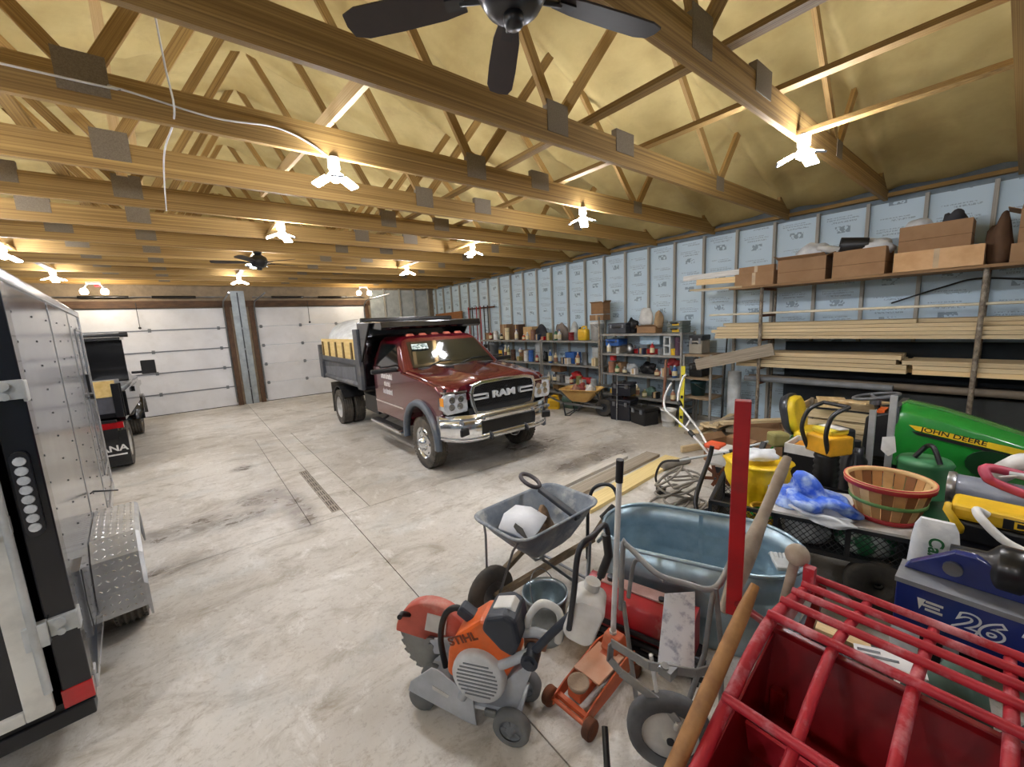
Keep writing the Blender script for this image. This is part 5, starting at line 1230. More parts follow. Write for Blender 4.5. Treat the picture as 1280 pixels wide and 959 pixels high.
# =================================================================== ON THE FLOOR BEFORE THE SHELVES
jerry('yellow fuel jug on the floor beside the yellow wheelbarrow', (6.92, 7.12, 0.0), 0.3, 0.34, YELLOW, 0.7)
def wheelbarrow(lab, loc, rz, tray_m, handle_m, rim_m, hl=0.82, L=0.9, W=0.62, zr=0.66, zb=0.34, rust=False):
    t = thing('wheelbarrow', lab, 'wheelbarrow', loc, rz)
    def ringb(l0, l1, w, r, z): return [V((l0 + l1) / 2 + px, py, z + 0.0) for px, py in rrect(l1 - l0, w, r, 5)]
    tr = [ringb(-0.20, 0.16, W * 0.42, 0.05, zb), ringb(-0.26, 0.22, W * 0.56, 0.07, zb + 0.05), ringb(-0.38, 0.36, W * 0.8, 0.1, zb + 0.2), ringb(-0.45, 0.45, W * 0.97, 0.12, zr - 0.01)]
    tr += [ringb(-0.47, 0.47, W * 1.03, 0.13, zr - 0.012), ringb(-0.475, 0.475, W * 1.04, 0.13, zr), ringb(-0.455, 0.455, W, 0.12, zr + 0.008), ringb(-0.44, 0.44, W * 0.955, 0.115, zr - 0.01), ringb(-0.37, 0.35, W * 0.78, 0.09, zb + 0.21), ringb(-0.25, 0.21, W * 0.54, 0.06, zb + 0.06), ringb(-0.19, 0.15, W * 0.4, 0.05, zb + 0.012)]
    MB().loft(tr).build('tray', tray_m, t)
    for s in (-1, 1):
        MB().beam((0.52, s * 0.06, 0.2), (-0.42, s * 0.24, zb - 0.02), 0.04, 0.045).beam((-0.40, s * 0.235, zb - 0.02), (-hl, s * 0.3, zr - 0.12), 0.036, 0.036).build('handle', handle_m, t)
        MB().tube([(-hl + 0.12, s * 0.285, zr - 0.17), (-hl - 0.02, s * 0.303, zr - 0.11)], 0.026, 10).build('grip', BLACK, t)
        MB().tube([(0.10, s * 0.14, zb - 0.02), (-0.2, s * 0.26, 0.02), (-0.3, s * 0.26, 0.012), (-0.36, s * 0.25, zb - 0.02)], 0.013, 8).build('leg', rim_m, t)
        MB().tube([(0.5, s * 0.07, 0.2), (0.42, s * 0.16, zb + 0.2), (0.40, s * 0.2, zr - 0.06)], 0.01, 6).build('tray_brace', rim_m, t)
    MB().cyl((-0.3, -0.26, 0.03), (-0.3, 0.26, 0.03), 0.012, n=8).build('leg_stay', rim_m, t)
    w_ = MB().lathe([(0.10, -0.04), (0.16, -0.05), (0.195, -0.03), (0.2, 0), (0.195, 0.03), (0.16, 0.05), (0.10, 0.04)], 26, (0, 0, 0), (0, 1, 0)).build('wheel', RUBBER, t, (0.52, 0, 0.2))
    MB().lathe([(0.105, -0.03), (0.06, -0.01), (0.03, -0.05), (0.03, 0.05), (0.06, 0.01), (0.105, 0.03)], 20, (0, 0, 0), (0, 1, 0)).cyl((0, -0.09, 0), (0, 0.09, 0), 0.012, n=8).build('rim', rim_m, w_)
    return t
YTRAY = mat('yellow_tray', (214, 176, 104), 0.5, col2=(196, 150, 80), scale=4, dirt=(140, 110, 80), damt=0.5)
wheelbarrow('yellow wheelbarrow piled with debris in front of the wall shelves', (6.88, 6.15, 0), math.radians(-70), YTRAY, STEEL, DARKSTEEL, zr=0.62, zb=0.32)
for i, (dx, dy, r, m, lab) in enumerate(((0.0, 0.1, 0.2, IC['REDW'], 'reddish rag heap in the yellow wheelbarrow'), (0.2, -0.14, 0.13, IC['PALEGREY'], 'pale grey sack in the yellow wheelbarrow'), (-0.2, 0.02, 0.13, IC['RUST'], 'rusty brown scrap lump in the yellow wheelbarrow'), (0.05, -0.2, 0.11, WHITE, 'white rag in the yellow wheelbarrow'))):
    lump('rag_heap', lab, 'heap', (6.88 + dx * 0.8, 6.15 + dy * 0.9, 0.5), (r * 0.8, r * 0.8, 0.14), m, 30 + i, 0.4)
def tote(lab, loc, d, m, rz=0, name='tool_box'):
    t = thing(name, lab, 'tool box', loc, rz)
    MB().rbox((0, 0, d[2] * 0.4), (d[0] * 0.94, d[1] * 0.94, d[2] * 0.8)).build('body', m, t, bevel=0.025)
    MB().rbox((0, 0, d[2] * 0.9), (d[0], d[1], d[2] * 0.18)).build('lid', m, t, bevel=0.02)
    for s in (-1, 1): MB().rbox((-d[0] * 0.5, s * d[1] * 0.28, d[2] * 0.78), (0.03, 0.06, 0.09)).build('latch', STEEL if m is not BLACK else GREYP, t)
    MB().tube([(-d[0] * 0.2, 0, d[2] * 0.98), (-d[0] * 0.2, 0, d[2] * 1.12), (d[0] * 0.2, 0, d[2] * 1.12), (d[0] * 0.2, 0, d[2] * 0.98)], 0.014, 6).build('handle', BLACK, t)
    return t
NAVYB = mat('navy_black', (22, 24, 34), 0.4, dirt=(60, 60, 66), damt=0.4)
tote('tall black rolling tool box before the near shelf, bottom of two', (7.16, 5.2, 0), (0.42, 0.48, 0.46), NAVYB, 0.2)
tote('black tool box stacked on the tall rolling one', (7.16, 5.2, 0.53), (0.38, 0.44, 0.27), NAVYB, 0.25)
tote('wide black ribbed tool case lying by the white bucket', (7.1, 4.66, 0), (0.38, 0.46, 0.36), BLACK, -0.3)
lump('gear_bag', 'black gear bag slumped against the tall rolling tool box', 'bag', (7.3, 5.66, 0), (0.11, 0.13, 0.26), CLOTHG, 41, 0.2)
tag(MB().tube([(6.9, 5.2, 0.005), (6.955, 5.22, 0.8), (6.96, 5.22, 1.0)], 0.012, 6).build('grey_rod', ALU), 'thin grey rod leaning on the stacked black tool boxes', 'rod')
def pail(lab, loc, r, h, m, name='bucket', hollow=True, bail=True, fallen=0):
    t = thing(name, lab, 'bucket', loc, 0.4)
    MB().lathe([(0, 0), (r * 0.8, 0), (r * 0.8, 0.012), (r * 0.84, h * 0.3), (r * 0.86, h * 0.3), (r * 0.86, h * 0.33), (r * 0.95, h * 0.9), (r * 1.02, h * 0.9), (r * 1.03, h), (r * 0.96, h), (r * 0.93, h * 0.9), (r * 0.77, 0.02), (0, 0.02)], 28).build('body', m, t)
    if bail: MB().tube([(r * math.cos(a), 0.5 * r * math.sin(a), h * 0.94 + r * 0.95 * math.sin(a)) for a in [PI * k / 14 for k in range(15)]], 0.004, 6).build('bail', STEEL, t)
    return t
pail('white plastic bucket on the floor before the near shelf', (7.26, 4.22, 0), 0.15, 0.34, WHITE, bail=False)
lv = thing('spirit_level', 'tall yellow spirit level standing upright by the white bucket', 'level', (7.3, 3.98, 0.0), 0, rot=(0.02, 0.03, 0.3))
MB().bx(-0.012, 0.012, -0.035, 0.035, 0, 1.2).build('body', mat('level_yellow', (240, 226, 60), 0.4), lv)
for z in (0.2, 0.6, 1.0): MB().bx(-0.015, 0.015, -0.022, 0.022, z - 0.03, z + 0.03).build('vial', BLACK, lv)
tag(bar('orange_stake', (7.38, 4.42, 0.0), (7.43, 4.38, 1.3), 0.04, 0.04, IC['RUST']), 'rusty brown stake leaning on the shelf by the spirit level', 'stake')
tb = thing('red_toolbox', 'dull red metal toolbox on the floor behind the red truck nose', 'toolbox', (6.7, 7.6, 0), 0.6)
MB().bx(-0.2, 0.2, -0.3, 0.3, 0.22, 0.4).build('body', IC['REDD'], tb, bevel=0.01); MB().prism([(-0.2, 0.4), (0.2, 0.4), (0.05, 0.52), (-0.05, 0.52)], -0.3, 0.3, 'y').build('lid', IC['REDD'], tb, bevel=0.01)
MB().bx(-0.19, 0.19, -0.28, 0.28, 0, 0.22).build('base_tray', BLACK, tb)
lump('tarp_roll', 'green grey rolled tarp under the yellow wheelbarrow handles', 'tarp', (7.26, 6.85, 0.0), (0.15, 0.25, 0.3), IC['GREENG'], 44, 0.2)
lump('rag_pile', 'tall stack of dark junk sacks by the red truck nose', 'sack', (7.12, 8.3, 0.0), (0.22, 0.25, 0.62), IC['BROWNGREY'], 45, 0.2)
tag(MB().lathe([(0.11, 0), (0.11, 1.1), (0.1, 1.1), (0.1, 0)], 20, (7.75, 3.2, 0)).build('duct_pipe', IC['PALEGREY']), 'fat grey duct pipe standing against the wall past the end stand', 'pipe')
for i, (y, dx, m, lab) in enumerate(((3.42, 0.05, BLACK, 'black pole leaning on the wall next to the duct pipe'), (3.28, 0.05, WEATHER, 'grey stick leaning on the wall by the end stand'))):
    tag(MB().cyl((7.75, y, 0), (8.02, y + dx, 1.7 - 0.1 * i), 0.015, n=8).build('leaning_pole', m), lab, 'pole')
# scrap planks heaped on the floor
SCR = 'short scrap plank in the heap on the floor by the lumber rack'
for i in range(16):
    y = 2.95 + rr.random() * 0.75; x = 7.0 + rr.random() * 0.3; a = rr.uniform(-0.35, 0.35); z = 0.0 + 0.045 * (i // 2)
    L = rr.uniform(0.5, 0.9)
    o = bar('scrap_plank', (x - L / 2, y - a * L / 2, z + 0.022), (x + L / 2, y + a * L / 2, z + 0.022 + rr.uniform(0, 0.004)), rr.uniform(0.07, 0.14), 0.04, LUMBER if i % 3 else WEATHER)
    tag(o, SCR, 'plank', 'heaped scrap planks')

# =================================================================== GREEN LAWN TRACTOR AND ITS NEIGHBOURS
gt = thing('lawn_tractor', 'green ride-on lawn tractor with yellow stripe in front of the rack', 'lawn tractor', (5.75, 0.6, 0))
MB().loft([[V(x, y, z) for (x, z) in ((-w, 0.56), (-w * 1.02, zt - 0.22), (-w * 0.96, zt - 0.06), (-w * 0.6, zt + 0.0), (0, zt + 0.02), (w * 0.6, zt), (w * 0.96, zt - 0.06), (w * 1.02, zt - 0.22), (w, 0.56))]
    for (y, w, zt) in ((0.12, 0.28, 1.14), (0.06, 0.29, 1.18), (-0.2, 0.285, 1.13), (-0.5, 0.275, 1.04), (-0.8, 0.26, 0.94), (-1.02, 0.23, 0.84), (-1.1, 0.2, 0.74))]).build('hood', GREEN, gt, bevel=0.01)
st = [(0.0, 1.0), (-0.1, 0.995), (-0.72, 0.90), (-0.86, 0.865), (-0.84, 0.84), (-0.7, 0.845), (-0.05, 0.955)]
for s in (-1, 1):
    so = MB().prism(st, s * 0.293, s * 0.298, 'x').build('yellow_stripe', mat('stripe_yellow', (240, 200, 40), 0.4), gt)
    MB().prism([(-0.02, 0.945), (-0.8, 0.825), (-0.8, 0.80), (-0.06, 0.91)], s * 0.292, s * 0.296, 'x').build('stripe_edge', BLACK, so)  # black band along the lower edge of the yellow stripe
    text('stripe_lettering', 'JOHN DEERE', 0.06, BLACK, so, (s * 0.2985, -0.30, 0.942), (PI / 2, -math.radians(8.6) * s, s * PI / 2), 0.0005, 0.001, 1.25)
    sc_ = MB().loft([[V(s * (0.24 + k * 0.06), -0.55 + 0.16 * math.cos(a), 0.72 + 0.13 * math.sin(a)) for a in [2 * PI * i / 16 for i in range(16)]] for k in (0, 1)]).build('side_grille', mat('dark_green', (20, 56, 28), 0.3, coat=0.4), gt, bevel=0.02)
    MB().lathe([(0.12, -0.07), (0.19, -0.08), (0.2, -0.05), (0.2, 0.05), (0.19, 0.08), (0.12, 0.07)], 28, (0, 0, 0), (1, 0, 0)).build('front_wheel', RUBBER, gt, (s * 0.40, -0.72, 0.2))
    MB().lathe([(0.13, -0.1), (0.25, -0.12), (0.27, -0.08), (0.27, 0.08), (0.25, 0.12), (0.13, 0.1)], 30, (0, 0, 0), (1, 0, 0)).build('rear_wheel', RUBBER, gt, (s * 0.40, 0.85, 0.27))
    fr_ = [[V(s * x, 0.85 + 0.36 * math.cos(a), 0.34 + 0.36 * math.sin(a)) for x in (0.24, 0.54, 0.54, 0.24)] for a in [0.15 + 2.8 * i / 12 for i in range(13)]]
    MB().loft([[r[0], r[1], r[2] + V(0, 0, -0.025), r[3] + V(0, 0, -0.025)] for r in fr_]).build('rear_fender', GREEN, gt, bevel=0.01)
    MB().bx(s * 0.24 - 0.0, s * 0.46, 0.0, 0.5, 0.36, 0.40).build('footrest', BLACK, gt)
MB().bx(-0.2, 0.2, -0.95, 1.1, 0.3, 0.56).build('chassis', BLACK, gt)
MB().bx(-0.45, 0.45, -0.4, 0.6, 0.14, 0.3).build('mower_deck', GREEN, gt, bevel=0.04)
da = MB().prism([(0.10, 1.12), (0.34, 1.02), (0.36, 0.6), (0.10, 0.6)], -0.24, 0.24, 'x').build('dashboard', BLACK, gt, bevel=0.02)
MB().bx(-0.2, 0.0, 0.2, 0.26, 1.07, 1.1).build('control_knobs', ORANGE, gt)
MB().bx(-0.285, 0.285, 0.08, 0.13, 0.6, 1.17).build('hood_seal', mat('hood_trim', (60, 66, 70), 0.4), gt)
MB().cyl((0, 0.28, 1.05), (0, 0.30, 1.13), 0.025, n=8).build('steering_column', BLACK, gt)
sw = MB().tube([(0.2 * math.cos(a), 0.31 + 0.2 * math.sin(a) * 0.93, 1.21 - 0.04 * math.sin(a) * 0.9) for a in [2 * PI * i / 28 for i in range(28)]], 0.017, 8, closed=True)
for a in (0.4, 2.5, 4.7): sw.tube([(0, 0.31, 1.19), (0.2 * math.cos(a), 0.31 + 0.186 * math.sin(a), 1.21 - 0.036 * math.sin(a))], 0.014, 6)
sw.cyl((0, 0.31, 1.12), (0, 0.31, 1.2), 0.05, n=12).build('steering_wheel', mat('wheel_grey', (96, 98, 102), 0.4), gt)
SEATY = mat('seat_yellow', (238, 204, 44), 0.45)
MB().loft([[V(px, 0.78 + py, z) for px, py in rrect(0.46 * s, 0.46 * s, 0.1 * s, 4)] for (z, s) in ((0.62, 0.9), (0.66, 1), (0.72, 1), (0.745, 0.86))]).build('seat', SEATY, gt)
MB().loft([[V(px * s, y + (pz * 0.16), 0.90 + pz * s) for px, pz in rrect(0.46, 0.46, 0.16, 5)] for (y, s) in ((0.98, 0.85), (1.0, 0.97), (1.05, 0.97))]).build('seat_back', SEATY, gt)
MB().loft([[V(px * s, y + (pz * 0.16), 0.90 + pz * s) for px, pz in rrect(0.48, 0.5, 0.18, 5)] for (y, s) in ((1.05, 1.0), (1.09, 1.0), (1.14, 0.85), (1.16, 0.6))]).build('seat_shell', mat('seat_shell', (44, 48, 56), 0.35, coat=0.3), gt)

# slatted crate and plywood behind the tractor seat
cr = thing('wooden_crate', 'pale wooden crate of offcuts standing behind the tractor seat', 'crate', (6.75, 1.35, 0))
for z in (0.1, 0.24, 0.38, 0.52, 0.66, 0.8):
    for s in (-1, 1):
        bar('slat', (s * 0.35, -0.5, z), (s * 0.35, 0.5, z), 0.02, 0.11, LUMBER, cr); bar('slat', (-0.35, s * 0.5, z), (0.35, s * 0.5, z), 0.02, 0.11, LUMBER, cr)
for sx in (-1, 1):
    for sy in (-1, 1): bar('corner_post', (sx * 0.32, sy * 0.47, 0), (sx * 0.32, sy * 0.47, 0.88), 0.04, 0.04, WEATHER, cr)
for i, (y, dz, lab) in enumerate(((1.5, 0.0, 'plywood offcut lying on the wooden crate, with a hand hole'), (1.15, 0.05, 'narrow plywood offcut lying tilted on the wooden crate'))):
    t = thing('plywood_offcut', lab, 'board', (6.72, y, 0.90 + dz * 0.9), rot=(0, 0.03 + 0.1 * i, 0.3 - 0.5 * i))
    b = MB().bx(-0.42, -0.1, -0.16, 0.16, 0, 0.02).bx(0.1, 0.42, -0.16, 0.16, 0, 0.02).bx(-0.1, 0.1, -0.16, -0.06, 0, 0.02).bx(-0.1, 0.1, 0.06, 0.16, 0, 0.02)
    b.build('sheet', WOODPALE, t)
carton(6.45, 7.05, 2.1, 2.62, 0.0, 0.46, 'big open carton on the floor next to the scrap planks', rz=0.4, flaps=False)
lump('paper_packing', 'cream packing paper spilling beside the big open carton', 'paper', (6.0, 1.9, 0.0), (0.16, 0.2, 0.14), IC['CREAM'], 61, 0.3)
carton(5.75, 6.2, 2.3, 2.75, 0.0, 0.3, 'battered low carton in front of the big open carton', rz=-0.3)
o = bar('pale_plank', (6.25, 2.75, 0.50), (7.25, 1.95, 0.50), 0.12, 0.04, LUMBER); tag(o, 'pale plank laid across the big open carton', 'plank')
o = bar('pale_plank', (5.9, 3.2, 0.06), (6.7, 2.86, 0.06), 0.05, 0.1, LUMBER); tag(o, 'narrow pale plank slanting behind the big open carton', 'plank')
# upright rammer
ra = thing('rammer', 'black trench rammer with yellow head standing behind the mesh cart', 'rammer', (4.42, 1.0, 0), -0.5)
MB().rbox((0, 0.0, 0.045), (0.3, 0.24, 0.09)).build('foot', mat('ram_foot', (90, 70, 50), 0.7), ra, bevel=0.02)
bl = [(0.0, 0.09)]
for k in range(14): bl += [(0.085, 0.1 + k * 0.055), (0.10, 0.1275 + k * 0.055)]
MB().lathe(bl + [(0.085, 0.88), (0, 0.88)], 20).build('bellows', BLACK, ra)
MB().rbox((0, -0.01, 0.97), (0.24, 0.26, 0.17)).build('head', mat('head_yellow', (240, 176, 36), 0.4), ra, bevel=0.02)
MB().rbox((0.04, 0.02, 1.08), (0.2, 0.2, 0.06)).build('engine_cover', mat('cover_yellow', (244, 220, 60), 0.4), ra, bevel=0.02)
MB().rbox((0.16, 0.02, 1.0), (0.1, 0.2, 0.2)).build('engine', DARKSTEEL, ra, bevel=0.02)
MB().bx(0.0, 0.1, -0.1, 0.1, 1.11, 1.118).build('sticker', WHITE, ra)
for s in (-1, 1): MB().tube(smooth_path([(-0.1, s * 0.1, 0.9), (-0.16, s * 0.12, 1.1), (-0.1, s * 0.12, 1.26), (0.06, s * 0.12, 1.32)]), 0.018, 8).build('handle', BLACK, ra)
MB().cyl((0.06, -0.12, 1.32), (0.06, 0.12, 1.32), 0.018, n=8).build('grip', BLACK, ra)
MB().tube([(0.14, -0.14, 0.0), (0.14, -0.14, 0.9)], 0.012, 6).build('stay', STEEL, ra)
pu = thing('pump_body', 'dark round water pump standing right beside the trench rammer', 'pump', (4.70, 0.86, 0))
MB().lathe([(0, 0), (0.1, 0), (0.1, 0.78), (0.07, 0.82), (0.07, 0.9), (0, 0.9)], 18).build('body', mat('pump_dark', (36, 36, 40), 0.35), pu)
MB().cyl((0, 0, 0.9), (0, 0, 0.96), 0.045, n=12).build('outlet', DARKSTEEL, pu); MB().cyl((-0.09, 0, 0.6), (-0.14, 0, 0.66), 0.03, n=10).build('inlet', DARKSTEEL, pu)
tag(MB().cyl((4.74, 0.742, 0), (4.74, 0.742, 1.25), 0.002).bx(4.72, 4.76, 0.738, 0.744, 0, 1.26).bx(4.72, 4.726, 0.744, 0.782, 0, 1.26).build('slotted_upright', IC['PALEGREY']), 'shorter aluminium angle upright next to the basket', 'upright')
tag(MB().bx(4.66, 4.70, 0.60, 0.606, 0, 1.41).bx(4.66, 4.666, 0.606, 0.645, 0, 1.41).bx(4.694, 4.70, 0.606, 0.645, 0, 1.41).build('channel_upright', IC['PALEGREY']), 'taller aluminium channel upright in front of the green tractor', 'upright')
tg_ = thing('white_tag', 'white folded tag clipped on the taller aluminium upright', 'tag', (4.652, 0.62, 0.98))
MB().add([(0, -0.03, 0.08), (0, 0.05, 0.06), (-0.02, 0.05, -0.05), (-0.02, 0.0, -0.1), (-0.02, -0.05, -0.05)], [(0, 1, 2, 3, 4)]).build('sheet', WHITE, tg_, solid=0.004)
ob = thing('parts_tray', 'white rimmed tray of orange parts behind the basket', 'tray', (5.02, 1.24, 0))
MB().bx(-0.16, 0.18, -0.2, 0.2, 0, 0.68).build('stand', BLACK, ob, bevel=0.01)
MB().bx(-0.2, 0.2, -0.22, -0.2, 0.68, 0.78).bx(-0.2, 0.2, 0.2, 0.22, 0.68, 0.78).bx(-0.2, -0.18, -0.2, 0.2, 0.68, 0.78).bx(0.18, 0.2, -0.2, 0.2, 0.68, 0.78).build('rim', WHITE, ob)
MB().bx(-0.17, 0.17, -0.19, 0.19, 0.68, 0.74).build('orange_parts', mat('amber_parts', (226, 150, 40), 0.5), ob, bevel=0.02)

# mesh sided garden cart
ct = thing('mesh_cart', 'black steel cart with mesh sides loaded with bags and a basket', 'cart', (3.3, 1.52, 0), math.radians(-74))
LC, WC = 1.30, 0.74             # local x along the near side, local y towards the rack
FR = mat('cart_black', (24, 24, 28), 0.4, dirt=(80, 76, 72), damt=0.3)
for (a, b) in (((0, 0), (LC, 0)), ((0, WC), (LC, WC)), ((0, 0), (0, WC)), ((LC, 0), (LC, WC))):
    for z in (0.375, 0.60): bar('rail', (a[0], a[1], z), (b[0], b[1], z), 0.03, 0.03, FR, ct)
    m = MB(); n = 30 if a[0] != b[0] else 22
    A = V(a[0], a[1], 0); Bv = V(b[0], b[1], 0)
    for k in range(-4, n):
        for d in (-1, 1):
            t0, t1 = k / n, (k + 4) / n
            z0, z1 = (0.39, 0.585) if d > 0 else (0.585, 0.39)
            p, q = t0, t1
            if p < 0: z0 = z0 + (z1 - z0) * (-p) / (t1 - t0); p = 0
            if q > 1: z1 = z0 + (z1 - z0) * (1 - p) / (q - p); q = 1
            if q - p < 1e-4: continue
            P = A.lerp(Bv, p); Q = A.lerp(Bv, q)
            m.beam((P.x, P.y, z0), (Q.x, Q.y, z1), 0.004, 0.004)
    tag(m.build('side_mesh', FR, ct), kind='stuff')
for x in (0, LC * 0.36, LC * 0.7, LC):
    for y in (0, WC): bar('stake', (x, y, 0.36), (x, y, 0.61), 0.03, 0.03, FR, ct)
MB().bx(0, LC, 0, WC, 0.345, 0.36).build('floor_pan', FR, ct)
for x in (0.2, LC - 0.2):
    MB().cyl((x, 0.05, 0.2), (x, WC - 0.05, 0.2), 0.02, n=8).bx(x - 0.02, x + 0.02, 0.25, 0.29, 0.2, 0.35).bx(x - 0.02, x + 0.02, WC - 0.29, WC - 0.25, 0.2, 0.35).build('axle', FR, ct)
    for y in (0.02, WC - 0.02): MB().lathe([(0.08, -0.04), (0.17, -0.05), (0.2, -0.03), (0.2, 0.03), (0.17, 0.05), (0.08, 0.04), (0.03, 0.02), (0.03, -0.02), (0.08, -0.04)], 24, (0, 0, 0), (0, 1, 0)).build('wheel', RUBBER, ct, (x, y, 0.2))
MB().tube(smooth_path([(0, WC * 0.5, 0.3), (-0.12, WC * 0.45, 0.25), (-0.2, WC * 0.6, 0.4), (-0.14, WC * 1.0, 0.72), (-0.12, WC * 1.05, 0.85)]), 0.022, 8).build('drawbar', FR, ct)
ysr = [[V(3.86 + (k + 0.014 * math.sin(7 * a + 9 * z) + 0.01 * math.sin(13 * a - 5 * z)) * math.cos(a), 1.37 + (k + 0.014 * math.sin(6 * a + 3 * z)) * math.sin(a), z) for a in [2 * PI * i / 48 for i in range(48)]]
       for (z, k) in ((0.364, 0.15), (0.4, 0.175), (0.5, 0.185), (0.6, 0.2), (0.66, 0.235), (0.74, 0.25), (0.80, 0.235), (0.84, 0.25), (0.86, 0.27), (0.855, 0.2), (0.83, 0.1))]
YSACK = MB().loft(ysr)
tag(YSACK.build('yellow_sack', mat('sack_yellow', (240, 206, 30), 0.4, col2=(214, 170, 20), scale=5, bump=0.8, bscale=12)), 'bright yellow plastic sack standing in the far end of the mesh cart', 'sack')
lump('sheet_scrap', 'pale crumpled sheet on top of the yellow sack', 'sheet', (3.9, 1.36, 0.875), (0.13, 0.12, 0.05), WHITEBAG, 72, 0.35)
TARP = mat('blue_tarp', (58, 104, 216), 0.35, col2=(176, 200, 240), scale=9, bump=1.0, bscale=18, lo=0.45, hi=0.62)  # pale patches in the colour stand in for highlights on the folds
lump('green_bag', 'green and white bag in the mesh cart behind its near side', 'bag', (3.80, 0.60, 0.362), (0.16, 0.16, 0.15), mat('green_bag', (46, 120, 74), 0.45, col2=(214, 222, 214), scale=8, lo=0.46, hi=0.54), 73, 0.2)
lump('grey_bag', 'pale grey mesh sack lying in the middle of the cart', 'bag', (3.70, 0.95, 0.362), (0.15, 0.16, 0.14), IC['PALEGREY'], 74, 0.2)
for i in range(9):
    a = i * 0.7
    tag(MB().tube(smooth_path([(3.54 + 0.09 * math.cos(a + t * 0.8), 1.2 + 0.085 * math.sin(a + t * 0.8), 0.375 + 0.025 * i) for t in range(7)]), 0.012, 6).build('rope_coil', mat('rope_yellow', (220, 170, 40), 0.7) if i % 3 else GREEN), 'loop of yellow and green rope piled in the cart corner', 'rope', 'rope piled in the cart corner')
lb = thing('white_board', 'white board laid over the mesh cart under the basket', 'board', (3.80, 0.80, 0.618), math.radians(-74))
MB().bx(-0.42, 0.52, -0.30, 0.32, 0, 0.018).build('panel', mat('board_white', (206, 202, 196), 0.6, dirt=(150, 140, 130), damt=0.5), lb)
lump('blue_tarp', 'bright blue crumpled tarp on the white board beside the basket', 'tarp', (3.63, 0.89, 0.638), (0.17, 0.22, 0.13), TARP, 78, 0.6, 44, 28)
lump('clear_sheet', 'clear white plastic wrap under the edge of the blue tarp', 'sheet', (3.52, 0.78, 0.625), (0.11, 0.2, 0.05), WHITEBAG, 79, 0.4)

def basket(lab, loc, r0, r1, h):
    t = thing('bushel_basket', lab, 'basket', loc)
    SL = [mat('splint_pale', (224, 186, 128), 0.6), mat('splint_mid', (196, 146, 90), 0.6), mat('splint_dark', (150, 98, 56), 0.65)]
    n = 22
    for k in range(n):
        a0, a1 = 2 * PI * (k + 0.04) / n, 2 * PI * (k + 0.96) / n
        prof = [(r0, 0.0), (r0 + (r1 - r0) * 0.35, h * 0.3), (r0 + (r1 - r0) * 0.72, h * 0.65), (r1, h)]
        rings = []
        for (r, z) in prof: rings.append([V(rr_ * math.cos(a), rr_ * math.sin(a), z) for rr_, a in ((r, a0), (r, a1), (r - 0.005, a1), (r - 0.005, a0))])
        MB().loft(rings, smooth=False).build('splint', SL[(k * 7 + k // 3) % 3], t)
    MB().lathe([(0, 0.004), (r0, 0.004), (r0, -0.006), (0, -0.006)], 24).build('bottom', SL[1], t)
    def hoop(f, w, m, nm):
        r = r0 + (r1 - r0) * f
        MB().lathe([(r + 0.002, h * f - w / 2), (r + 0.012, h * f - w / 2), (r + 0.014, h * f + w / 2), (r + 0.003, h * f + w / 2), (r + 0.002, h * f - w / 2)], 36).build(nm, m, t)
    hoop(0.955, 0.045, mat('hoop_red', (190, 48, 52), 0.5), 'top_hoop'); hoop(0.5, 0.026, mat('hoop_green', (106, 150, 84), 0.5), 'middle_hoop'); hoop(0.06, 0.03, mat('hoop_red', (190, 48, 52), 0.5), 'bottom_hoop')
    MB().lathe([(r1 - 0.016, h - 0.02), (r1 - 0.016, h + 0.006), (r1 + 0.004, h + 0.01), (r1 + 0.012, h - 0.004)], 36).build('rim_band', SL[0], t)
    return t
basket('splint bushel basket with red and green hoops on the cart', (3.86, 0.5, 0.641), 0.165, 0.245, 0.29)

# job box by the tractor with tools on it
jb = thing('job_box', 'low black job box beneath the yellow tool case', 'job box', (3.95, -0.45, 0))
MB().bx(-0.52, 0.5, -0.62, 0.62, 0.04, 0.68).build('body', NAVYB, jb, bevel=0.015); MB().bx(-0.53, 0.51, -0.63, 0.63, 0.69, 0.735).build('lid', NAVYB, jb, bevel=0.012)
for sx in (-0.45, 0.43):
    for sy in (-0.55, 0.55): MB().bx(sx - 0.04, sx + 0.04, sy - 0.04, sy + 0.04, 0, 0.04).build('skid', BLACK, jb)
gd = thing('green_drum', 'green steel drum standing behind the basket', 'drum', (4.72, 0.4, 0))
MB().lathe([(0, 0), (0.17, 0), (0.17, 0.28), (0.18, 0.29), (0.17, 0.3), (0.17, 0.58), (0.18, 0.59), (0.17, 0.6), (0.17, 0.84), (0.18, 0.86), (0.16, 0.89), (0, 0.9)], 28).build('body', mat('drum_green', (66, 130, 84), 0.4), gd)
MB().tube(smooth_path([(-0.15, -0.1, 0.9), (-0.1, -0.05, 1.02), (-0.02, 0, 1.0), (-0.05, 0.06, 0.9)]), 0.018, 8).build('handle', BLACK, gd)
bw = thing('leaf_blower', 'grey blower tube lying behind the yellow tool case', 'blower', (4.22, -0.2, 0.846))
MB().lathe([(0.08, 0.43), (0.105, 0.42), (0.105, -0.1), (0.11, -0.11), (0.11, -0.15), (0.1, -0.16), (0.1, -0.5), (0, -0.5), (0, 0.4), (0.075, 0.4)], 28, (0, 0, 0), (0, 1, 0)).build('tube', mat('tube_grey', (136, 142, 156), 0.35, coat=0.2), bw)
MB().lathe([(0.115, 0.43), (0.118, 0.4), (0.108, 0.385)], 28, (0, 0, 0), (0, 1, 0)).build('nozzle_ring', ALU, bw)
dc = thing('yellow_tool_case', 'yellow tool case with dark lettering on the job box', 'tool case', (3.66, -0.24, 0.736))
MB().bx(-0.12, 0.12, -0.4, 0.4, 0.0, 0.13).build('base', BLACK, dc, bevel=0.02)
MB().bx(-0.125, 0.125, -0.41, 0.41, 0.132, 0.225).build('lid', YELLOW, dc, bevel=0.025)
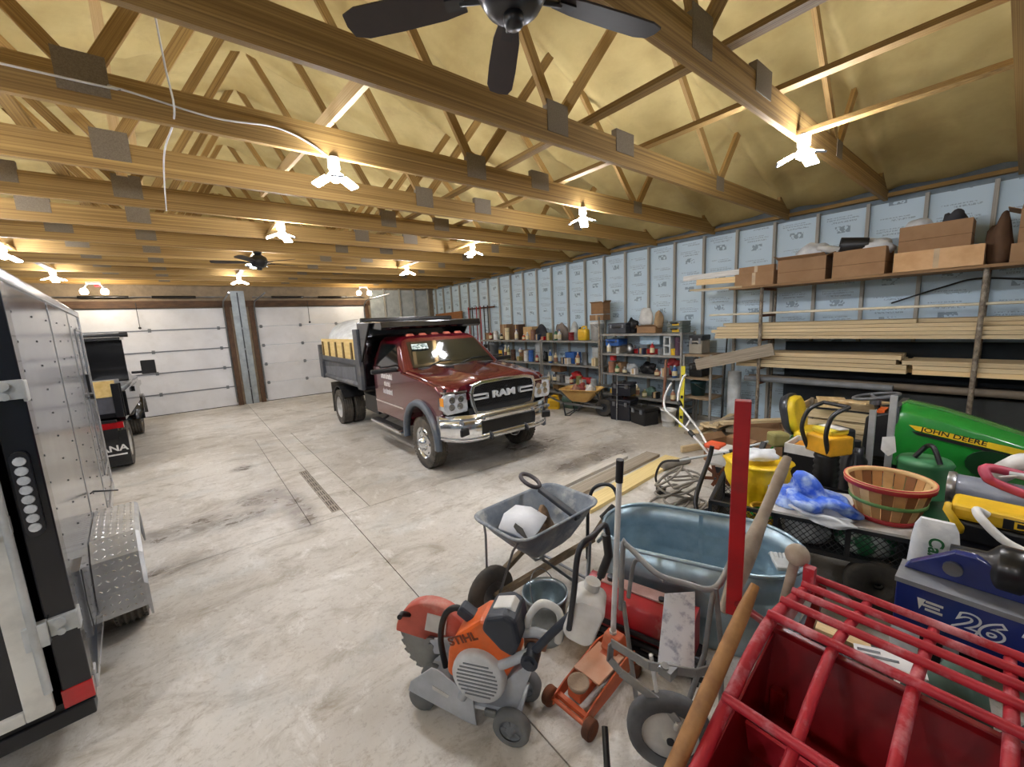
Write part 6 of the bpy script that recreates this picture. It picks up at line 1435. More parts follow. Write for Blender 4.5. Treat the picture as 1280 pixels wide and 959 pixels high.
MB().bx(-0.13, -0.12, -0.2, 0.2, 0.145, 0.205).build('name_plate', BLACK, dc)
text('lettering', 'DEWALT', 0.06, YELLOW, dc, (-0.1315, 0.0, 0.176), (PI / 2, 0, -PI / 2), 0.0005, 0.001, 1.35)
MB().tube([(-0.12, 0.36, 0.06), (-0.17, 0.36, 0.10), (-0.17, 0.42, 0.2), (-0.1, 0.42, 0.21)], 0.018, 8).build('corner_handle', YELLOW, dc)
sp = thing('spray_bottle', 'white spray bottle tilted behind the pink hoop handle', 'bottle', (4.18, 0.02, 0.995), rot=(0.75, 0, 0.2))
MB().lathe([(0, 0), (0.06, 0), (0.062, 0.16), (0.05, 0.2), (0.025, 0.23), (0.025, 0.26), (0, 0.26)], 16).build('body', WHITE, sp)
MB().rbox((0, 0.02, 0.28), (0.04, 0.1, 0.04)).build('trigger', BLACK, sp)
rl = thing('hoop_handle', 'pink red hoop handled trimmer lying on the job box end', 'trimmer', (3.84, -0.3, 0.975))
MB().tube(smooth_path([(0.0, 0.0, -0.02), (0.02, 0.28, 0.06), (0.02, 0.345, 0.1), (0.1, 0.33, 0.14), (0.2, 0.0, 0.06), (0.22, -0.3, 0.0)]), 0.028, 8).build('hoop', mat('pink_hoop', (190, 66, 92), 0.5), rl)
MB().tube([(0.1, 0.26, 0.12), (0.1, -0.4, 0.1)], 0.02, 8).build('shaft', IC['PALEGREY'], rl)
MB().tube(smooth_path([(0.06, 0.3, 0.1), (0.12, 0.1, 0.15), (0.05, -0.1, 0.16), (0.14, -0.3, 0.1)]), 0.008, 6).build('cord', WHITE, rl)
MB().bx(-0.02, 0.22, -0.36, -0.26, -0.22, 0.02).build('motor', BLACK, rl)
wh = MB().tube(smooth_path([(3.5, 0.02, 0.95), (3.48, 0.06, 0.975), (3.42, 0.04, 0.95), (3.36, -0.06, 0.87), (3.31, -0.2, 0.84), (3.27, -0.32, 0.8), (3.25, -0.34, 0.4), (3.25, -0.36, 0.024)]), 0.022, 10)
tag(wh.build('white_hose', WHITE), 'short white hose bent over the front of the job box', 'hose')
for i, (dx, dz, lab) in enumerate(((0.0, 0.0, 'lower coil of black hose hanging on the job box front'), (0.02, 0.08, 'upper coil of black hose hanging on the job box front'))):
    tag(MB().tube([(3.40 - 2 * dx, -0.07 + 0.13 * math.cos(a), 0.56 + dz + 0.12 * math.sin(a)) for a in [2 * PI * k / 24 for k in range(24)]], 0.02, 8, closed=True).build('black_hose', BLACK), lab, 'hose')
# feed bag with green print
fb = thing('feed_bag', 'white feed bag with green print between the cart and the blue splitter', 'bag', (3.28, 0.2, 0), 0.1)
MB().loft([[V(px * 1.0, py, z) for px, py in rrect(w_, d_, r_, 4)] for (z, w_, d_, r_) in ((0, 0.2, 0.26, 0.06), (0.1, 0.24, 0.3, 0.08), (0.6, 0.18, 0.22, 0.08), (0.80, 0.15, 0.2, 0.06), (0.88, 0.09, 0.18, 0.03), (0.93, 0.03, 0.14, 0.01))]).build('body', WHITEBAG, fb)
text('print', 'Cal', 0.085, mat('print_green', (40, 104, 60), 0.5), fb, (-0.092, 0.0, 0.80), (PI / 2, PI / 2, -PI / 2), 0.001, 0.002)

# log splitter
NAVYP = mat('splitter_blue', (28, 44, 116), 0.3, coat=0.4, dirt=(60, 66, 110), damt=0.3)
ls = thing('log_splitter', 'dark blue log splitter with black cylinder next to the red hopper', 'log splitter', (2.76, -0.3, 0))
MB().bx(-0.09, 0.09, -0.8, 0.58, 0.56, 0.80).build('beam', NAVYP, ls, bevel=0.006)
MB().bx(-0.11, 0.11, -0.8, 0.585, 0.802, 0.826).build('beam_flange', mat('worn_flange', (168, 172, 178), 0.4, 0.6, dirt=(90, 94, 120), damt=0.6), ls)
ea = MB().prism([(0.57, 0.827), (0.55, 0.86), (0.40, 0.98), (0.33, 0.985), (0.20, 0.93), (0.12, 0.827)], 0.02, 0.07, 'x').build('end_plate', NAVYP, ls, bevel=0.006)
MB().cyl((0.0, 0.40, 0.90), (0.025, 0.40, 0.90), 0.035, n=14).build('pin_boss', STEEL, ls)
MB().lathe([(0, -0.78), (0.1, -0.78), (0.1, 0.18), (0.108, 0.19), (0.108, 0.26), (0.1, 0.27), (0.06, 0.3), (0.05, 0.42), (0, 0.42)], 28, (0.10, 0, 0.935), (0, 1, 0)).build('cylinder', mat('cyl_black', (20, 20, 24), 0.35, coat=0.3), ls)
MB().rbox((0.10 - 0.0715, 0.05, 0.93 + 0.0715), (0.05, 0.26, 0.004), Matrix.Rotation(-PI / 4, 3, 'Y')).build('warning_sticker', WHITE, ls)
bk = MB().bx(-0.08, 0.1, -0.12, -0.10, 0.826, 0.93).bx(-0.08, 0.1, -0.55, -0.53, 0.826, 0.93).build('cylinder_bracket', GALV, ls)
lt = text('lettering', '26 TON', 0.125, mat('outline_white', (226, 228, 232), 0.5), ls, (-0.0915, 0.375, 0.70), (PI / 2, 0, -PI / 2), 0.0005, 0.008, 1.2, align='LEFT', shear=0.2)
text('lettering', '26 TON', 0.125, NAVYP, lt, (0, 0, 0.0008), (0, 0, 0), 0.0005, 0.0005, 1.0, align='LEFT', shear=0.2)
em = MB().bx(-0.0925, -0.091, 0.41, 0.47, 0.73, 0.742).bx(-0.0925, -0.091, 0.42, 0.48, 0.71, 0.722).bx(-0.0925, -0.091, 0.41, 0.47, 0.69, 0.702)
em.add([(-0.0925, 0.49, 0.685), (-0.0925, 0.47, 0.745), (-0.0925, 0.50, 0.745)], [(0, 1, 2)]).build('emblem', WHITE, ls)
en = MB().rbox((0.30, -0.02, 0.90), (0.2, 0.3, 0.14)).build('engine_cowl', WHITE, ls, bevel=0.03)
MB().rbox((0.30, -0.02, 0.975), (0.12, 0.16, 0.03)).build('engine_vent', BLACK, ls, bevel=0.01)
MB().rbox((0.30, -0.08, 0.68), (0.24, 0.36, 0.28)).build('engine_block', DARKSTEEL, ls, bevel=0.02)
for s in (-1, 1):
    MB().lathe([(0.06, -0.06), (0.17, -0.07), (0.2, -0.04), (0.2, 0.04), (0.17, 0.07), (0.06, 0.06)], 24, (0, 0, 0), (1, 0, 0)).build('wheel', RUBBER, ls, (s * 0.3, -0.5, 0.2))
MB().cyl((-0.3, -0.5, 0.2), (0.3, -0.5, 0.2), 0.025).bx(-0.05, 0.05, -0.55, -0.45, 0.2, 0.56).bx(-0.04, 0.04, 0.4, 0.48, 0.0, 0.56).bx(0.09, 0.42, -0.26, 0.1, 0.53, 0.56).build('stand', BLACK, ls)

# tiller, cords and poles on the floor beyond the cart
ti = thing('garden_tiller', 'small tiller with white curved handlebars before the scrap planks', 'tiller', (5.05, 2.18, 0))
MB().rbox((0.02, 0.02, 0.4), (0.3, 0.26, 0.26)).build('engine', WHITE, ti, bevel=0.06, seg=3)
MB().rbox((-0.02, 0.1, 0.53), (0.2, 0.2, 0.06)).build('engine_cover', mat('cover_orange', (232, 96, 56), 0.4), ti, bevel=0.02)
MB().bx(-0.08, 0.1, -0.1, 0.1, 0.12, 0.28).build('gearbox', DARKSTEEL, ti)
for x in (-0.2, -0.12, 0.12, 0.2):
    tn = MB()
    for k in range(4):
        a = PI / 2 * k + x * 9
        tn.beam((x, 0, 0.17), (x, 0.16 * math.cos(a), 0.17 + 0.16 * math.sin(a)), 0.012, 0.04)
    tn.cyl((x - 0.008, 0, 0.17), (x + 0.008, 0, 0.17), 0.04, n=10).build('tine', RUST, ti)
MB().cyl((-0.22, 0, 0.17), (0.22, 0, 0.17), 0.015, n=8).build('axle', DARKSTEEL, ti)
hb = MB().tube(smooth_path([(-0.05, 0.1, 0.36), (0.1, 0.35, 0.62), (0.2, 0.6, 0.82), (0.4, 0.84, 0.95), (0.62, 0.9, 1.22), (0.66, 0.86, 1.3)]), 0.016, 8)
hb.tube(smooth_path([(-0.1, 0.08, 0.36), (0.02, 0.4, 0.58), (0.16, 0.72, 0.72), (0.3, 0.98, 0.82), (0.42, 1.06, 0.98), (0.5, 1.0, 1.18)]), 0.016, 8)
hb.tube([(0.16, 0.52, 0.76), (0.08, 0.56, 0.65)], 0.014, 6)
hb.build('handlebar', mat('bar_white', (222, 222, 220), 0.3, 0.3), ti)
MB().tube([(0.3, 0.74, 0.90), (0.36, 0.8, 0.94)], 0.03, 8).tube([(0.02, 0.4, 0.58), (0.06, 0.48, 0.62)], 0.03, 8).build('clamp', BLACK, ti)
CORD = mat('dusty_cord', (136, 130, 120), 0.7, dirt=(90, 86, 80), damt=0.5)
for i in range(9):
    cx, cy = 4.15 + rr.uniform(-0.15, 0.3), 2.25 + rr.uniform(-0.15, 0.2); r = rr.uniform(0.14, 0.26); ph = rr.uniform(0, 6)
    pts = [(cx + r * 1.3 * math.cos(a + ph) + 0.03 * math.sin(3 * a), cy + r * 0.8 * math.sin(a + ph), 0.02 + 0.03 * i + 0.1 * (1 + math.sin(a * 1.0 + i)) * (i / 9)) for a in [2 * PI * k / 18 * 1.2 for k in range(19)]]
    tag(MB().tube(pts, 0.013, 6).build('cord_loop', CORD), 'dusty cord loop in the tangle on the floor by the cart', 'cord', 'tangled dusty cords')
for i, (a, b, m, lab) in enumerate((((3.35, 2.56, 0.02), (4.5, 2.22, 0.02), CORD, 'dusty grey bar lying through the cord tangle'), ((3.4, 2.36, 0.024), (4.55, 2.02, 0.024), WEATHER, 'grey timber pole lying below the cord tangle'), ((3.45, 2.24, 0.02), (4.5, 1.93, 0.02), DARKSTEEL, 'dark steel bar slanting out of the cord tangle'))):
    tag(MB().cyl(a, b, 0.018 + 0.004 * (i == 1), n=8).build('long_bar', m), lab, 'bar')
st_ = thing('string_trimmer', 'string trimmer with pale shaft propped across the cords', 'trimmer', (0, 0, 0))
MB().tube([(4.5, 2.46, 0.42), (4.72, 2.0, 0.58), (4.98, 1.62, 0.74)], 0.015, 8).build('shaft', IC['PALEGREY'], st_)
MB().tube([(4.73, 1.98, 0.585), (4.84, 1.78, 0.645)], 0.024, 8).build('grip', BLACK, st_)
MB().tube(smooth_path([(4.70, 2.03, 0.57), (4.72, 1.96, 0.43), (4.76, 1.98, 0.41)]), 0.012, 6).build('loop_handle', BLACK, st_)
MB().tube(smooth_path([(4.5, 2.46, 0.42), (4.35, 2.6, 0.4), (4.3, 2.66, 0.2), (4.32, 2.6, 0.06)]), 0.014, 8).cyl((4.32, 2.6, 0.0), (4.32, 2.6, 0.08), 0.06, n=14).build('cutting_head', BLACK, st_)
MB().rbox((5.0, 1.58, 0.76), (0.18, 0.16, 0.16), Matrix.Rotation(-0.7, 3, 'Z')).build('motor', IC['OLIVE'], st_, bevel=0.03)
tag(bar('black_angle_bar', (4.3, 1.72, 0.0), (4.72, 1.62, 0.78), 0.05, 0.03, BLACK), 'black flat bar leaning up beside the yellow sack', 'bar')
# planks on the slab
for (a, b, w_, m, lab) in (((3.18, 3.32, 0), (5.5, 3.45, 0), 0.22, WEATHER, 'grey wide plank lying flat on the slab before the truck'), ((3.3, 2.98, 0), (5.55, 3.14, 0), 0.25, mat('fresh_plank', (232, 210, 150), 0.7, col2=(206, 180, 120), scale=4, stretch=(0.7, 5, 5)), 'fresh yellow plank lying flat beside the grey wide plank'),
                        ((3.2, 3.6, 0), (5.1, 3.72, 0), 0.16, mat('pale_concrete_plank', (206, 198, 186), 0.8), 'pale narrow plank lying farthest out on the slab')):
    o = bar('floor_plank', (a[0], a[1], 0.022), (b[0], b[1], 0.022), w_, 0.044, m); tag(o, lab, 'plank')
tag(MB().cyl((5.0, 3.0, 0.06), (5.55, 2.9, 0.05), 0.05, n=12).build('concrete_chunk', CORD), 'dark grey roll lying on the end of the fresh yellow plank', 'roll')

# =================================================================== STEEL WHEELBARROW IN FRONT
DUSTYTRAY = mat('dusty_tray', (146, 152, 156), 0.6, 0.15, col2=(96, 106, 122), scale=5, dirt=(204, 202, 196), dscale=5, damt=0.9, bump=0.2)
DUSTYWOOD = mat('dusty_wood', (150, 134, 110), 0.85, col2=(118, 102, 82), scale=5, stretch=(2, 2, 2))
wb_ = wheelbarrow('dented steel wheelbarrow with mortar scraps beside the stock tank', (2.04, 2.33, 0), math.radians(183), DUSTYTRAY, DUSTYWOOD, STEEL, hl=0.60, L=0.9, W=0.60, zr=0.69, zb=0.36)
lump('mortar_rubble', 'heap of broken mortar rubble in the dented wheelbarrow', 'rubble', (2.08, 2.33, 0.38), (0.09, 0.075, 0.16), mat('rubble', (150, 122, 96), 0.9, col2=(90, 76, 62), scale=14, bump=1.0, bscale=24), 91, 0.5, 30, 18)
pb = thing('paper_sack', 'torn white cement sack lying in the dented wheelbarrow', 'sack', (1.86, 2.31, 0.62), rot=(0.2, -0.22, 0.3))
SACK = mat('cement_sack', (226, 228, 232), 0.6, col2=(206, 208, 214), scale=5, bump=0.5, bscale=10)
MB().add([(-0.13, -0.14, 0), (0.0, -0.15, 0.02), (0.16, -0.13, 0), (0.17, 0.02, 0.02), (0.14, 0.15, 0), (-0.02, 0.16, 0.03), (-0.14, 0.13, 0), (-0.14, 0, 0.02), (0.0, 0.0, 0.05)], [(0, 1, 8), (1, 2, 8), (2, 3, 8), (3, 4, 8), (4, 5, 8), (5, 6, 8), (6, 7, 8), (7, 0, 8)], True).build('paper', SACK, pb, solid=0.03)
MB().prism([(-0.16, -0.15), (-0.08, -0.05), (-0.06, 0.03), (-0.1, 0.02), (-0.13, -0.03)], 0.046, 0.05, 'z').build('torn_hole', BLACK, pb)
fl_ = thing('mortar_rake', 'dark long handled mortar tool with loop end lying in the dented wheelbarrow', 'tool', (2.19, 2.36, 0.72), rot=(0, 0.34, -1.45))
MB().beam((-0.1, 0, 0.02), (0.32, 0, 0.02), 0.06, 0.035).build('blade', mat('tool_dark', (48, 52, 60), 0.5, dirt=(110, 110, 110), damt=0.4), fl_, bevel=0.008)
MB().tube([(-0.22 + 0.085 * math.cos(a) * 1.2, 0.06 * math.sin(a), 0.03) for a in [2 * PI * k / 20 for k in range(20)]], 0.018, 8, closed=True).build('loop_grip', mat('tool_grip', (58, 50, 54), 0.5), fl_)
tag(MB().tube(smooth_path([(2.62, 2.30, 0.50), (2.66, 2.28, 0.66), (2.7, 2.2, 0.73), (2.74, 2.1, 0.71), (2.76, 2.06, 0.50), (2.76, 2.06, 0.012)]), 0.016, 8).tube([(2.62, 2.30, 0.50), (2.6, 2.3, 0.012)], 0.016, 8).build('hooped_bar', DARKSTEEL), 'dark hooped steel bar standing behind the dented wheelbarrow', 'bar')

# =================================================================== OVAL STOCK TANK
def oval(L, W, n=14):
    r = W / 2; s = L / 2 - r
    return [(s + r * math.cos(a), r * math.sin(a)) for a in [-PI / 2 + PI * i / n for i in range(n + 1)]] + [(-s + r * math.cos(a), r * math.sin(a)) for a in [PI / 2 + PI * i / n for i in range(n + 1)]]
TANKM = mat('tank_galv', (172, 192, 202), 0.36, 0.75, col2=(142, 164, 178), scale=7, rvar=0.1, dirt=(200, 210, 214), dscale=4, damt=0.4)
tk2 = thing('stock_tank', 'oval galvanised stock tank standing empty behind the floor jack', 'tank', (2.71, 1.35, 0), math.radians(-67))
prof = [(0.94, 0.0), (0.95, 0.02), (0.96, 0.12), (0.965, 0.2), (0.975, 0.215), (0.975, 0.235), (0.968, 0.25), (0.98, 0.38), (0.99, 0.395), (0.99, 0.415), (0.983, 0.43), (1.0, 0.59)]
out = oval(1.34, 0.78)
rings = [[V(x * k, y * k, z) for x, y in out] for k, z in prof] + [[V(x * (k - 0.008), y * (k - 0.012), max(z, 0.015)) for x, y in out] for k, z in reversed(prof)]
MB().loft(rings).build('wall', TANKM, tk2)
MB().tube([(x * 1.0, y * 1.0, 0.595) for x, y in out[:-1]], 0.014, 8, closed=True).build('rim', TANKM, tk2)
MB().bx(0.0, 0.03, 0.366, 0.385, 0.05, 0.57).bx(0.0, 0.03, -0.385, -0.366, 0.05, 0.57).build('seam', TANKM, tk2)
for s in (-1, 1): MB().tube([(s * 0.675, -0.08, 0.45), (s * 0.71, -0.07, 0.41), (s * 0.71, 0.07, 0.41), (s * 0.675, 0.08, 0.45)], 0.008, 6).build('handle', GALV, tk2)
gb = thing('glove', 'pale grey work glove draped over the stock tank end', 'glove', (2.72, 0.80, 0.60), 0.6)
MB().rbox((0, 0, 0.012), (0.12, 0.09, 0.03)).build('palm', IC['PALEGREY'], gb, bevel=0.012, seg=2)
for k in range(4): MB().tube([(0.05, -0.033 + 0.022 * k, 0.014), (0.09, -0.036 + 0.024 * k, 0.03), (0.125 - 0.008 * abs(k - 1.5), -0.04 + 0.026 * k, 0.012)], [0.012, 0.012, 0.009], 8).build('finger', IC['PALEGREY'], gb)
MB().tube([(-0.02, -0.045, 0.014), (0.02, -0.075, 0.04), (0.04, -0.09, 0.075)], [0.014, 0.013, 0.01], 8).build('thumb', CLOTHG, gb)

# galvanised pail beside the saw
pail('galvanised pail with wire bail beside the orange cut-off saw', (1.70, 1.90, 0), 0.155, 0.34, GALV, name='steel_pail')

# =================================================================== CUT-OFF SAW ON ITS CART
SAWGREY = mat('saw_grey', (186, 190, 196), 0.42, dirt=(150, 146, 138), damt=0.5, bump=0.05)
SAWDARK = mat('saw_dark', (44, 50, 62), 0.45, dirt=(110, 106, 100), damt=0.4)
SAWOR = mat('saw_orange', (232, 104, 36), 0.4, dirt=(180, 110, 70), dscale=6, damt=0.4)
GUARD = mat('guard_red', (196, 92, 76), 0.55, col2=(168, 76, 62), scale=6, dirt=(190, 160, 146), dscale=5, damt=0.7)
DISC = mat('disc_steel', (150, 152, 152), 0.4, 0.7, dirt=(120, 110, 100), damt=0.5)
sx_, sy_ = -0.57 / 0.9987, 0.82 / 0.9987
saw = thing('cutoff_saw', 'orange cut-off saw with red blade guard mounted on a grey cart', 'saw', (1.15, 1.57, 0), math.atan2(0.82, -0.57))
# local: x forward, +y is the side that faces the viewer
Y0_ = -0.14
MB().lathe([(0, -0.0018), (0.225, -0.0018), (0.23, 0), (0.225, 0.0018), (0, 0.0018)], 48, (0.55, Y0_, 0.25), (0, 1, 0)).build('blade', DISC, saw)
sg = MB()
for k in range(24):
    a = 2 * PI * k / 24; sg.beam((0.55 + 0.222 * math.cos(a), Y0_, 0.25 + 0.222 * math.sin(a)), (0.55 + 0.236 * math.cos(a + 0.16), Y0_, 0.25 + 0.236 * math.sin(a + 0.16)), 0.006, 0.022)
tag(sg.build('diamond_rim', STEEL, saw), kind='stuff')
g = []
for i in range(19):
    a = math.radians(8 + 172 * i / 18)
    c_, s_ = math.cos(a), math.sin(a); r1 = 0.255
    def P(r, y): return V(0.55 + r * c_, y, 0.27 + r * s_)
    g.append([P(0.02, Y0_ + 0.022), P(r1, Y0_ + 0.026), P(r1 + 0.008, Y0_ + 0.02), P(r1 + 0.008, Y0_ - 0.05), P(r1, Y0_ - 0.056), P(0.02, Y0_ - 0.05), P(0.02, Y0_ - 0.044), P(r1 - 0.006, Y0_ - 0.046), P(r1 - 0.006, Y0_ + 0.016), P(0.02, Y0_ + 0.016)])
go_ = MB().loft(g).build('blade_guard', GUARD, saw)
MB().cyl((0.55, Y0_ + 0.03, 0.27), (0.55, Y0_ + 0.05, 0.27), 0.05, n=18).cyl((0.55, Y0_ + 0.05, 0.27), (0.55, Y0_ + 0.06, 0.27), 0.02, n=6).build('flange_nut', STEEL, go_)
MB().prism([(0.46, 0.34), (0.60, 0.35), (0.57, 0.47), (0.44, 0.46)], Y0_ + 0.027, Y0_ + 0.03, 'y').build('guard_label', mat('label_pale', (212, 208, 200), 0.5), go_)
MB().tube([(0.70, Y0_ + 0.02, 0.43), (0.73, Y0_ + 0.06, 0.46), (0.72, Y0_ + 0.1, 0.47)], 0.016, 8).build('guard_lever', BLACK, go_)
MB().beam((0.55, -0.10, 0.26), (0.22, -0.10, 0.34), 0.03, 0.10).build('cutting_arm', SAWGREY, saw, bevel=0.012)
# engine unit
MB().prism([(0.36, 0.30), (0.34, 0.44), (0.29, 0.54), (0.14, 0.66), (0.02, 0.68), (-0.03, 0.60), (-0.05, 0.44), (0.02, 0.32), (0.14, 0.24), (0.26, 0.24)], -0.09, 0.10, 'y').build('engine_housing', SAWOR, saw, bevel=0.03, seg=3)
MB().prism([(0.10, 0.70), (0.0, 0.73), (-0.06, 0.70), (-0.08, 0.58), (-0.04, 0.49), (0.03, 0.52), (0.13, 0.62)], -0.10, 0.115, 'y').build('filter_cover', SAWDARK, saw, bevel=0.025, seg=3)
MB().prism([(0.08, 0.715), (-0.02, 0.735), (-0.05, 0.70), (0.06, 0.68)], -0.05, 0.05, 'y').build('filter_label', WHITE, saw, bevel=0.006)
sco = MB().lathe([(0, 0.03), (0.132, 0.03), (0.147, 0.015), (0.15, 0.0), (0.15, -0.03)], 32, (0.155, 0.115, 0.35), (0, 1, 0), sx=1.0, sy=1.0).build('starter_cover', mat('starter_white', (216, 218, 220), 0.4, dirt=(180, 174, 160), damt=0.4), saw)
for k in range(9):
    z = 0.26 + k * 0.0225; hw_ = math.sqrt(max(0.0, 0.115 ** 2 - (z - 0.35) ** 2))
    if hw_ > 0.02: MB().bx(0.155 - hw_, 0.155 + hw_, 0.144, 0.148, z - 0.004, z + 0.004).build('cooling_slat', GREYP, sco)
text('lettering', 'STIHL', 0.065, mat('letter_dark', (120, 52, 24), 0.5), saw, (0.24, 0.103, 0.54), (PI / 2, -math.radians(24), PI), 0.001, 0.002, 1.1)
MB().tube(smooth_path([(0.40, 0.02, 0.26), (0.43, 0.0, 0.42), (0.40, -0.02, 0.56), (0.33, -0.03, 0.61), (0.27, -0.04, 0.56), (0.25, -0.05, 0.50)]), 0.018, 10).build('front_handle', BLACK, saw)
MB().rbox((0.25, -0.02, 0.60), (0.12, 0.08, 0.06), Matrix.Rotation(-0.6, 3, 'Y')).build('fuel_cap', SAWDARK, saw, bevel=0.015)
MB().tube([(-0.04, 0.0, 0.55), (-0.14, 0.0, 0.57), (-0.2, 0.0, 0.56)], 0.026, 10).build('rear_handle', SAWGREY, saw)
MB().rbox((-0.13, -0.02, 0.50), (0.12, 0.06, 0.07)).build('trigger_block', IC['RUST'], saw, bevel=0.01)
MB().tube(smooth_path([(-0.08, -0.02, 0.52), (-0.10, -0.02, 0.64), (-0.17, -0.02, 0.73), (-0.25, -0.02, 0.71), (-0.27, -0.02, 0.64), (-0.25, -0.02, 0.52)]), 0.02, 10).build('guide_tube', WHITE, saw)
# cart
MB().prism([(0.60, 0.15), (0.58, 0.21), (0.44, 0.33), (0.40, 0.325), (0.20, 0.20), (0.19, 0.03), (0.24, 0.035)], 0.105, 0.115, 'y').build('side_plate', SAWGREY, saw, bevel=0.003)
MB().prism([(0.55, 0.15), (0.42, 0.28), (0.2, 0.18), (0.19, 0.06)], -0.12, -0.11, 'y').build('side_plate', SAWGREY, saw)
MB().prism([(0.44, 0.225), (0.34, 0.185), (0.35, 0.165), (0.44, 0.2)], 0.116, 0.118, 'y').build('plate_label', WHITE, saw)
MB().bx(-0.06, 0.55, -0.11, 0.105, 0.13, 0.15).build('deck', SAWGREY, saw)
MB().prism([(0.2, 0.14), (-0.10, 0.44), (-0.14, 0.44), (-0.03, 0.14)], -0.02, 0.085, 'y').build('riser', mat('riser_grey', (176, 180, 186), 0.4, dirt=(150, 146, 138), damt=0.4), saw, bevel=0.004)
MB().tube(smooth_path([(0.26, 0.12, 0.20), (0.2, 0.12, 0.30), (0.12, 0.11, 0.38), (0.0, 0.1, 0.45), (-0.12, 0.09, 0.52)]), 0.026, 10).build('lift_arm', SAWGREY, saw)
MB().cyl((-0.13, 0.04, 0.50), (-0.13, 0.13, 0.50), 0.045, n=14).cyl((-0.13, 0.13, 0.50), (-0.13, 0.145, 0.50), 0.03, n=6).build('pivot_knob', SAWDARK, saw)
MB().tube([(-0.13, 0.08, 0.51), (-0.23, 0.05, 0.62), (-0.35, 0.03, 0.75)], 0.022, 10).build('handle_stem', SAWDARK, saw)
tkm = MB().loft([[V(-0.40 + (px * 0.95 - pz * 0.35), y, 0.74 + pz * 0.95 + px * 0.35) for px, pz in rrect(0.155 * s, 0.25 * s, 0.05 * s, 4)] for (y, s) in ((-0.07, 0.85), (-0.055, 1), (0.075, 1), (0.09, 0.88))])
tko = tkm.build('water_tank', WHITE, saw)
MB().cyl((-0.43, -0.02, 0.86), (-0.44, -0.02, 0.90), 0.04, n=14).build('tank_cap', WHITE, tko)
MB().tube(smooth_path([(-0.33, 0.09, 0.70), (-0.36, 0.10, 0.9), (-0.39, 0.10, 1.13), (-0.45, 0.02, 1.17), (-0.50, -0.12, 1.15), (-0.51, -0.13, 0.98), (-0.46, -0.13, 0.84)]), 0.014, 8).build('push_handle', DARKSTEEL, saw)
MB().tube([(-0.50, -0.125, 1.1), (-0.51, -0.13, 0.98), (-0.47, -0.13, 0.86)], 0.022, 8).build('handle_grip', BLACK, saw)
for y in (0.13, -0.13):
    w_ = MB().lathe([(0.06, -0.028), (0.085, -0.032), (0.10, -0.02), (0.10, 0.02), (0.085, 0.032), (0.06, 0.028)], 28, (0, 0, 0), (0, 1, 0)).build('rear_wheel', mat('grey_rubber', (112, 114, 114), 0.7, bump=0.2), saw, (-0.02, y, 0.10))
    rim_ = MB().lathe([(0.062, 0.02), (0.05, 0.012), (0.025, 0.02), (0.02, 0.036), (0, 0.036)], 20, (0, 0, 0), (0, 1, 0)).lathe([(0.062, -0.02), (0.05, -0.012), (0.025, -0.02), (0.02, -0.036), (0, -0.036)], 20, (0, 0, 0), (0, 1, 0))
    for k in range(5): rim_.beam((0, 0.018, 0), (0.055 * math.cos(k * 1.257), 0.018, 0.055 * math.sin(k * 1.257)), 0.01, 0.016)
    rim_.build('hub', GREYP, w_)
for y in (0.07, -0.07):
    MB().lathe([(0, -0.02), (0.07, -0.022), (0.08, -0.012), (0.08, 0.012), (0.07, 0.022), (0, 0.02)], 22, (0, 0, 0), (0, 1, 0)).build('front_wheel', mat('grey_rubber', (112, 114, 114), 0.7), saw, (0.54, y, 0.08))
MB().cyl((-0.02, -0.14, 0.10), (-0.02, 0.14, 0.10), 0.012, n=8).cyl((0.54, -0.09, 0.08), (0.54, 0.09, 0.08), 0.01, n=8).bx(0.5, 0.56, -0.04, 0.04, 0.06, 0.14).build('axle', SAWDARK, saw)
MB().bx(0.06, 0.13, 0.115, 0.14, 0.13, 0.17).build('foot_latch', STEEL, saw, bevel=0.008)

# =================================================================== FLOOR JACK
JACK = mat('jack_orange', (196, 92, 50), 0.55, col2=(164, 72, 40), scale=5, dirt=(170, 140, 116), dscale=5, damt=0.7)
fj = thing('floor_jack', 'dusty orange floor jack with upright white handle', 'jack', (1.37, 1.37, 0), math.radians(5))
fj.scale = (0.9, 0.9, 0.9)
for s in (-1, 1): MB().prism([(-0.02, 0.035), (0.0, 0.10), (0.10, 0.13), (0.46, 0.19), (0.58, 0.17), (0.60, 0.07), (0.3, 0.045)], s * 0.115 - 0.006, s * 0.115 + 0.006, 'y').build('side_frame', JACK, fj, bevel=0.004)
MB().cyl((0.0, -0.17, 0.06), (0.0, 0.17, 0.06), 0.014, n=10).build('front_axle', JACK, fj)
MB().bx(0.02, 0.05, -0.11, 0.11, 0.06, 0.09).build('cross_bar', JACK, fj); MB().bx(0.54, 0.58, -0.11, 0.11, 0.06, 0.15).build('rear_bar', JACK, fj)
for s in (-1, 1):
    MB().lathe([(0, -0.025), (0.055, -0.025), (0.06, -0.018), (0.06, 0.018), (0.055, 0.025), (0.04, 0.02), (0.03, 0.012), (0, 0.02)], 22, (0, 0, 0), (0, s, 0)).build('front_wheel', RUST, fj, (0.0, s * 0.155, 0.06))
    MB().lathe([(0, -0.018), (0.04, -0.018), (0.04, 0.018), (0, 0.018)], 16, (0, 0, 0), (0, 1, 0)).build('rear_caster', RUST, fj, (0.56, s * 0.14, 0.04))
MB().prism([(0.05, 0.10), (0.16, 0.10), (0.50, 0.13), (0.50, 0.19), (0.18, 0.175), (0.05, 0.16)], -0.05, 0.05, 'y').build('lift_arm', JACK, fj, bevel=0.01)
MB().lathe([(0, 0.15), (0.055, 0.16), (0.068, 0.185), (0.068, 0.2), (0.055, 0.195), (0, 0.188)], 20, (0.10, 0, 0)).build('saddle', mat('saddle_dust', (150, 128, 106), 0.8, bump=0.5), fj)
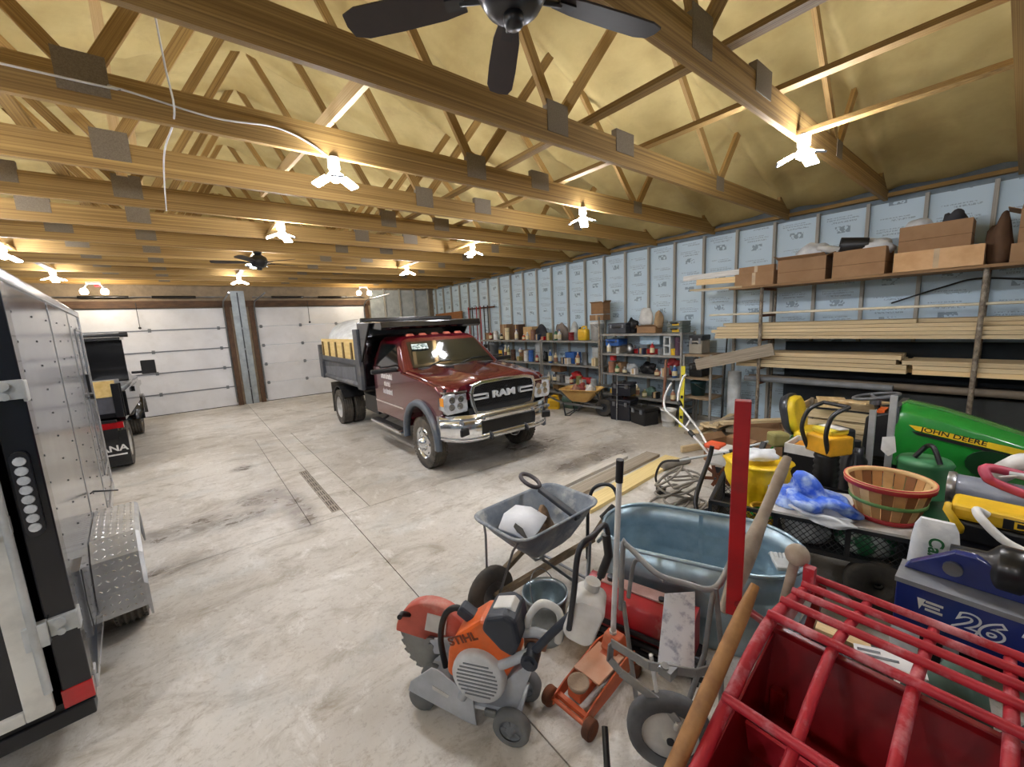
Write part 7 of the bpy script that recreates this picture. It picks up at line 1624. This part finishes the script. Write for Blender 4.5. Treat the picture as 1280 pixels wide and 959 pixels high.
MB().bx(0.18, 0.47, -0.1, 0.1, 0.17, 0.185).build('top_plate', mat('plate_dust', (196, 158, 134), 0.7, col2=(184, 128, 96), scale=5), fj, bevel=0.003)
MB().prism([(0.44, 0.12), (0.58, 0.12), (0.60, 0.2), (0.55, 0.28), (0.47, 0.28), (0.43, 0.2)], -0.06, 0.06, 'y').build('handle_yoke', JACK, fj, bevel=0.012)
MB().cyl((0.51, 0.01, 0.25), (0.46, -0.08, 1.42), 0.019, n=12).cyl((0.51, 0.01, 0.24), (0.507, 0.007, 0.3), 0.025, n=12).build('handle', mat('handle_white', (222, 222, 220), 0.4, dirt=(150, 140, 130), damt=0.4), fj)
MB().cyl((0.46, -0.08, 1.42), (0.454, -0.091, 1.57), 0.0245, n=12).build('grip', BLACK, fj)

# red machine hood between the jack and the tank
rm = thing('red_machine', 'dusty red machine housing on black rails behind the floor jack', 'machine', (2.10, 1.42, 0), math.radians(-75))
MB().loft([[V(x, y, z) for (y, z) in ((-0.11, 0.12), (-0.12, 0.26), (-0.10, 0.34), (-0.03, 0.38), (0.08, 0.39), (0.09, 0.36), (0.09, 0.12))] for x in (-0.36, -0.34, 0.34, 0.36)]).build('housing', mat('dusty_red', (166, 24, 34), 0.4, coat=0.3, dirt=(196, 160, 150), dscale=3.5, damt=0.8), rm, bevel=0.02)
MB().bx(-0.3, 0.32, -0.02, 0.08, 0.385, 0.394).build('dusty_top', mat('pink_dust', (186, 150, 142), 0.8, col2=(160, 120, 114), scale=6), rm)
for z in (0.07, 0.13, 0.19): bar('rail', (-0.42, -0.13, z), (0.44, -0.13, z), 0.016, 0.03, DARKSTEEL if z > 0.1 else BLACK, rm)
for x in (-0.36, 0.0, 0.38): bar('foot', (x, -0.12, 0.06), (x, 0.09, 0.06), 0.04, 0.12, BLACK, rm)
MB().cyl((-0.2, 0.03, 0.39), (-0.2, 0.03, 0.42), 0.03, n=10).build('filler_cap', DARKSTEEL, rm); MB().cyl((0.15, 0.0, 0.39), (0.15, 0.0, 0.41), 0.02, n=10).build('bolt', DARKSTEEL, rm); MB().bx(-0.1, 0.1, 0.09, 0.11, 0.14, 0.3).build('cover_plate', DARKSTEEL, rm)

# =================================================================== HAND TRUCK WITH PLATE, LEANING BEFORE THE TANK
HT = mat('dusty_bar', (150, 150, 150), 0.5, 0.5, dirt=(176, 166, 150), dscale=6, damt=0.7)
ht = thing('hand_truck', 'grey tubular hand truck with stained aluminium plate and one big wheel', 'hand truck', (1.6, 0.95, 0))
def G(x, y, z): return (x - 1.6, y - 0.95, z)
pl_ = MB().add([G(1.69, 0.99, 0.82), G(1.81, 0.90, 0.82), G(1.60, 0.79, 0.60), G(1.48, 0.90, 0.60)], [(0, 1, 2, 3)]).build('plate', mat('stained_plate', (222, 226, 232), 0.4, 0.2, col2=(160, 166, 184), scale=22, lo=0.5, hi=0.65), ht, solid=0.012)
MB().tube(smooth_path([G(1.72, 1.28, 0.55), G(1.73, 1.27, 0.92), G(1.735, 1.24, 0.95), G(1.72, 1.06, 0.885), G(1.79, 0.94, 0.855), G(1.86, 0.83, 0.85), G(1.96, 0.80, 0.95), G(2.05, 0.78, 1.10)]), 0.015, 8).build('top_tube', HT, ht)
MB().tube(smooth_path([G(1.78, 1.27, 0.60), G(1.79, 1.24, 0.82), G(1.79, 1.18, 0.86), G(1.75, 1.03, 0.84)]), 0.012, 8).build('inner_tube', HT, ht)
def flat(pts, w=0.045):
    m = MB()
    for a, b in zip(pts, pts[1:]): m.beam(a, b, 0.01, w)
    return m
flat([G(1.44, 1.13, 0.60), G(1.46, 0.93, 0.60), G(1.58, 0.77, 0.60), G(1.70, 0.70, 0.62)]).build('upper_bar', HT, ht, bevel=0.003)
flat([G(1.44, 1.13, 0.60), G(1.44, 1.14, 0.50), G(1.45, 1.08, 0.46), G(1.55, 0.88, 0.34), G(1.56, 0.84, 0.30)]).build('lower_bar', HT, ht, bevel=0.003)
MB().cyl(G(1.49, 0.87, 0.61), G(1.487, 0.867, 0.63), 0.018, n=8).bx(-0.13, -0.06, -0.12, -0.06, 0.58, 0.62).build('bolt_plate', STEEL, ht)
MB().tube([G(1.86, 0.83, 0.85), G(1.76, 0.82, 0.55), G(1.62, 0.86, 0.22)], 0.013, 8).build('leg', HT, ht)
MB().tube([G(1.86, 0.82, 0.86), G(1.90, 0.80, 0.50), G(1.88, 0.78, 0.015)], 0.013, 8).build('leg', HT, ht)
MB().tube([G(1.73, 1.27, 0.60), G(1.70, 1.2, 0.3), G(1.66, 1.12, 0.015)], 0.013, 8).build('leg', HT, ht)
MB().tube([G(1.56, 0.84, 0.30), G(1.58, 0.87, 0.21)], 0.012, 8).tube([G(1.52, 0.96, 0.60), G(1.55, 0.95, 0.40), G(1.57, 0.90, 0.21)], 0.01, 8).build('wheel_stay', WHITE, ht)
ax_ = V(0.80, 0.60, 0.0)
hw_ = MB().lathe([(0.13, -0.03), (0.17, -0.042), (0.195, -0.03), (0.2, 0), (0.195, 0.03), (0.17, 0.042), (0.13, 0.03)], 32, (0, 0, 0), ax_).build('wheel', mat('grey_tyre', (104, 104, 104), 0.8, col2=(74, 74, 76), scale=4, bump=0.2), ht, G(1.57, 0.89, 0.2))
MB().lathe([(0.135, -0.02), (0.11, -0.012), (0.04, -0.02), (0.03, -0.05), (0, -0.05)], 26, (0, 0, 0), ax_).lathe([(0.135, 0.02), (0.11, 0.012), (0.04, 0.02), (0.03, 0.05), (0, 0.05)], 26, (0, 0, 0), ax_).build('rim', mat('rim_pale', (206, 204, 198), 0.5, dirt=(120, 110, 100), damt=0.6), hw_)
MB().tube([(-0.06 * 0.8, -0.06 * 0.6, 0), (0.06 * 0.8, 0.06 * 0.6, 0)], 0.018, 10).build('axle', DARKSTEEL, hw_)

# =================================================================== RED HOPPER WITH BARRED GUARD
HRED = mat('hopper_red', (122, 8, 16), 0.35, col2=(100, 6, 12), scale=3, coat=0.35, dirt=(170, 60, 66), dscale=3, damt=0.25)
BARRED = mat('worn_red_bar', (186, 40, 54), 0.5, col2=(160, 24, 36), scale=6, dirt=(226, 170, 176), dscale=8, damt=0.75, bump=0.1)
hp_ = thing('spreader_hopper', 'red steel hopper with a barred guard over its mouth', 'hopper', (0, 0, 0))
YR, YL = 0.47, -1.15
AR = [(0.86, 0.84), (1.0, 0.905), (1.11, 0.955), (1.22, 1.0), (1.33, 1.045), (1.47, 1.08), (1.58, 1.08), (1.75, 1.05), (2.03, 0.985)]
def arz(x):
    for (a, za), (b, zb) in zip(AR, AR[1:]):
        if a <= x <= b: return za + (zb - za) * (x - a) / (b - a)
    return AR[-1][1]
for i, y in enumerate((YR, 0.29, 0.10, -0.08, -0.27, -0.46, -0.66, -0.9, YL)):
    MB().tube(smooth_path([(x, y, z) for x, z in AR], 3), 0.016 if i else 0.02, 10).build('cross_bar', BARRED, hp_)
for x in (0.87, 1.165, 1.515, 1.645, 1.77, 1.89, 2.03):
    MB().cyl((x, YR + 0.01, arz(x) + 0.026), (x, YL, arz(x) + 0.026), 0.0155, n=10).build('guard_bar', BARRED, hp_)
def slab(a, b, c, d, t=0.006): return MB().add([a, b, c, d], [(0, 1, 2, 3)])
slab((0.86, YR, 0.82), (0.86, YL, 0.82), (1.06, YL, 0.34), (1.06, YR, 0.34)).build('near_wall', HRED, hp_, solid=0.008)
slab((1.54, YR, 1.03), (1.54, YL, 1.03), (1.34, YL, 0.34), (1.34, YR, 0.34)).build('far_wall', HRED, hp_, solid=0.008)
for y in (YR - 0.004, YL): MB().add([(0.86, y, 0.82), (1.54, y, 1.03), (1.34, y, 0.34), (1.06, y, 0.34)], [(0, 1, 2, 3)]).build('end_wall', HRED, hp_, solid=0.008)
slab((1.06, YR, 0.335), (1.06, YL, 0.335), (1.34, YL, 0.335), (1.34, YR, 0.335)).build('hopper_floor', HRED, hp_, solid=0.008)
MB().add([(1.27, YR - 0.02, 0.86), (1.27, YL, 0.86), (1.31, YL, 0.72), (1.31, YR - 0.02, 0.72)], [(0, 1, 2, 3)]).build('baffle_plate', BARRED, hp_, solid=0.012)
MB().bx(1.535, 1.56, YL, YR, 0.98, 1.05).build('rim_angle', HRED, hp_, bevel=0.004)
for x in (0.95, 1.48):
    for y in (YR - 0.05, YL + 0.05): bar('leg', (x, y, 0.0), (x, y, 0.62 if x < 1 else 0.86), 0.045, 0.045, HRED, hp_)
for y in (YR - 0.03, -0.4, YL + 0.02): bar('guard_strut', (2.03, y, 0.98), (1.40, y, 0.55), 0.03, 0.03, HRED, hp_)
MB().add([(1.50, YR + 0.008, 1.05), (1.86, YR + 0.012, 1.02), (1.98, YR + 0.012, 0.94), (1.62, YR + 0.008, 0.92)], [(0, 1, 2, 3)]).build('corner_bracket', mat('dusty_bracket', (206, 186, 182), 0.7, col2=(186, 90, 92), scale=7), hp_, solid=0.008)
MB().bx(1.93, 1.965, YR - 0.02, YR + 0.02, 0.97, 1.1).build('bracket_post', BARRED, hp_)
MB().tube([(1.88, 0.735, 0.82), (1.80, 0.62, 0.86), (1.70, YR, 0.90)], 0.018, 8).build('lever_link', HRED, hp_)
lp = MB().beam((1.885, 0.745, 0.76), (1.915, 0.75, 1.80), 0.066, 0.066, up=(1, 0.4, 0))
lp.build('lever_post', mat('lever_red', (172, 22, 28), 0.4, col2=(150, 16, 22), scale=6, dirt=(96, 40, 36), dscale=14, damt=0.6), hp_, bevel=0.004)
# what shows through the far end of the guard
lump('gravel_bag', 'open pale bag of gravel below the far bars of the red hopper guard', 'bag', (1.86, 0.30, 0.36), (0.15, 0.16, 0.30), mat('gravel', (150, 146, 132), 0.9, col2=(104, 100, 90), scale=40, bump=0.9, bscale=50), 101, 0.2)
lab_ = thing('printed_card', 'white printed card lying on the gravel bag under the hopper guard', 'card', (1.93, 0.20, 0.845), rot=(0.1, -0.15, -1.3))
MB().bx(-0.1, 0.1, -0.05, 0.05, 0, 0.004).build('card', WHITE, lab_)
for i in range(3): MB().bx(-0.09, -0.02 + 0.05 * i % 0.1, 0.02 - 0.025 * i, 0.033 - 0.025 * i, 0.004, 0.005).build('print_line', BLACK, lab_)
tag(bar('marking_stake', (2.28, 0.30, 0.62), (2.2, 0.52, 0.66), 0.06, 0.02, WOODPALE), 'short pale pointed stake resting by the mesh cart wheel', 'stake')
sd_ = thing('black_stand', 'low black stand under the short pale stake', 'stand', (2.24, 0.38, 0))
MB().bx(-0.14, 0.12, -0.16, 0.2, 0, 0.60).build('body', NAVYB, sd_, bevel=0.015)
for i, (x, y, r, m, lab) in enumerate(((2.42, 0.06, 0.13, IC['GREENG'], 'green grey bag lying between the splitter and the red hopper'), (2.3, -0.25, 0.16, CLOTHG, 'dark bag on the floor below the log splitter'))):
    lump('rag_bag', lab, 'bag', (x, y, 0.0), (r, r * 1.1, 0.42), m, 110 + i, 0.2)
MB_ = MB().lathe([(0, 0), (0.05, 0), (0.055, 0.1), (0.05, 0.14), (0, 0.15)], 16)
tag(MB_.build('clear_jar', mat('jar_glass', (190, 200, 196), 0.1, trans=0.6), None, (2.36, 0.12, 0.395)), 'small clear jar on the green grey bag by the splitter', 'jar')
# handles and posts leaning here
HW = mat('handle_wood', (176, 128, 76), 0.6, col2=(140, 96, 54), scale=4, stretch=(3, 3, 3), dirt=(96, 66, 40), dscale=4, damt=0.5)
GW = mat('grey_handle', (176, 162, 144), 0.85, col2=(140, 126, 112), scale=7, dirt=(206, 196, 184), damt=0.5)
def leaning(name, lab, cat, p0, p1, radii, m, n=16):
    P0, P1 = Vector(p0), Vector(p1); k = len(radii)
    return tag(MB().tube([P0.lerp(P1, i / (k - 1)) for i in range(k)], radii, n).build(name, m), lab, cat)
leaning('fence_post', 'round brown wooden post leaning over the corner of the red hopper', 'post', (0.02, 0.605, 0.02), (1.40, 0.487, 1.27), [0.0245] * 17 + [0.0242, 0.0235, 0.021, 0.014], HW, 20)
leaning('wooden_shaft', 'weathered grey paddle shaped tool handle leaning behind the red lever post', 'tool', (1.97, 0.83, 0.66), (2.62, 0.775, 1.345), [0.022, 0.034, 0.044, 0.046, 0.044, 0.036, 0.029, 0.028, 0.029, 0.03, 0.022], GW)
t_ = thing('knob_handle', 'wooden handle with a round pale knob at the far corner of the red hopper', 'handle', (0, 0, 0))
MB().cyl((2.14, 0.72, 0.0), (2.0, 0.54, 1.07), 0.02, n=12).build('shaft', GW, t_)
MB().ball((1.993, 0.53, 1.11), 0.048, 20, 14).build('knob', GW, t_)
tag(MB().cyl((1.22, 0.98, 0.02), (1.38, 1.13, 0.16), 0.016, n=10).build('black_lever', BLACK), 'short black lever handle rising from the floor before the hand truck', 'lever')
lump('floor_block', 'grey stone steadying the short black lever', 'stone', (1.16, 0.93, 0.0), (0.08, 0.07, 0.06), IC['PALEGREY'], 130, 0.2)
